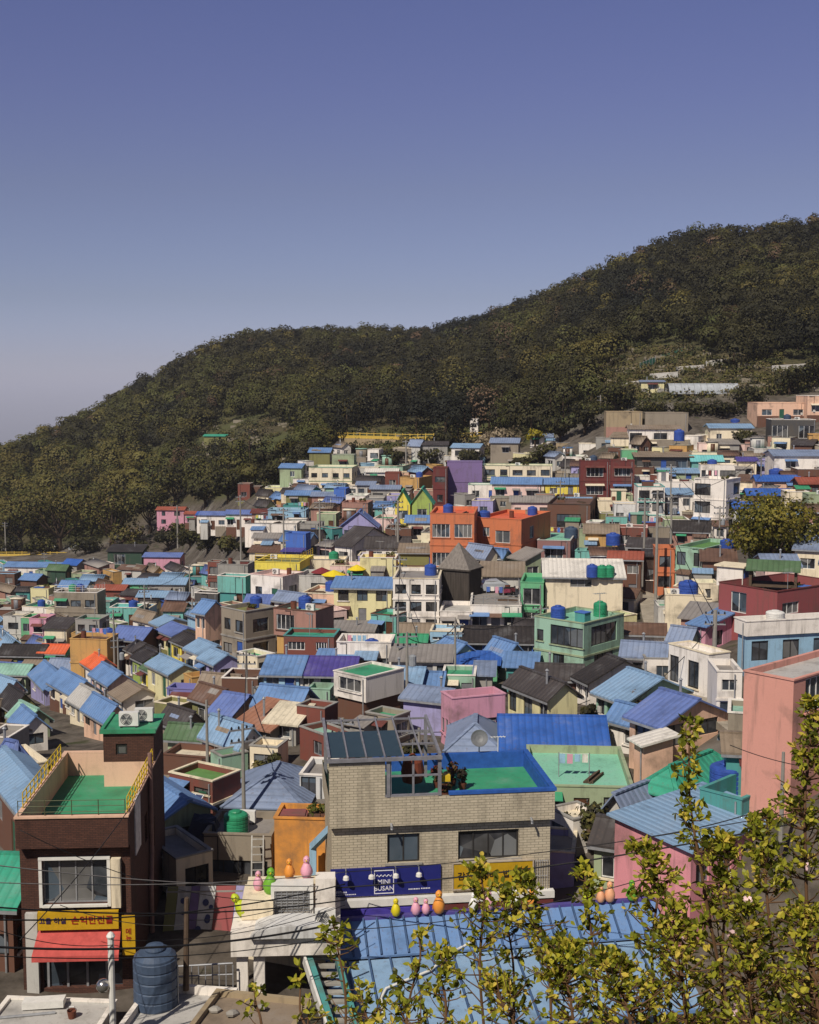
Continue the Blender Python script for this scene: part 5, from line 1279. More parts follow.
# ------------------------------------------------------------------ lower left corner
def corner():
    # white block house with air conditioner, arch and pillars
    Y = 52.0; o = at(231, 1000, Y); Z = lambda py: at(231, py, Y).z - o.z; X = lambda px: at(px, 940, Y).x - o.x
    t = thing('porch_house', 'white concrete porch house with pillars and a vaulted canopy', 'house', o, R(3))
    k = MB(); k.box(X(231), X(340), -.2, 3.2, Z(955), Z(930)); k.build('roof_slab', paint('white'), t)
    for a in (236, 253): MB().box(X(a), X(a + 11), .1, .6, -1, Z(955)).build('pillar', paint('white'), t)
    v = MB(); n = 10; r = (X(338) - X(250)) / 2; cx = X(294)
    pts = [(cx - r * math.cos(math.pi * i / n), Z(935) + .55 * math.sin(math.pi * i / n)) for i in range(n + 1)]
    for i in range(n): v.quad((pts[i][0], -.5, pts[i][1]), (pts[i + 1][0], -.5, pts[i + 1][1]), (pts[i + 1][0], .9, pts[i + 1][1]), (pts[i][0], .9, pts[i][1]))
    v.poly([(p[0], -.5, p[1]) for p in pts]); v.build('vault', paint('pale grey'), t)
    MB().box(X(240), X(335), 3.2, 5.0, -2, Z(922)).build('wall', paint('cream'), t)
    MB().box(X(273), X(335), 2.4, 2.7, Z(929), Z(903)).build('back_wall', paint('cream'), t)
    MB().box(X(315), X(335), 1.0, 1.8, Z(928), Z(890)).build('chimney_block', paint('white'), t)
    MB().box(X(240), X(272), .9, 3.0, Z(929), Z(912)).build('sloping_block', paint('cream'), t)
    rl = MB()
    for i in range(10): x = X(172) + (X(233) - X(172)) * i / 9; rl.tube([(x, -.3, Z(985)), (x, -.3, Z(962))], .03, 5)
    rl.tube([(X(172), -.3, Z(962)), (X(233), -.3, Z(960))], .04, 6); rl.tube([(X(172), -.3, Z(972)), (X(233), -.3, Z(971))], .03, 6); rl.build('railing', FRAME['silver'], t)
    # louvred air conditioner cage
    p = t.matrix_basis @ Vector((X(291), 1.2, Z(929)))
    a = thing('air_conditioner', 'boxed white air conditioner with a dark louvred front on the porch roof', 'air conditioner', p, R(3), 'outdoor air conditioner units')
    wd = (X(313) - X(270)) / 2; hh = Z(899) - Z(929)
    c = MB(); c.box(-wd, wd, -.0, .9, hh - .2, hh).box(-wd, -wd + .15, 0, .9, 0, hh - .2).box(wd - .15, wd, 0, .9, 0, hh - .2).box(-wd + .15, wd - .15, .6, .9, 0, hh - .2); c.build('casing', WHITEP, a)
    l = MB()
    for i in range(9): z = .05 + (hh - .3) * i / 8; l.box(-wd + .16, wd - .16, .05, .09, z, z + .05)
    for i in range(7): x = -wd + .2 + (2 * wd - .4) * i / 6; l.box(x, x + .03, .02, .049, .02, hh - .21)
    l.build('louvre', METAL, a)
    ac(t.matrix_basis @ Vector((X(325), .3, Z(930))), R(3), 'small white air conditioner at the right end of the porch roof', 1.0)
    # bird figures on this roof
    for px, y, hg, col, lb, ti in ((246, 1.2, 1.25, 'lime', 'large lime and green bird figure leaning on the porch house roof', R(-32)), (255, 2.3, .9, 'pink', 'pink bird figure behind the leaning lime one', 0), (267, 1.9, 1.2, 'green', 'bright green bird figure on the porch house roof', R(4)),
                               (287, 2.55, .95, 'orange', 'orange bird figure behind the louvred air conditioner', 0), (305, 2.55, 1.05, 'pink', 'pink bird figure beside the orange yellow wall', 0)):
        BIRD(t.matrix_basis @ Vector((X(px), y, Z(929) if y < 1.5 else (Z(912) if px < 270 else Z(903)))), hg, col, lb, R(3), ti)
    # striped painted boards
    Yb = 57.0; ob = at(160, 952, Yb); zz = at(160, 895, Yb).z - ob.z
    m = thing('painted_hoarding', 'slanting hoarding painted in purple, white, maroon and olive bands', 'hoarding', ob, R(2))
    xs = [(160, 171, 'olive'), (171, 184, 'light grey'), (184, 193, 'purple'), (193, 209, 'pale grey'), (209, 229, 'crimson'), (229, 241, 'lilac')]
    for a, b, cn in xs:
        xa, xb = at(a, 950, Yb).x - ob.x, at(b, 950, Yb).x - ob.x
        MB().slab([(xa + .01, 0, 0), (xb - .01, 0, 0), (xb + .25, 1.0, zz), (xa + .27, 1.0, zz)], .08).build('panel', paint(cn), m)
    g = random.Random(3); mk = MB()
    for a, b in ((171, 184), (193, 209)):
        for i in range(6):
            s = g.uniform(.08, .9); xa = at(g.uniform(a + 2, b - 2), 950, Yb).x - ob.x + .26 * s; r = g.uniform(.07, .16)
            mk.poly([(xa + r * math.cos(q), s * 1.0 + r * math.sin(q) * .5 - .03, s * zz + r * math.sin(q) + .04) for q in [j * .785 for j in range(8)]])
    mk.build('painted_shapes', plain('navy_mark', '3b3f66', .6), m)
    xw = at(241, 950, Yb).x - ob.x
    MB().box(0.2, xw, .9, 1.3, -3, zz - .2).build('backing_wall', paint('grey'), m)
    MB().box(.0, xw, -.1, -.02, -.5, -.02).build('base_band', paint('teal'), m)
    # white roof with the big tank
    r = house(112, 205, 216, 1046, 1100, 8, 'white', 'f', 'light grey', 'white house with pale grey roof carrying the big grey blue tank', 'white house under the big tank', Y=45.5, n=2, dep=4.5, par=.25, cop='white')
    tank(on_roof(r['rec'] if 'rec' in r else r, 156, 1004), .9, 2.4, GREYB, 'very large grey blue water tank in the lower left corner')
    house(-30, 86, 88, 1052, 1100, 4, 'light grey', 'f', 'light grey', 'light grey flat roof at the bottom left edge', 'light grey flat roof', Y=46.0, n=2, dep=4.0, par=.06, cop='white')
    house(185, 284, 300, 1046, 1100, 12, 'stone', 'f', 'grey brown', 'rough stone coloured flat roof at the bottom edge by the shrubs', 'rough stone coloured roof', Y=44.0, n=2, dep=3.5, par=.15, cop='stone')
    # teal frame leading down to the shed
    q = thing('stair_frame', 'teal green painted stair side with white edge beside the wide roof', 'stairway', at(310, 1000, 50), 0)
    b = MB(); p0 = at(306, 952, 53) - at(310, 1000, 50); p1 = at(335, 1040, 47) - at(310, 1000, 50)
    b.beam(p0, p1, .28, .5); b.beam(p0 + Vector((1.3, 0, 0)), p1 + Vector((1.0, 0, 0)), .2, .4); b.build('stringer', paint('teal'), q)
    s = MB()
    for i in range(10): c = p0.lerp(p1, i / 9.5); s.box(c.x + .15, c.x + 1.15, c.y - .15, c.y + .15, c.z - .3, c.z - .2)
    s.build('tread', CONC, q); b = MB(); b.beam(p0 + Vector((-.22, 0, .1)), p1 + Vector((-.22, 0, .1)), .1, .5); b.build('white_edge', WHITEP, q)
    # silver mirror ball on a white pole
    pz = at(113, 1030, 45.5); zt = at(113, 938, 45.5).z - pz.z
    po = thing('lamp_post', 'white pole with a silver globe in front of the coral awning', 'pole', pz, 0)
    MB().tube([(0, 0, -2), (0, 0, zt)], .12, 10).build('shaft', WHITEP, po); MB().lathe([(.14, 0), (.17, .08), (.1, .2), (.02, .25)], (0, 0, zt), 10).build('cap', WHITEP, po)
    zg = at(105, 985, 45.5).z - pz.z
    MB().lathe([(.02, -.27), (.16, -.22), (.25, -.1), (.27, 0), (.25, .1), (.16, .22), (.02, .27)], (-.32, -.05, zg), 14).build('globe', plain('silver', 'b9b6b2', .2, .6, .8), po, True)
    wd = MB().tube([(0, 0, 0), (.1, 0, 4.0)], [.13, .1], 8).build('wooden_post', WOODP, None); wd.location = at(186, 990, 50); tag(wd, 'thin brown wooden post in front of the painted hoarding', 'post')
    # ladder leaning at the shaded doorway
    la = thing('ladder', 'pale ladder leaning in front of the shaded doorway', 'ladder', at(257, 905, 62.5), R(2))
    l = MB(); hh = 3.4
    for sx in (-.3, .3): l.beam((sx, 0, 0), (sx, .9, hh), .07, .07)
    l.build('rail', paint('light grey'), la); l = MB()
    for i in range(9): f = (i + .5) / 9; l.beam((-.3, .9 * f, hh * f), (.3, .9 * f, hh * f), .05, .05)
    l.build('rungs', paint('light grey'), la)
    # tarpaulin over stored goods in the shade, solar panel
    ta = thing('tarpaulin_stack', 'dark blue tarpaulin draped over a stack in the shade of the brick building', 'tarpaulin', at(205, 858, 66), 0)
    b = MB(); g = random.Random(8); n = 9; P = {}
    for i in range(n):
        for j in range(n):
            u, v = i / (n - 1) * 2 - 1, j / (n - 1) * 2 - 1; e = max(abs(u), abs(v))
            P[i, j] = (u * 1.2 * (1 + .12 * (e > .9)), v * 1.0, 2.2 * (1 - max(0, e - .55) / .45 * .95) + g.uniform(-.15, .15) - .2 * u)
    for i in range(n - 1):
        for j in range(n - 1): b.quad(P[i, j], P[i + 1, j], P[i + 1, j + 1], P[i, j + 1])
    b.build('tarpaulin', plain('navy_tarpaulin', '262b3d', .5, .3), ta)
    MB().box(-1.05, 1.05, -.85, .85, -3, .3).build('stacked_goods', paint('dark grey'), ta)
    so_ = thing('solar_panel', 'tilted solar panel right of the brick building side wall', 'solar panel', at(181, 815, 72), R(-25))
    b = MB(); b.slab([(-1.1, -.8, 0), (1.1, -.8, 0), (1.1, .8, 1.1), (-1.1, .8, 1.1)], .06); b.build('panel', plain('solar_cells', '3c4468', .15, .6), so_)
    gr = MB()
    for i in range(5): x = -1.1 + .55 * i; gr.beam((x, -.8, .03), (x, .8, 1.13), .05, .03)
    for j in range(4): v = -.8 + 1.6 * j / 3; gr.beam((-1.1, v, (v + .8) / 1.6 * 1.1 + .03), (1.1, v, (v + .8) / 1.6 * 1.1 + .03), .05, .03)
    gr.build('grid', WHITEP, so_); MB().box(-.9, .9, .5, .62, -4, .8).build('stand', METAL, so_)
corner()
# ------------------------------------------------------------------ water tanks on named roofs
def rt_tank(lm, px, py, r, hh, mat, label): tank(loc_on(find(lm), px, py), r, hh, mat, label)
rt_tank('grey beige corner house', 256, 607, .6, 1.1, BLUEP, 'blue water tank on the roof of the grey beige corner house')
rt_tank('rose brown house with grid windows', 305, 608, .65, 1.2, BLUEP, 'bright blue water tank on the rose brown house with grid windows')
rt_tank('teal box house', 727, 790, .95, 1.5, BLUEP, 'blue water tank inside the teal walled roof yard')
rt_tank('mauve brick house', 571, 538, .9, 1.5, GREYB, 'dark grey blue tank on the mauve brick house')
rt_tank('turquoise house with green tank', 402, 612, .9, 1.2, GREENP, 'green water tank on the turquoise house')
rt_tank('right orange house', 484, 519, .8, 1.1, BLUEP, 'blue water tank on the right orange house')
rt_tank('mint corner building', 600, 616, .6, 1.3, GREENP, 'dark green tank on the mint corner building')
rt_tank('blank cream house with ball tank', 688, 596, .95, 1.5, BLUEP, 'big round blue tank on the blank cream house')
rt_tank('large blank cream house', 592, 577, .6, 1.3, BLUEP, 'blue water tank against the white roof of the large cream house')
rt_tank('large blank cream house', 602, 577, .6, 1.2, GREENP, 'green water tank left of centre on the large cream house')
rt_tank('large blank cream house', 609, 577, .55, 1.2, GREENP, 'right green water tank on the large cream house')
rt_tank('low red brick house', 613, 545, .9, 1.5, BLUEP, 'blue drum tank at the left of the low red brick house')
rt_tank('cream cottage under the peach houses', 735, 425, .9, 1.2, BLUEP, 'blue tank on the cream cottage at the top of the village')
rt_tank('white house with four windows', 679, 441, .75, 1.6, BLUEP, 'blue drum at the right end of the house with four windows')
rt_tank('white house with glass band', 712, 466, .8, 1.1, BLUEP, 'blue tank on the white house with glass band')
rt_tank('bright blue roofed house above the tree', 776, 478, 1.15, 1.5, BLUEP, 'large blue domed tank behind the bright blue roof')
rt_tank('white and blue modern house', 775, 621, .7, .8, WHITEP, 'low white tank on the white and blue modern house')
rt_tank('pale mint house with green rooftop', 727, 548, .8, 1.0, BLUEP, 'small blue tank on the pale mint house')
tank(at(290, 752, 95), .95, 1.6, GREYB, 'grey blue tank beside the rusty tin roof')
tank(at(109, 640, 168), .9, 1.6, BLUEP, 'blue tank standing right of the ochre building')
# ------------------------------------------------------------------ poles and wires
CONP = plain('pole_concrete', '8d8880', .85, .2, 0, .15)
def pole(px, top, bot, Y, label, r=.15, arm=True, tr=False, name='utility_pole', mat=None):
    p = at(px, bot, Y); hh = at(px, top, Y).z - p.z
    t = thing(name, label, 'utility pole', p, R(random.Random(px).uniform(-30, 30)), 'utility poles in the village')
    MB().tube([(0, 0, -2), (0, 0, hh)], [r * 1.25, r * .75], 8).build('shaft', mat or CONP, t)
    if arm:
        for z in (hh - .35, hh - 1.1):
            a = MB().box(-.8, .8, -.05, .05, z - .05, z + .05).build('crossarm', METAL, t)
            for x in (-.7, -.25, .25, .7): MB().lathe([(.05, 0), (.08, .08), (.04, .18)], (x, 0, z + .05), 6).build('insulator', BLACKP, a)
    if tr:
        MB().lathe([(.28, 0), (.3, .05), (.3, .75), (.12, .85)], (.42, 0, hh - 2.6), 12).build('transformer', plain('transformer_grey', '8c8f92'), t)
    return p + Vector((0, 0, hh))
PP = {}
for key, px, top, bot, Y, r, tr, lb in (
    ('a', 655, 490, 632, 138, .17, 1, 'tall concrete utility pole in the middle of the stair street'), ('b', 643, 498, 606, 150, .15, 0, 'utility pole left of the tall one in the stair street'), ('c', 670, 494, 582, 158, .15, 1, 'utility pole in front of the narrow orange house'),
    ('d', 713, 610, 706, 94, .2, 0, 'thick concrete pole at the corner of the long white lane house'), ('e', 343, 718, 812, 78, .14, 0, 'utility pole rising behind the big hipped grey blue roof'), ('f', 208, 700, 795, 84, .12, 0, 'slim pole in front of the red brick house with green deck'),
    ('g', 398, 500, 572, 172, .17, 1, 'utility pole between the green gables and the dark gable roof'), ('h', 320, 500, 562, 185, .15, 0, 'utility pole right of the blue cube house'), ('i', 284, 508, 572, 180, .14, 0, 'utility pole at the left side of the blue cube house'),
    ('j', 241, 495, 558, 215, .15, 0, 'utility pole left of the long plain white house'), ('k', 178, 505, 556, 322, .22, 0, 'pole standing on the road at the foot of the wood'), ('l', 189, 522, 556, 320, .18, 0, 'short street pole beside the yellow barrier'),
    ('m', 6, 522, 557, 352, .2, 0, 'utility pole at the far left by the parked cars'), ('n', 419, 728, 762, 86, .13, 0, 'utility pole in front of the blank pink building'), ('o', 406, 440, 478, 260, .18, 0, 'pole above the large cream building by the hill lane'),
    ('p', 760, 455, 505, 195, .14, 0, 'thin pole beside the bright blue roofs'), ('q', 782, 752, 800, 57, .1, 0, 'short grey pole against the big salmon building'), ('r', 600, 395, 432, 262, .16, 0, 'pole left of the old stone building')):
    PP[key] = pole(px, top, bot, Y, lb, r, key not in ('q', 'l', 'f'), tr)
def wire(a, b, sag, r, label, mat=None, group='overhead cables'):
    c = (a + b) / 2; n = 26
    pts = [a.lerp(b, i / n) - c - Vector((0, 0, sag * 4 * (i / n) * (1 - i / n))) for i in range(n + 1)]
    o = MB().tube(pts, r, 5).build('cable', mat or WIRE, None, True); o.location = c; tag(o, label, 'cable', group); return o
PALEW = plain('pale_cable', '8f8a86', .6)
for i, (x0, y0, Y0, x1, y1, Y1, sg, r, mt, lb) in enumerate((
    (-60, 858, 40, 335, 886, 54, .3, .02, PALEW, 'pale cable crossing in front of the brick building window'),
    (-60, 880, 40, 345, 872, 55, .35, .018, PALEW, 'thin pale cable running to the navy sign'),
    (-60, 902, 40, 345, 900, 53, .5, .03, WIRE, 'black cable crossing just above the yellow lettered sign'),
    (-60, 918, 40, 345, 884, 53, .6, .03, WIRE, 'black cable crossing the yellow lettered sign'),
    (-60, 943, 40, 330, 925, 50, .55, .045, WIRE, 'thick black cable crossing the coral awning'),
    (-60, 952, 40, 330, 938, 50, .5, .02, WIRE, 'thin black cable below the thick one at the coral awning'),
    (335, 888, 54, 900, 800, 46, .5, .035, WIRE, 'thick black cable rising from the navy sign to the right edge'),
    (345, 872, 55, 900, 792, 46, .4, .02, WIRE, 'thin black cable above the thick one over the yellow sign'),
    (345, 930, 52, 640, 880, 52, .4, .02, WIRE, 'black cable along the ridge with the bird figures'),
    (20, 940, 42, 130, 808, 52, .2, .02, WIRE, 'slanting cable to the roof rail of the brick building'),
    (640, 838, 50, 790, 800, 50, .2, .025, WIRE, 'short cable over the bright pink wall'),
    (730, 745, 58, 905, 770, 50, .5, .02, WIRE, 'cable sagging across the salmon wall'))):
    wire(at(x0, y0, Y0), at(x1, y1, Y1), sg, r, lb, mt)
for a, b, lb in (('a', 'b', 'cable between the two poles of the stair street'), ('a', 'c', 'cable from the tall pole to the pole by the orange house'), ('a', 'd', 'long cable from the tall pole down to the lane house corner'), ('g', 'h', 'cable over the dark gable roofs'), ('h', 'i', 'cable over the blue cube house'), ('i', 'j', 'cable over the long plain white house'), ('c', 'p', 'cable running up to the bright blue roofs')):
    wire(PP[a] - Vector((0, 0, .4)), PP[b] - Vector((0, 0, .4)), .8, .035, lb)
wire(PP['d'] - Vector((0, 0, 1)), at(590, 735, 84), .6, .03, 'cable from the lane house corner over the sky blue roof'); wire(PP['n'] - Vector((0, 0, .3)), at(590, 700, 95), .7, .03, 'cable from the pole by the pink building to the right')
wire(PP['n'] - Vector((0, 0, .5)), at(330, 745, 80), .6, .025, 'cable from the pole by the pink building to the left')
# ------------------------------------------------------------------ left road with yellow barrier and cars; hill lane
def wall_run(name, pts, hgt, thick, mat, label, cat, zoff=0):
    c = sum(pts, Vector()) / len(pts); b = MB()
    for p, q in zip(pts[:-1], pts[1:]): b.beam(p - c + Vector((0, 0, zoff + hgt / 2)), q - c + Vector((0, 0, zoff + hgt / 2)), thick, hgt)
    t = thing(name, label, cat, c); b.build('wall', mat, t); return t, c
def barrier(pts, label, hgt=1.1, under=4.5):
    t, c = wall_run('retaining_wall', pts, under, .8, paint('stone'), 'rough stone retaining wall under the ' + label, 'retaining wall', -under)
    b = thing('road_barrier', label, 'road barrier', c); m = MB(); ps = MB()
    for p, q in zip(pts[:-1], pts[1:]):
        m.beam(p - c + Vector((0, 0, hgt * .3)), q - c + Vector((0, 0, hgt * .3)), .25, hgt * .55); m.beam(p - c + Vector((0, 0, hgt)), q - c + Vector((0, 0, hgt)), .15, .15)
        n = max(2, int((q - p).length / 2.2))
        for i in range(n): x = p.lerp(q, i / n) - c; ps.box(x.x - .15, x.x + .15, x.y - .12, x.y + .12, -.2, hgt + .25) if False else ps.tube([x, x + Vector((0, 0, hgt + .25))], .14, 5)
    m.build('rail', plain('faded_yellow', 'c7a84a', .7), b); ps.build('posts', plain('faded_yellow', 'c7a84a', .7), b)
B1 = [at(-40, 556, 352), at(30, 556, 350), at(106, 557, 342)]
barrier(B1, 'yellow road barrier at the far left below the wood')
B2 = [at(172, 557, 322), at(200, 557, 318), at(232, 559, 312)]
barrier(B2, 'yellow road barrier left of the long white row')
road = MB()
for p, q in zip(B1[:-1], B1[1:]): road.quad(p + Vector((0, .5, -.1)), q + Vector((0, .5, -.1)), q + Vector((0, 9, .1)), p + Vector((0, 9, .1)))
p, q = B1[-1], B2[0]; road.quad(p + Vector((0, .5, -.1)), q + Vector((0, .5, -.1)), q + Vector((0, 9, .1)), p + Vector((0, 9, .1)))
for p, q in zip(B2[:-1], B2[1:]): road.quad(p + Vector((0, .5, -.1)), q + Vector((0, .5, -.1)), q + Vector((0, 9, .1)), p + Vector((0, 9, .1)))
road.build('road', plain('asphalt', '4a4745', .9, .2), None, kind='structure')
def car(p, rz, col, label, L=4.3):
    t = thing('parked_car', label, 'car', p, rz, 'cars parked in the village')
    prof = [(-.5, .28), (-.5, .62), (-.36, .72), (-.22, 1.05 if True else 0), (-.16, 1.36), (.22, 1.4), (.4, 1.05), (.5, .95), (.5, .28)]
    b = MB(); hw = .85; n = len(prof)
    for sx in (-1, 1): b.poly([(x * L, sx * hw * (.8 if z > 1.1 else 1), z) for x, z in (prof if sx < 0 else prof[::-1])])
    for i in range(n):
        (xa, za), (xb, zb) = prof[i], prof[(i + 1) % n]; ka, kb = (.8 if za > 1.1 else 1), (.8 if zb > 1.1 else 1)
        b.quad((xa * L, hw * ka, za), (xb * L, hw * kb, zb), (xb * L, -hw * kb, zb), (xa * L, -hw * ka, za))
    b.build('body', plain('car_' + col, {'white': 'dcdad6', 'silver': '9fa2a6', 'yellow': 'c9a224', 'dark': '3c3d42', 'orange': 'd0801c'}[col], .3, .5, 0, .05), t)
    g = MB()
    for sx in (-1, 1): g.poly([(x * L, sx * (hw * k + .012), z) for x, z, k in ((-.2, 1.07, .94), (.37, 1.07, .94), (.2, 1.34, .82), (-.145, 1.32, .82))])
    g.poly([(.415 * L, -.7, 1.08), (.415 * L, .7, 1.08), (.25 * L, .62, 1.385), (.25 * L, -.62, 1.385)]); g.poly([(-.23 * L, -.7, 1.07), (-.23 * L, .7, 1.07), (-.17 * L, .62, 1.34), (-.17 * L, -.62, 1.34)])
    g.build('windows', GLASS, t)
    for sx in (-1, 1):
        for x in (-.31, .31):
            w_ = MB().lathe([(.1, -.1), (.31, -.1), (.33, -.06), (.33, .06), (.31, .1), (.1, .1)], n=14).build('wheel', RUBBER, t)
            w_.location = (x * L, sx * .8, .33); w_.rotation_euler = (R(90), 0, 0)
    return t
for px, py, Y, col, lb in ((10, 552.5, 356, 'silver', 'leftmost car behind the yellow barrier, silver'), (27, 552.5, 355, 'dark', 'dark car parked second from the left behind the yellow barrier'), (55, 552.3, 353, 'white', 'white car parked in the middle behind the yellow barrier'), (77, 552.5, 351, 'silver', 'silver car left of the yellow one behind the barrier'), (100, 553, 349, 'yellow', 'yellow car at the end of the barrier beside the black green house'),
                        (201, 554, 324, 'white', 'white car above the stone retaining wall by the long white row'), (217, 554.5, 322, 'silver', 'silver car at the right end of the yellow barrier')):
    p = at(px, py, Y); p.z += .55; car(p, R(random.Random(px).choice([4, 184])), col, lb)
L1 = [at(330, 438, 320), at(360, 438.5, 312), at(410, 440, 302), at(450, 439.5, 296), at(482, 438, 290)]
barrier(L1, 'yellow fence along the hillside lane', 1.3, 3.2)
# ------------------------------------------------------------------ rooftop pavilion, greenhouse, nets
r_ = find('crimson house'); pc = loc_on(r_, 773, 589)
pv = thing('pavilion', 'green roofed open pavilion on the crimson house', 'pavilion', pc, R(-18)); pw, pd, ph_ = 1.9, 1.3, 2.0
for sx in (-1, 1):
    for sy in (-1, 1): MB().box(sx * pw - .12, sx * pw + .12, sy * pd - .12, sy * pd + .12, 0, ph_).build('post', WOODP, pv)
b = MB()
for sg in (-1, 1):
    pts = [(-pw - .4, sg * (pd + .5), ph_ - .1), (pw + .4, sg * (pd + .5), ph_ - .1), (pw + .4, 0, ph_ + .6), (-pw - .4, 0, ph_ + .6)]; b.slab(pts if sg < 0 else pts[::-1], .12)
b.build('roof', roofm('moss', 'x'), pv); MB().box(-pw, pw, -pd, pd, .35, .5).build('platform', WOODP, pv)
sd = thing('roof_shed', 'small white shed with flat cream roof left of the green pavilion', 'shed', loc_on(r_, 733, 585), R(-35))
MB().box(-1.2, 1.2, -.9, 1.1, 0, 1.75).build('wall', paint('white'), sd); MB().box(-1.4, 1.4, -1.1, 1.3, 1.75, 1.9).build('roof', paint('cream'), sd); MB().box(1.2, 1.25, -.6, .5, .1, 1.65).build('door', DOORM[2], sd)
gh = thing('greenhouse', 'long silver plastic greenhouse on the slope above the village', 'greenhouse', at(702, 394, dY(702, 394)), R(2)); Lg = (738 - 668) / F * dY(702, 394); b = MB(); n = 9; rr = 2.0
for i in range(n):
    a0, a1 = math.pi * i / n, math.pi * (i + 1) / n; b.quad((-Lg / 2, -rr * math.cos(a0), rr * math.sin(a0) * 1.15), (Lg / 2, -rr * math.cos(a0), rr * math.sin(a0) * 1.15), (Lg / 2, -rr * math.cos(a1), rr * math.sin(a1) * 1.15), (-Lg / 2, -rr * math.cos(a1), rr * math.sin(a1) * 1.15))
b.build('cover', plain('milky_plastic', 'a9adb0', .3, .5, 0, .25, 1), gh)
hp = MB()
for k in range(12): x = -Lg / 2 + Lg * k / 11; hp.tube([(x, -(rr + .03) * math.cos(math.pi * i / 10), (rr + .03) * 1.15 * math.sin(math.pi * i / 10)) for i in range(11)], .05, 4)
hp.build('hoops', METAL, gh)
for px0, px1, py0, py1, Y, lb in ((640, 655, 372, 366, 305, 'lower part of the green net fence climbing the slope'), (655, 684, 366, 356, 315, 'upper part of the green net fence climbing the slope'), (690, 745, 389, 387, 285, 'green net fence behind the silver greenhouse')):
    a, c = at(px0, py0, Y), at(px1, py1, Y + 4); cc = (a + c) / 2; f = thing('net_fence', lb, 'fence', cc, 0, 'green net fences on the slope')
    m = MB(); m.beam(a - cc + Vector((0, 0, 1.1)), c - cc + Vector((0, 0, 1.1)), .06, 2.0); m.build('net', plain('green_net', '3a6b5a', .8, .2, 0, .4, 1.5), f)
    m = MB(); 
    for i in range(6): q = a.lerp(c, i / 5) - cc; m.tube([q - Vector((0, 0, .5)), q + Vector((0, 0, 2.4))], .07, 5)
    m.build('posts', METAL, f)
sh = house(641, 664, 667, 382, 392, 6, 'pale yellow', 's', 'grey blue', 'pale yellow shed left of the silver greenhouse', 'pale yellow hillside shed', n=1, rise=.6, name='shed', cat='shed')
house(470, 478, 481, 419, 440, 8, 'white', 'f', 'white', 'slim white hut among the trees at the end of the hill lane', 'slim white hut on the hill', Y=292, n=1, dep=4)
house(204, 226, 228, 437, 441, 5, 'olive', 'gx', 'teal', 'green roofed shed in the clearing below the left hill', 'green roofed hillside shed', n=0, door=False, rise=.7, name='shed', cat='shed')
house(238, 250, 252, 484, 503, 5, 'red brick', 'f', 'cream', 'lone red brick hut with cream roof below the clearing', 'lone red brick hut', Y=285, n=1, dep=4)
house(250, 260, 262, 487, 502, 5, 'brown', 'f', 'grey', 'brown hut right of the lone red brick hut', None, Y=287, n=1, dep=4)
house(530, 552, 554, 437, 447, 6, 'white', 'gx', 'grey blue', 'low white house with grey blue roof beside the pale blossom tree', 'white house by the blossom tree', Y=262, n=2, rise=1.0)
house(556, 578, 580, 443, 455, 6, 'stone', 'f', 'grey', 'stone coloured terrace house above the yellow house', None, Y=252, n=2)
house(579, 606, 609, 444, 462, 6, 'white', 'f', 'grey', 'white house behind the left maroon house', 'white house behind the maroon pair', Y=240, n=2)
house(596, 612, 614, 438, 452, 6, 'grey', 'f', 'grey', 'grey house left of the house with four windows', None, Y=238, n=1)

# parasols and awnings on the cafe terrace
for px, py, Y, r, col, lb in ((334, 590, 152, 1.55, 'yellow', 'yellow parasol on the terrace left of the pale yellow house'), (322, 587, 155, 1.4, 'maroon', 'maroon parasol beside the yellow one on the terrace'), (357, 584, 158, 1.2, 'yellow', 'yellow parasol behind the pale yellow house'), (376, 582, 160, 1.5, 'yellow', 'wider yellow parasol behind the pale yellow house'), (389, 578, 164, 1.9, 'yellow', 'largest yellow parasol near the utility pole behind the pale yellow house')):
    t = thing('parasol', lb, 'parasol', at(px, py, Y), 0, 'parasols on the cafe terrace')
    MB().tube([(0, 0, -1), (0, 0, 2.5)], .05, 6).build('pole', METAL, t); MB().lathe([(r, 1.85), (r * 1.0, 1.9), (r * .55, 2.2), (.05, 2.5)], n=8).build('canopy', plain('parasol_' + col, {'yellow': 'dcc22c', 'maroon': '7a2f34'}[col], .8, .2, 0, .1), t)
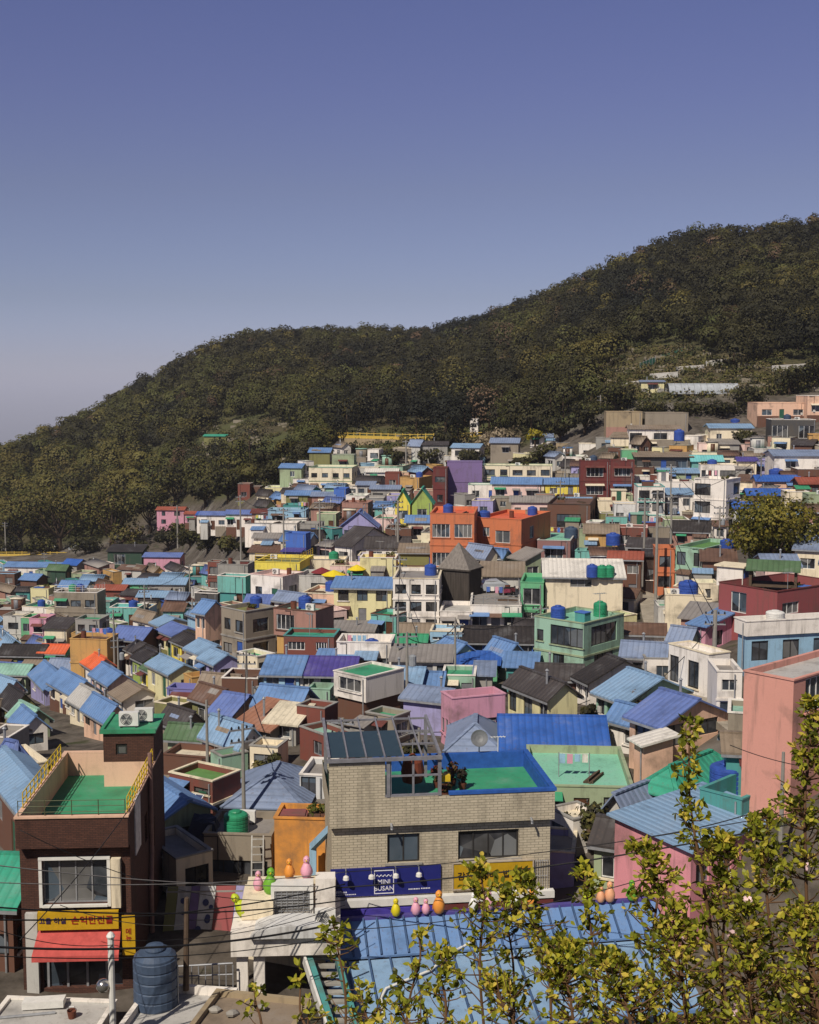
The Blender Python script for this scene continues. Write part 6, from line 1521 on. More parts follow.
# car and scooters on the terrace by the wooden tower
r_ = find('white terrace house by the tower'); p = loc_on(r_, 490, 592); car(p, R(8), 'silver', 'silver car parked on the roof terrace right of the wooden tower', 3.9)
for px, py, col, lb in ((505, 596, '7a2f45', 'dark pink scooter on the terrace beside the silver car'), (511, 595, '2a2a2e', 'black scooter in the middle of the terrace row'), (516, 595, '5b2b30', 'dark red scooter right of the black one on the terrace'), (519, 598, '3b3d44', 'grey scooter nearest the narrow green house')):
    t = thing('scooter', lb, 'scooter', loc_on(r_, px, py), R(px * 37 % 180), 'scooters parked on the terrace'); pm = plain('scooter_' + col, col, .35, .5)
    b = MB(); b.poly([(-.75, -.15, .5), (-.1, -.15, .38), (.35, -.15, .35), (.5, -.15, .95), (.4, -.15, .95), (.2, -.15, .55), (-.1, -.15, .8), (-.75, -.15, .82)]); b.poly([(-.75, .15, .5), (-.1, .15, .38), (.35, .15, .35), (.5, .15, .95), (.4, .15, .95), (.2, .15, .55), (-.1, .15, .8), (-.75, .15, .82)][::-1])
    b.box(-.75, -.1, -.149, .149, .45, .84); b.box(-.1, .4, -.149, .149, .32, .42); b.box(.32, .48, -.149, .149, .42, .95); b.build('body', pm, t)
    for x in (-.55, .55): w_ = MB().lathe([(.08, -.06), (.25, -.06), (.27, 0), (.25, .06), (.08, .06)], n=14).build('wheel', RUBBER, t); w_.location = (x, 0, .27); w_.rotation_euler = (R(90), 0, 0)
    MB().tube([(.42, -.32, 1.05), (.45, 0, 1.0), (.42, .32, 1.05)], .02, 5).build('handlebar', METAL, t); MB().box(-.7, -.1, -.13, .13, .842, .9).build('seat', RUBBER, t)

# the stepped lane between the houses on the right
def lane():
    ln = [((638, 596), (658, 596)), ((642, 625), (664, 622)), ((650, 648), (671, 645)), ((658, 672), (680, 668)), ((672, 698), (700, 694)), ((700, 722), (728, 716)), ((730, 745), (756, 738))]
    b = MB(); prev = None
    for l, r in ln:
        P = []
        for px, py in (l, r):
            p = at(px, py, dY(px, py)); p.z = zat(p.x, p.y) + .06; P.append(p)
        if prev:
            n = 14
            for i in range(n):
                a0, a1 = prev[0].lerp(P[0], i / n), prev[0].lerp(P[0], (i + 1) / n); b0, b1 = prev[1].lerp(P[1], i / n), prev[1].lerp(P[1], (i + 1) / n)
                z = max(a0.z, b0.z, a1.z, b1.z) + .05
                q = [Vector((v.x, v.y, z)) for v in (a1, b1, b0, a0)]; b.slab(q, .5)
        prev = P
    b.build('stair_lane', plain('lane_concrete', 'a09686', .9, .2, 0, .3, .8), None, kind='structure')
lane()

# low terrace walls and sheds on the clearing above the village
for px0, px1, py, lb in ((650, 678, 379, 'pale low terrace wall left of the silver greenhouse'), (676, 704, 372, 'white low wall in the middle of the hillside clearing'), (706, 726, 366, 'short pale wall at the top of the hillside clearing'), (772, 805, 371, 'pale wall on the slope above the broad peach house'), (622, 640, 388, 'grey terrace wall above the old tan stone building')):
    a, c = at(px0, py, dY(px0, py)), at(px1, py - 2, dY(px1, py - 2)); cc = (a + c) / 2; t = thing('terrace_wall', lb, 'terrace wall', cc, 0, 'terrace walls on the slope')
    MB().beam(a - cc + Vector((0, 0, .3)), c - cc + Vector((0, 0, .3)), .5, 1.6).build('wall', paint('light grey'), t); MB().beam(a - cc + Vector((0, 0, 1.15)), c - cc + Vector((0, 0, 1.15)), .6, .12).build('coping', paint('white'), t)
def oddments():
    r_ = find('orange yellow house'); z = r_['ctr'].z + r_['H'] - r_['pr'] + .01
    base_ = r_['ctr']
    m = MB()
    for i in range(5): m.box(-.9, .6 + .1 * (i % 2), -.5, .5, .07 * i, .07 * i + .06)
    o = m.build('folded_mats', paint('crimson'), None); o.location = Vector((base_.x - .5, base_.y, z)); tag(o, 'pile of red mats on top of the orange yellow house', 'mats')
    for i, (dx, lb) in enumerate(((.55, 'left trough of weeds on the orange yellow house roof'), (1.15, 'right trough of weeds on the orange yellow house roof'))):
        t = thing('plant_trough', lb, 'planter', Vector((base_.x + dx, base_.y + .1, z)), .1, 'plant troughs on the roofs'); MB().box(-.28, .28, -.4, .4, 0, .3).build('trough', paint('brown'), t)
        V, T = clump_mesh([(0, 0, .5)], [(.35, .45, .3)], [160], [.14], [.4 + .2 * i], seed=90 + i); quads_object('plants', V, T, FRESH0, t)
    a, b, c = at(313, 893, 62.2), at(313, 846, 62.2), at(331, 828, 60.5); t = thing('arched_gate_frame', 'pale blue bent frame between the orange yellow house and the cream tiled building', 'frame', a)
    m = MB(); m.beam(Vector((0, 0, -1)), b - a, .35, .3); m.beam(b - a, c - a, .35, .3); m.build('frame_beam', paint('light blue'), t)
    r_ = find('light grey flat roof')
    z = r_['ctr'].z + r_['H'] - r_['pr'] + .01
    p = on_roof(r_, 44, 1008); t = MB().slab([(-.85, -.25, .35), (.85, -.25, .42), (.85, .3, .42), (-.85, .3, .35)], .3).build('white_panel', WHITEP, None); t.location = p; t.rotation_euler = (0, 0, .05); tag(t, 'white panel lying along the back of the light grey roof', 'panel')
    p = on_roof(r_, 72, 1018); t = thing('bucket', 'rusty bucket on the light grey roof beside the white pole', 'bucket', p); MB().lathe([(.14, 0), (.2, .34), (.19, .34), (.13, .03)], n=14).build('pail', plain('rusty_drum', '6b3b2a', .8), t); MB().tube([(-.19, 0, .33), (-.1, 0, .5), (.1, 0, .5), (.19, 0, .33)], .012, 5).build('handle', METAL, t)
    p = on_roof(r_, 20, 1020); o = MB().tube([(-1.2, 0, .06), (1.3, .5, .06)], .06, 8).build('pipe', METAL, None); o.location = p; tag(o, 'loose metal pipe lying on the light grey roof', 'pipe')
    r_ = find('rough stone coloured roof'); g = random.Random(6)
    for i, (px, py, lb) in enumerate(((215, 1012, 'left piece of rubble on the rough stone coloured roof'), (232, 1016, 'middle piece of rubble on the rough stone coloured roof'), (262, 1010, 'right piece of rubble on the rough stone coloured roof'))):
        m = MB(); prof = [(.05, 0), (.24, .04), (.27, .14), (.14, .24), (.02, .26)]; m.lathe(prof, n=6); o = m.build('rubble', CONC, None); o.location = on_roof(r_, px, py); o.rotation_euler = (0, .2 * i, i); o.scale = (1 + .3 * i, .8, .9); tag(o, lb, 'rubble', 'rubble on the stone coloured roof')
    for i, (x0, y0, Y0, x1, y1, Y1, sg, lb) in enumerate(((113, 940, 45.4, 345, 905, 52, .5, 'cable from the white pole to the porch house'), (113, 945, 45.4, -40, 915, 42, .4, 'cable from the white pole off to the left'), (186, 920, 50, 330, 890, 55, .4, 'cable from the brown post to the navy sign'), (186, 925, 50, 60, 905, 50, .3, 'cable from the brown post across the yellow lettered sign'), (20, 830, 46, 345, 895, 54, 1.2, 'sagging cable over the brick building front'))):
        wire(at(x0, y0, Y0), at(x1, y1, Y1), sg, .016, lb)
FRESH0 = foliage('weeds', [(0, '30331a'), (.5, '5a5f28'), (1, '7a7030')], .25)
oddments()
# ------------------------------------------------------------------ single trees
T_ = tree
T_('broadleaf_tree', 'big round green tree behind the crimson house', 770, 592, 140, 112, 104, (.35, .85), n=7500, leaf=.3, trunk=.22, blobs=16, mat=foliage('fresh_green_leaves', [(0, '30331a'), (.3, '47491f'), (.55, '646228'), (.8, '85782e'), (1, '8f8236')], .3, .6, .5))
FRESH = bpy.data.materials['fresh_green_leaves']
T_('broadleaf_tree', 'green tree at the right edge beside the big round tree', 822, 585, 150, 80, 55, (.2, .5), n=1800, leaf=.42, blobs=10, mat=FRESH)
BLOS = foliage('blossom_leaves', [(0, '4a4230'), (.4, '6b6048'), (.7, '978870'), (1, 'b9a68c')], .25)
T_('blossom_tree', 'pale blossom tree beside the hillside stair', 505, 462, 268, 38, 44, (.35, .9), n=1300, leaf=.5, blobs=10, mat=BLOS)
T_('blossom_tree', 'pale blossom tree left of the tall one by the hillside stair', 488, 458, 272, 30, 26, (.3, .8), n=700, leaf=.5, blobs=7, mat=BLOS)
YEL = foliage('yellow_leaves', [(0, '6b6420'), (.5, '94882a'), (1, 'b8a838')], .25)
T_('shrub', 'bright yellow green shrub right of the blossom tree', 535, 446, 262, 18, 18, (.3, .9), n=500, leaf=.4, blobs=6, mat=YEL, cat='shrub')
g = random.Random(21)
spec = []
for px, py, hp_, wp_, tn, lb in (
    (445, 452, 30, 26, (.15, .35), 'dark tree at the end of the yellow fence'), (430, 466, 24, 30, (.3, .5), 'olive tree below the yellow fence'), (395, 468, 26, 30, (.2, .4), 'dark tree behind the ochre house'), (470, 468, 24, 26, (.2, .4), 'dark tree behind the purple house'),
    (345, 462, 26, 30, (.1, .3), 'dark tree above the large cream building'), (300, 478, 30, 36, (.1, .3), 'dark tree left of the large cream building'), (275, 486, 34, 40, (.15, .35), 'dark bushy tree above the white row houses'), (322, 458, 20, 26, (.4, .6), 'olive tree at the left end of the yellow fence'),
    (560, 440, 34, 34, (.15, .35), 'dark tree above the bright yellow house'), (585, 432, 40, 40, (.2, .45), 'dark tree left of the old stone building'), (615, 408, 34, 40, (.3, .5), 'olive tree above the old stone building'), (650, 411, 15, 44, (.35, .55), 'olive bush row behind the old stone building'), (688, 411, 14, 40, (.3, .5), 'olive bush right of the grey walled ruin'),
    (722, 413, 18, 44, (.2, .4), 'dark tree behind the cream cottage'), (748, 404, 22, 36, (.15, .4), 'dark tree left of the broad peach house'), (790, 391, 30, 44, (.25, .5), 'olive tree above the broad peach house'), (815, 386, 34, 40, (.2, .4), 'dark tree above the right peach house'), (745, 445, 22, 26, (.3, .5), 'bush beside the cream cottage'),
    (540, 462, 22, 30, (.3, .5), 'olive bush behind the long cream house'), (520, 470, 18, 24, (.2, .4), 'dark bush in front of the blossom tree'),
    (60, 548, 78, 92, (.5, .72), 'broad brown green tree behind the middle of the left road'), (20, 546, 62, 60, (.5, .7), 'brown green tree at the left edge behind the road'), (112, 545, 72, 70, (.45, .7), 'brown green tree behind the black green house'), (150, 530, 56, 52, (.3, .6), 'olive tree left of the pink house at the foot of the wood'),
    (175, 505, 52, 50, (.4, .65), 'light olive tree above the pink house'), (205, 505, 40, 44, (.3, .5), 'olive tree above the white row'), (228, 500, 40, 44, (.2, .4), 'dark tree left of the lone red brick hut'), (90, 505, 50, 60, (.2, .4), 'dark tree on the slope above the left road'),
    (125, 545, 24, 40, (.6, .75), 'yellow green bush by the pink house'),
    (168, 548, 26, 30, (.15, .4), 'dark shrubby tree below the pink house at the foot of the wood'), (190, 546, 22, 28, (.3, .5), 'olive shrubby tree below the small red roofed pink house'), (208, 550, 24, 28, (.15, .35), 'dark shrubby tree above the right end of the yellow barrier'), (228, 552, 22, 26, (.35, .55), 'olive shrubby tree under the white row houses'), (246, 555, 20, 24, (.15, .4), 'dark shrubby tree under the right end of the white row'),
    (180, 535, 16, 24, (.45, .6), 'light green bush just under the pink house wall'), (216, 537, 16, 26, (.2, .4), 'dark bush just under the white row'), (10, 551, 18, 34, (.15, .35), 'dark hedge bush behind the leftmost cars'), (40, 551, 18, 34, (.3, .5), 'olive hedge bush behind the dark parked car'), (86, 551, 18, 34, (.15, .35), 'dark hedge bush behind the yellow car'), (135, 553, 16, 26, (.2, .45), 'dark hedge bush behind the black green house roof'),
    (232, 470, 26, 34, (.4, .6), 'fresh green tree in the clearing below the left hill'), (262, 468, 24, 30, (.15, .35), 'dark tree in the middle of the left clearing'), (285, 455, 22, 28, (.5, .65), 'light green tree at the right of the left clearing'), (345, 552, 20, 22, (.25, .45), 'small dark tree right of the blue cube house'), (330, 549, 16, 18, (.3, .5), 'small bush at the blue cube house'), (740, 470, 16, 16, (.3, .5), 'bush at the white house with glass band'),
    (665, 480, 14, 18, (.3, .5), 'bush by the dark shed'), (640, 720, 40, 30, (.8, 1), 'small reddish tree in front of the sky blue gabled house')):
    T_('hillside_tree' if py < 548 else 'garden_tree', lb, px, py + 3, dY(px, py + 3), hp_, wp_, tn, n=int(500 + hp_ * 22), leaf=.5 * (dY(px, py) / 300) ** .7, trunk=.2, blobs=9, group='single trees around the village', cat='tree')
for px, py, Y, hp_, wp_, lb in ((605, 852, 70, 52, 60, 'grey green bush heap in the yard left of the pink gable'), (575, 842, 72, 40, 44, 'dark shrub below the pale green deck'), (270, 778, 82, 26, 34, 'roof garden bush behind the big hipped roof'), (640, 925, 60, 40, 40, 'dark bush below the bright pink wall'), (590, 725, 92, 26, 20, 'bush beside the long pale yellow house'), (690, 585, 140, 26, 30, 'olive bush beside the pale mint house'), (805, 605, 105, 22, 40, 'planter bush on the crimson house'), (760, 606, 105, 14, 30, 'low plants inside the pavilion railing'),
        (20, 840, 80, 34, 40, 'dark bush behind the left shop'), (350, 820, 72, 20, 20, 'plants beside the cream tiled building'), (232, 745, 90, 20, 24, 'shrub beside the patched blue sheets'), (410, 760, 84, 18, 30, 'yard shrubs left of the blank pink building')):
    Y = dY(px, py); T_('shrub', lb, px, py, Y, hp_, wp_, (.15, .7), n=1100, leaf=.28 * Y / 75, trunk=.12, blobs=8, group='shrubs between the houses', cat='shrub')
# ------------------------------------------------------------------ foreground flowering shrubs
LEAFM = foliage('young_leaves', [(0, '3f4416'), (.35, '858a2a'), (.7, 'c0b83e'), (1, 'e0c65a')], .45, .4)
PETAL = plain('pink_petals', 'e6c3c4', .6, .2, 0, .1, 20)
TWIG = plain('young_bark', '5f4630', .85, .2)
def leafset(P, Dr, Ln, Tn, seed):
    g = np.random.default_rng(seed); n = len(P)
    Dr = Dr / np.linalg.norm(Dr, axis=1)[:, None]
    rn = g.normal(size=(n, 3)) + np.array([0, -.2, .9]); sd = np.cross(Dr, rn); sd /= np.linalg.norm(sd, axis=1)[:, None] + 1e-9; nm = np.cross(sd, Dr)
    L = Ln[:, None]; w_ = L * g.uniform(.22, .32, (n, 1)); cu = L * g.uniform(-.25, .12, (n, 1)); fold = L * g.uniform(.02, .14, (n, 1))
    B = P; M = P + Dr * L * .5 + nm * cu * .35 - nm * fold * .4; T = P + Dr * L + nm * cu
    a = P + Dr * L * .38 + sd * w_ + nm * (fold + cu * .25); b = P + Dr * L * .38 - sd * w_ + nm * (fold + cu * .25)
    a2 = P + Dr * L * .72 + sd * w_ * .72 + nm * (fold * .8 + cu * .6); b2 = P + Dr * L * .72 - sd * w_ * .72 + nm * (fold * .8 + cu * .6)
    V = np.stack([B, M, a, B, B, B, b, M], 1)
    V = np.stack([B, a, a2, M, B, M, b2, b, M, a2, T, T, M, T, b2, b2], 1)
    V = np.stack([B, a, a2, M, M, a2, T, b2, B, M, b2, b], 1)
    return V.reshape(-1, 3), np.repeat(Tn, 12)
SHOOTS = [([(742, 1130), (706, 900), (690, 800), (690, 722)], 5.4, .95, 'tall thin leader rising highest above the bright pink wall', .35, 300),
 ([(815, 1130), (806, 880), (806, 780), (816, 704)], 5.0, 1.0, 'dense leafy shoot along the right edge', .5, 480), ([(788, 1130), (770, 930), (764, 860), (762, 818)], 5.2, 1.0, 'leafy shoot just left of the right edge one', .5, 380),
 ([(660, 1130), (652, 960), (658, 880), (638, 848)], 5.6, 1.0, 'leafy shoot in front of the bright pink wall', .55, 400), ([(608, 1130), (596, 980), (588, 905), (584, 868)], 6.0, .8, 'slim shoot below the lime bird figure', .4, 190),
 ([(552, 1130), (548, 960), (528, 910), (524, 880)], 6.0, 1.1, 'bushy shoot below the right half of the yellow sign', .6, 380), ([(490, 1130), (480, 975), (484, 900), (478, 868)], 5.8, 1.1, 'bushy shoot below the left half of the yellow sign', .6, 420),
 ([(512, 1130), (514, 980), (506, 920), (502, 892)], 6.3, 1.0, 'leafy shoot between the two bushy ones', .55, 300), ([(338, 1130), (346, 1010), (338, 950), (334, 926)], 6.0, .8, 'thin shoot left of the white hose', .45, 170),
 ([(400, 1130), (408, 1010), (420, 960), (418, 932)], 6.2, .75, 'sparse shoot right of the white hose bend', .4, 150), ([(440, 1130), (446, 1010), (440, 975), (446, 955)], 5.8, .9, 'low shoot at the middle of the bottom edge', .5, 220),
 ([(268, 1130), (262, 1030), (256, 1004), (254, 990)], 6.0, .5, 'small leading shoot near the stone coloured roof', .4, 50), ([(724, 1130), (722, 960), (728, 880), (720, 838)], 5.5, 1.0, 'leafy shoot in front of the long sheet roof', .55, 380),
 ([(575, 1130), (572, 1010), (560, 970), (566, 945)], 5.4, 1.1, 'low bushy shoot on the wide blue roof side', .65, 380), ([(690, 1130), (684, 1000), (676, 950), (672, 905)], 5.0, 1.1, 'low dense shoot right of centre', .65, 420),
 ([(640, 1130), (630, 1020), (618, 985), (612, 960)], 4.9, 1.1, 'lowest dense shoot in the front', .65, 400), ([(760, 1130), (750, 1000), (748, 950), (744, 905)], 4.8, 1.1, 'dense front shoot near the lower right corner', .65, 440), ([(826, 1130), (818, 1010), (812, 960), (804, 915)], 4.6, 1.1, 'dense front shoot in the lower right corner', .65, 420),
 ([(375, 1130), (372, 1040), (366, 1015), (362, 1000)], 5.6, .9, 'low leafy shoot at the foot of the white hose', .6, 160), ([(430, 1130), (420, 1045), (405, 1020), (398, 1008)], 5.4, .9, 'low leafy shoot along the bottom edge left of centre', .6, 170), ([(520, 1130), (515, 1030), (500, 1000), (495, 985)], 5.2, 1.1, 'front shoot in the centre of the bottom edge', .65, 320), ([(310, 1130), (308, 1040), (300, 1010), (302, 968)], 5.8, .6, 'little shoot beside the teal stair side', .45, 70)]
def shoots():
    for si, (path, Y, dens, lb, spread, nleaf) in enumerate(SHOOTS):
        g = np.random.default_rng(500 + si); pts = [at(x, y, Y + .12 * i) for i, (x, y) in enumerate(path)]
        zg = zat(pts[0].x, pts[0].y); root = Vector((pts[0].x * 1.02, pts[0].y, min(zg, pts[0].z - .3)))
        pts = [root] + pts
        # smooth the stem
        st = []
        for i in range(len(pts) - 1):
            p0 = pts[max(i - 1, 0)]; p1 = pts[i]; p2 = pts[i + 1]; p3 = pts[min(i + 2, len(pts) - 1)]
            for k in range(8):
                t = k / 8; st.append(.5 * ((2 * p1) + (p2 - p0) * t + (2 * p0 - 5 * p1 + 4 * p2 - p3) * t * t + (3 * p1 - p0 - 3 * p2 + p3) * t ** 3))
        st.append(pts[-1]); n = len(st)
        t = thing('flowering_shrub', lb, 'shrub', root, 0, 'leafy shrub shoots in the foreground')
        tw = MB(); tw.tube([q - root for q in st], [.0085 * (1 - i / n) + .003 for i in range(n)], 6)
        P = []; D = []; TN = []
        vis = [i for i in range(n) if proj(st[i])[1] < 1060]
        clusters = int(nleaf / (2.5 if path[1][0] > 560 else 4.8))
        for c in range(clusters):
            f = g.uniform(0, 1) ** 1.05; i = vis[min(len(vis) - 1, int(f * len(vis)))]; b0 = st[i]
            tt = i / n; ln = spread * .38 * g.uniform(.15, 1) * (1.15 - ((i - vis[0]) / max(1, len(vis)))) + .02
            a = g.uniform(0, 2 * math.pi); d = Vector((math.cos(a), math.sin(a) * .7, g.uniform(.1, 1.1))).normalized()
            e = b0 + d * ln; tw.tube([b0 - root, (b0 + d * ln * .5 + Vector((0, 0, -.01))) - root, e - root], [.004, .003, .002], 4, False)
            tone = np.clip(g.normal(.46, .24), 0, 1)
            for _ in range(int(g.integers(4, 8))):
                q = b0.lerp(e, g.uniform(.55, 1.05)) - root; dd = Vector(d) * .5 + Vector(g.normal(size=3) * .75) + Vector((0, 0, -.1))
                P.append(tuple(q)); D.append(tuple(dd)); TN.append(np.clip(tone + g.normal() * .2, 0, 1))
        V, T = leafset(np.array(P), np.array(D), g.uniform(.02, .048, len(P)) * Y / 5.4, np.array(TN), si)
        tw.build('branches', TWIG, t); quads_object('foliage', V, T, LEAFM, t)
        if si in (1, 12, 16, 14):
            fl = MB()
            for k in range(int(g.integers(2, 5))):
                c = Vector(P[int(g.integers(0, len(P)))]); nrm = Vector(g.normal(size=3) + np.array([0, -1.2, .6])).normalized(); a = nrm.orthogonal().normalized(); b = nrm.cross(a)
                for j in range(5):
                    an = j * 1.2566; u = a * math.cos(an) + b * math.sin(an); v = nrm.cross(u)
                    fl.poly([c, c + u * .012 + v * .01 + nrm * .004, c + u * .021 + v * .006 + nrm * .012, c + u * .021 - v * .006 + nrm * .012, c + u * .012 - v * .01 + nrm * .004])
            fl.build('blossoms', PETAL, t)
shoots()
# ------------------------------------------------------------------ further houses packed between the named ones
def fillers(small=False):
    g = random.Random(177 if small else 77); n_before = len(HOUSES)
    buf = np.full((1024 + 200, 819 + 400), 1e9)
    def rast(r_):
        x0, yt, x1, yb = r_['rect']; rise = F * r_['L'] / r_['Y'] * .15
        a, b, c, d = int(x0) + 200, int(yt - rise), int(x1) + 200, int(yb)
        a, c = max(a, 0), min(c, 1218); 
        if c > a: buf[max(b, 0):max(d, 0), a:c] = np.minimum(buf[max(b, 0):max(d, 0), a:c], r_['Y'])
    for r_ in HOUSES: rast(r_)
    for x0, y0, x1, y1, Y in ((18, 700, 172, 990, 52), (325, 720, 556, 960, 57), (438, 545, 484, 611, 133), (300, 890, 660, 1024, 50), (120, 890, 340, 1024, 50), (725, 495, 819, 590, 140), (176, 800, 230, 880, 66)): buf[y0:y1, x0 + 200:x1 + 200] = np.minimum(buf[y0:y1, x0 + 200:x1 + 200], Y)
    foot_ = [(r_['ctr'].x, r_['ctr'].y, .5 * math.hypot(r_['W'], r_['L'])) for r_ in HOUSES]
    lmr = {id(r_) for r_ in HOUSES if r_['lm']}
    rects = [((r_['rect'][0], r_['rect'][1] - F * (r_['L'] * .13 + .6) / r_['Y'], r_['rect'][2], r_['rect'][3]), r_['Y'], .055 if r_['lm'] else (.1 if small else .17)) for r_ in HOUSES] + [((18, 700, 172, 990), 52, .02), ((325, 720, 556, 960), 57, .02), ((438, 545, 484, 611), 133, .02), ((725, 495, 819, 592), 140, .1)]
    walls = ['white'] * 4 + ['cream'] * 4 + ['light grey'] * 2 + ['pale pink'] * 2 + ['peach', 'mint', 'sage', 'pale yellow', 'grey beige', 'rose brown', 'red brick', 'brown', 'turquoise', 'light blue', 'lilac', 'grey', 'ochre', 'grey beige', 'brown', 'olive', 'rose brown', 'sage', 'teal']
    roofs = [('gx', 'blue')] * 3 + [('gx', 'sky blue')] * 3 + [('gx', 'grey blue')] * 2 + [('gx', 'violet blue')] + [('f', 'grey')] * 5 + [('f', 'green')] * 3 + [('f', 'sea green')] * 2 + [('f', 'light grey')] * 3 + [('gx', 'dark grey')] * 2 + [('gx', 'grey brown')] * 3 + [('f', 'cream')] + [('s', 'grey')] + [('gx', 'brown')] + [('f', 'olive')]
    cand = []
    for _ in range(14000):
        px = g.uniform(-30, 850); lo = max(foot(px) + 6, 470 if px < 560 else 425)
        py = lo + (905 - lo) * g.random() ** 1.25
        cand.append((px, py))
    cand.sort(key=lambda q: q[1])
    added = 0
    for px, py in cand:
        if len(HOUSES) - n_before >= (300 if small else 190): break
        Y = dY(px, py)
        if Y < 60 or (px < 262 and py < 570): continue
        if abs(px - np.interp(py, [596, 625, 648, 672, 698, 722, 745], [648, 653, 660, 669, 686, 714, 743])) < 13 and 585 < py < 750: continue
        if not small and ((px > 560 and py < 436) or (505 < px < 775 and 640 < py < 815) or (655 < px and 605 < py < 705) or (290 < px < 425 and 685 < py < 765) or (px > 530 and py > 775) or (160 < px < 335 and py > 735) or (112 < px < 238 and 612 < py < 702) or (48 < px < 130 and 690 < py < 745)): continue
        wm_ = g.uniform(2.3, 4.2) if small else g.uniform(3.2, 5.8); hm = g.choice([2.0, 2.3, 2.6, 3.0]) if small else g.choice([2.5, 2.8, 3.1, 4.6, 5.2, 5.6]) ; wpx = wm_ * F / Y; hpx = hm * F / Y
        x0, x1 = px - wpx / 2, px + wpx / 2; yt = py - hpx
        if x1 > 845 or x0 < -25 or (px < 262 and yt < 564) or (px > 560 and yt < 434) or (not small and 598 < px < 668 and 580 < py < 665): continue
        c = at(px, py, Y); rad = .5 * math.hypot(wm_, 3.6 if small else 5.5)
        if any(math.hypot(c.x - fx, c.y + 2.5 - fy) < (rad + fr) * (.5 if small else .54) for fx, fy, fr in foot_): continue
        a, b, cc, d = int(x0) + 200, int(yt - 4), int(x1) + 200, int(py)
        sub = buf[max(b, 0):d, max(a, 0):cc]
        if sub.size == 0 or (sub > Y).mean() < (.2 if small else .25): continue
        bad = False
        for (q0, q1, q2, q3), qY, qt in rects:
            if qY > Y:
                ix = min(x1, q2) - max(x0, q0); iy = min(py, q3 - 5) - max(yt - 4, q1 - 4)
                if ix > 0 and iy > 0 and ix * iy > qt * (q2 - q0) * max(1, q3 - q1): bad = True; break
        if bad: continue
        rt, rc = g.choice(roofs[4:] if px < 250 and py < 650 else roofs if not (px > 560 and py < 570) else roofs[9:] + [('f', 'white'), ('f', 'light grey')]); wl = g.choice(walls); phi = g.choice([4, 6, 10, 15, 24, 35, 50, 60]) if px > 260 else g.choice([6, 15, 45, 55, 60])
        if phi > 20:
            kk = math.cos(R(phi)); xm = x0 + (x1 - x0) * max(.3, min(.72, kk))
        else: xm = x1
        r_ = house(x0, xm, x1, yt, py, phi, wl, rt, rc, fill=True, over=.3, Y=Y, dep=None if phi > 20 else (g.uniform(2.6, 3.8) if small else g.uniform(4.5, 6.5)), rise=None if rt == 'f' else g.uniform(.8, 1.5), cop=g.choice(['cream', 'white', 'grey', wl]))
        foot_.append((r_['ctr'].x, r_['ctr'].y, .5 * math.hypot(r_['W'], r_['L']))); rects.append((r_['rect'], Y, .1 if small else .17)); rast(r_)
    print('fillers', len(HOUSES) - n_before)
fillers(); fillers(True)
# the least visible of the packed-in houses become one mass; everything else stays a thing of its own
def join_objects(obs, name, **kw):
    V = []; L = []; LS = []; MI = []; mats = []; nv = nl = 0
    for o in obs:
        me = o.data
        if not isinstance(me, bpy.types.Mesh) or not me.polygons: continue
        M = np.array(o.matrix_world); n = len(me.vertices); co = np.empty(n * 3); me.vertices.foreach_get('co', co)
        V.append(co.reshape(-1, 3) @ M[:3, :3].T + M[:3, 3])
        lv = np.empty(len(me.loops), int); me.loops.foreach_get('vertex_index', lv); L.append(lv + nv)
        ls = np.empty(len(me.polygons), int); me.polygons.foreach_get('loop_start', ls); LS.append(ls + nl)
        mt = me.materials[0]
        if mt not in mats: mats.append(mt)
        MI.append(np.full(len(me.polygons), mats.index(mt))); nv += n; nl += len(lv)
    V = np.concatenate(V); L = np.concatenate(L); LS = np.concatenate(LS); MI = np.concatenate(MI)
    me = bpy.data.meshes.new(name); me.vertices.add(len(V)); me.vertices.foreach_set('co', V.astype(np.float32).ravel())
    me.loops.add(len(L)); me.loops.foreach_set('vertex_index', L.astype(np.int32)); me.polygons.add(len(LS)); me.polygons.foreach_set('loop_start', LS.astype(np.int32))
    for m in mats: me.materials.append(m)
    me.polygons.foreach_set('material_index', MI.astype(np.int32)); me.update(calc_edges=True)
    return link(name, me, **kw)
def family(o): return [o] + [x for c in o.children for x in family(c)]
def thin_out(keep=290):
    bpy.context.view_layer.update()
    ids = np.full((1024, 819), -1)
    for k, r_ in sorted(enumerate(HOUSES), key=lambda q: -q[1]['Y']):
        x0, yt, x1, yb = r_['rect']; up = F * (r_['L'] * .15 + (0 if r_['flat'] else .5)) / r_['Y']
        ids[max(0, int(yt - up)):max(0, int(yb)), max(0, int(x0)):max(0, int(x1))] = k
    for k, r_ in enumerate(HOUSES): r_['vis'] = int((ids == k).sum())
    rank = sorted([r_ for r_ in HOUSES if r_['fill']], key=lambda q: -q['vis']); named = [r_ for r_ in HOUSES if not r_['fill']]
    rank = [r_ for r_ in rank]
    print('named', len(named), 'named unseen', [r_['lab'] or r_['wall'] + ' ' + r_['rcol'] + str(r_['rect']) for r_ in named if r_['vis'] < 2])
    rest = rank[max(0, keep - len(named)):]
    if rest:
        obs = [o for r_ in rest for o in family(r_['root'])]
        join_objects(obs, 'packed_houses', kind='stuff', label='small houses packed tightly in the gaps of the village', category='houses')
        bpy.data.batch_remove(obs)
        ids = {id(r_) for r_ in rest}; HOUSES[:] = [r_ for r_ in HOUSES if id(r_) not in ids]
thin_out()
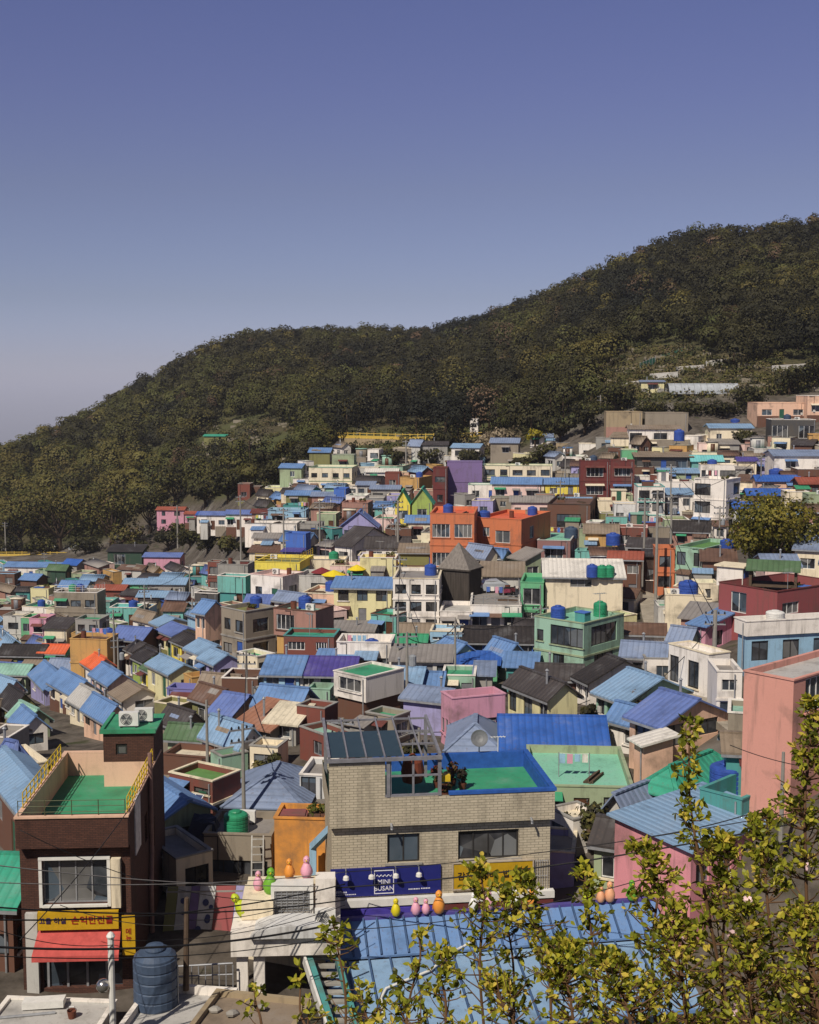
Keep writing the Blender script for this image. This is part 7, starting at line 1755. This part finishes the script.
# rooftop odds and ends: small tanks, units and washing lines on flat roofs
def clutter():
    g = random.Random(5); k = 0
    for r_ in HOUSES:
        if not r_['flat'] or r_['Y'] > 235 or r_['Y'] < 48 or r_['W'] < 3.5 or r_['L'] < 3.5: continue
        z = r_['ctr'].z + r_['H'] - r_['pr'] + .01; c, s = math.cos(r_['phi']), math.sin(r_['phi'])
        r_['items'] = []
        for _ in range(g.choice([2, 3, 4, 5])):
            x = g.uniform(-.5, .5) * (r_['W'] - 1.6); y = g.uniform(-.3, .5) * (r_['L'] - 1.6); p = Vector((r_['ctr'].x + x * c + y * s, r_['ctr'].y - x * s + y * c, z))
            if any((p - q).length < 1.1 for q, _, _ in r_['items']): continue
            kind = g.choice(['tank', 'ac', 'line', 'box', 'planks', 'pots', 'aerial', 'barrel', 'ac'])
            r_['items'].append((p, kind, g.random()))
clutter()
# ------------------------------------------------------------------ labels that single each house out
def label_all():
    lms = [(r_['lm'], r_) for r_ in HOUSES if r_['lm']]
    extra = [('cream tiled building', (440, 830)), ('brick building with yellow railings', (85, 830)), ('wooden tower', (460, 580))]
    def ctr2(r_): x0, yt, x1, yb = r_['rect']; return ((x0 + x1) / 2, (yt * .6 + yb * .4))
    pts = [(n_, ctr2(r_), r_) for n_, r_ in lms] + [(n_, p, None) for n_, p in extra]
    used = {r_['lab'] for r_ in HOUSES if r_['lab']}
    def rel(c, q):
        dx, dy = c[0] - q[0], c[1] - q[1]
        if abs(dx) > 1.3 * abs(dy): return 'just right of' if dx > 0 else 'just left of'
        if abs(dy) > 1.3 * abs(dx): return 'just below' if dy > 0 else 'just above'
        return ('below and ' if dy > 0 else 'above and ') + ('right of' if dx > 0 else 'left of')
    for r_ in HOUSES:
        if r_['lab']: continue
        c = ctr2(r_); near = sorted([(math.hypot(c[0] - p[0], 1.4 * (c[1] - p[1])), n_, p) for n_, p, o in pts if o is not r_])[:7]
        two = 'two storey ' if r_['st'] == 2 else ('tall ' if r_['st'] > 2 else '')
        size = '' 
        bs = [f"{two}{r_['wall']} {r_['name']} with {r_['rcol']} {RTYPE[r_['rt']]}", f"{r_['wall']} {r_['name']} with {r_['rcol']} {RTYPE[r_['rt']]}", f"{r_['wall']} {r_['name']} with {r_['rcol']} roof"]
        best = None
        for d, n_, p in near:
            for b_ in bs:
                L_ = f"{b_} {rel(c, p)} the {n_}"
                if L_ not in used and 4 <= len(L_.split()) <= 16: best = L_; break
            if best: break
        if not best:
            L_ = f"{r_['wall']} house with {r_['rcol']} roof between the {near[0][1]} and {near[1][1]}"; best = L_
        used.add(best); r_['lab'] = best
    for r_ in HOUSES: r_['root']['label'] = r_['lab']
    seen = {}
    for r_ in HOUSES: seen.setdefault(r_['lab'], []).append(r_)
    for k, v in seen.items():
        if len(v) > 1 or not (4 <= len(k.split()) <= 16): print('LABEL', len(v), len(k.split()), k)
label_all()
# place the roof items with labels built from their hosts
def place_items():
    g = random.Random(12); cnt = {}
    for r_ in HOUSES:
        host = r_.get('lm')
        if not r_.get('items'): continue
        w_, rc = r_['wall'], r_['rcol']
        hostl = f"the {host}" if host else None
        tail = None if hostl else r_['lab'].split(' house')[-1].split('roof')[-1].strip()
        for p, kind, q in r_['items']:
            on = hostl or f"the {w_} house {tail}"
            if len(on.split()) > 11: continue
            c1 = BLUEP if q < .5 else (GREENP if q < .7 else GREYB); cn = 'blue' if q < .5 else ('green' if q < .7 else 'grey blue')
            key = {'tank': f'{cn} water tank on {on}', 'ac': f'white air conditioner on {on}', 'line': f'washing line on {on}', 'box': f'stored crate on {on}', 'pots': f'potted plants in a trough on {on}', 'planks': f'stack of planks on {on}', 'aerial': f'television aerial on {on}', 'barrel': f'rusty barrel on {on}'}[kind]
            cnt[key] = cnt.get(key, 0) + 1
            if cnt[key] > 1: continue
            if kind == 'tank': tank(p, .65, 1.15, c1, key)
            elif kind == 'ac': ac(p, -r_['phi'], key)
            elif kind == 'line':
                t = thing('washing_line', key, 'washing line', p, -r_['phi'], 'washing lines on the roofs'); ln = 1.8
                for sx in (-1, 1): MB().tube([(sx * ln / 2, 0, 0), (sx * ln / 2, 0, 1.5)], .03, 5).build('post', METAL, t)
                MB().tube([(-ln / 2, 0, 1.45), (0, 0, 1.38), (ln / 2, 0, 1.45)], .012, 4).build('cord', WHITEP, t)
                for i in range(4):
                    x = -.7 + .45 * i; hh = g.uniform(.45, .8); MB().box(x - .17, x + .17, -.012, .012, 1.4 - hh, 1.4).build('laundry', paint(g.choice(['white', 'pink', 'blue', 'maroon', 'yellow', 'light blue'])), t)
            elif kind == 'planks':
                m = MB()
                for i in range(5): m.box(-1.0 + g.uniform(-.1, .1), 1.0 + g.uniform(-.1, .1), -.3 + .12 * i, -.2 + .12 * i, 0, .1 + .08 * (i % 3))
                o = m.build('plank_stack', WOODP, None); o.location = p; o.rotation_euler = (0, 0, q * 6); tag(o, key, 'planks', 'stacks of planks on the roofs')
            elif kind == 'aerial':
                t = thing('tv_aerial', key, 'aerial', p, q * 6, 'aerials on the roofs'); hh = 1.8 + q
                MB().tube([(0, 0, 0), (0, 0, hh)], .03, 5).build('mast', METAL, t); m = MB().tube([(-.6, 0, hh), (.6, 0, hh)], .025, 4)
                for i in range(6): m.tube([(-.55 + .22 * i, -.3, hh), (-.55 + .22 * i, .3, hh)], .015, 4)
                m.build('antenna', METAL, t)
            elif kind == 'barrel':
                t = thing('barrel', key, 'barrel', p, 0, 'barrels on the roofs'); MB().lathe([(.28, 0), (.3, .02), (.3, .3), (.31, .32), (.3, .34), (.3, .6), (.31, .62), (.3, .64), (.3, .88), (.27, .9)], n=14).build('drum', plain('rusty_drum', '6b3b2a', .8), t); MB().lathe([(.25, .88), (.25, .905), (.05, .91)], n=12).build('lid', BLACKP, t)
            elif kind == 'box':
                t = thing('roof_crate', key, 'crate', p, -r_['phi'] + g.uniform(-.3, .3), 'crates stored on the roofs'); a, b_, hh = g.uniform(.4, .9), g.uniform(.3, .6), g.uniform(.4, .9); m = MB().box(-a, a, -b_, b_, 0, hh)
                m.build('crate_body', paint(g.choice(['brown', 'grey beige', 'maroon', 'blue', 'teal', 'light grey'])), t); MB().box(-a - .06, a + .06, -b_ - .06, b_ + .06, hh, hh + .06).build('lid', paint(g.choice(['grey', 'white', 'blue'])), t)
            else:
                t = thing('plant_trough', key, 'planter', p, -r_['phi'], 'plant troughs on the roofs'); MB().box(-.6, .6, -.2, .2, 0, .35).build('trough', paint('brown'), t)
                V, T = clump_mesh([(-.3, 0, .55), (.3, 0, .6)], [(.32, .22, .28)] * 2, [70, 70], [.16, .16], [.3, .5], seed=int(q * 1e6)); quads_object('plants', V, T, FRESH, t)
place_items()

def more_poles():
    g = random.Random(44); k = 0; ends = []
    for lm in ('left blue row below the barrier', 'grey house with pale blue roof', 'turquoise house in the left valley', 'top of the stepped row', 'big ochre building', 'cottage with worn brown roof', 'long white house beside the red brick house', 'pale yellow house with blue roof', 'white house with dark roof', 'pink house with long grey roof', 'narrow white house with paired windows', 'house with wide black roof', 'long cream house', 'grey house with long sheet roof', 'blue house with black roof', 'white house with brown lower floor', 'red brick house with green deck', 'long white walled house', 'lilac gabled house', 'white house with orange roof'):
        r_ = find(lm); x0, yt, x1, yb = r_['rect']; px = x1 + 3; Y = r_['Y'] - 1.0; k += 1
        top = pole(px, yt - F * 3.4 / Y, yb, Y, f'thin pole at the corner of the {lm}', .12, True, k % 4 == 0); ends.append((top, lm, px))
    ends.sort(key=lambda e: e[2])
    for (a, la, _), (b, lb, _) in zip(ends[:-1], ends[1:]):
        if (a - b).length < 36: wire(a - Vector((0, 0, .4)), b - Vector((0, 0, .4)), .9, .035, f'cable from the pole at the {la}')
more_poles()
# ------------------------------------------------------------------ thin spring haze over the whole place
def haze():
    bpy.context.view_layer.update()
    top = 0; low = 0
    for o in SC.objects:
        if o.type == 'MESH' and len(o.data.vertices):
            for c in o.bound_box:
                z = (o.matrix_world @ Vector(c)).z; top = max(top, z); low = min(low, z)
    m = bpy.data.materials.new('haze'); m.use_nodes = True; nt = m.node_tree; nt.nodes.clear()
    o_ = nt.nodes.new('ShaderNodeOutputMaterial'); v = nt.nodes.new('ShaderNodeVolumePrincipled')
    v.inputs['Color'].default_value = (.97, .96, 1.0, 1); v.inputs['Density'].default_value = .00013; v.inputs['Anisotropy'].default_value = .2
    nt.links.new(v.outputs[0], o_.inputs['Volume'])
    MB().box(-2750, 2750, -400, 3150, low - 1, max(top, 32) + 2).build('haze', m, None, kind='stuff', label='thin pale spring haze', category='haze')
    print('haze', low, top)
haze()
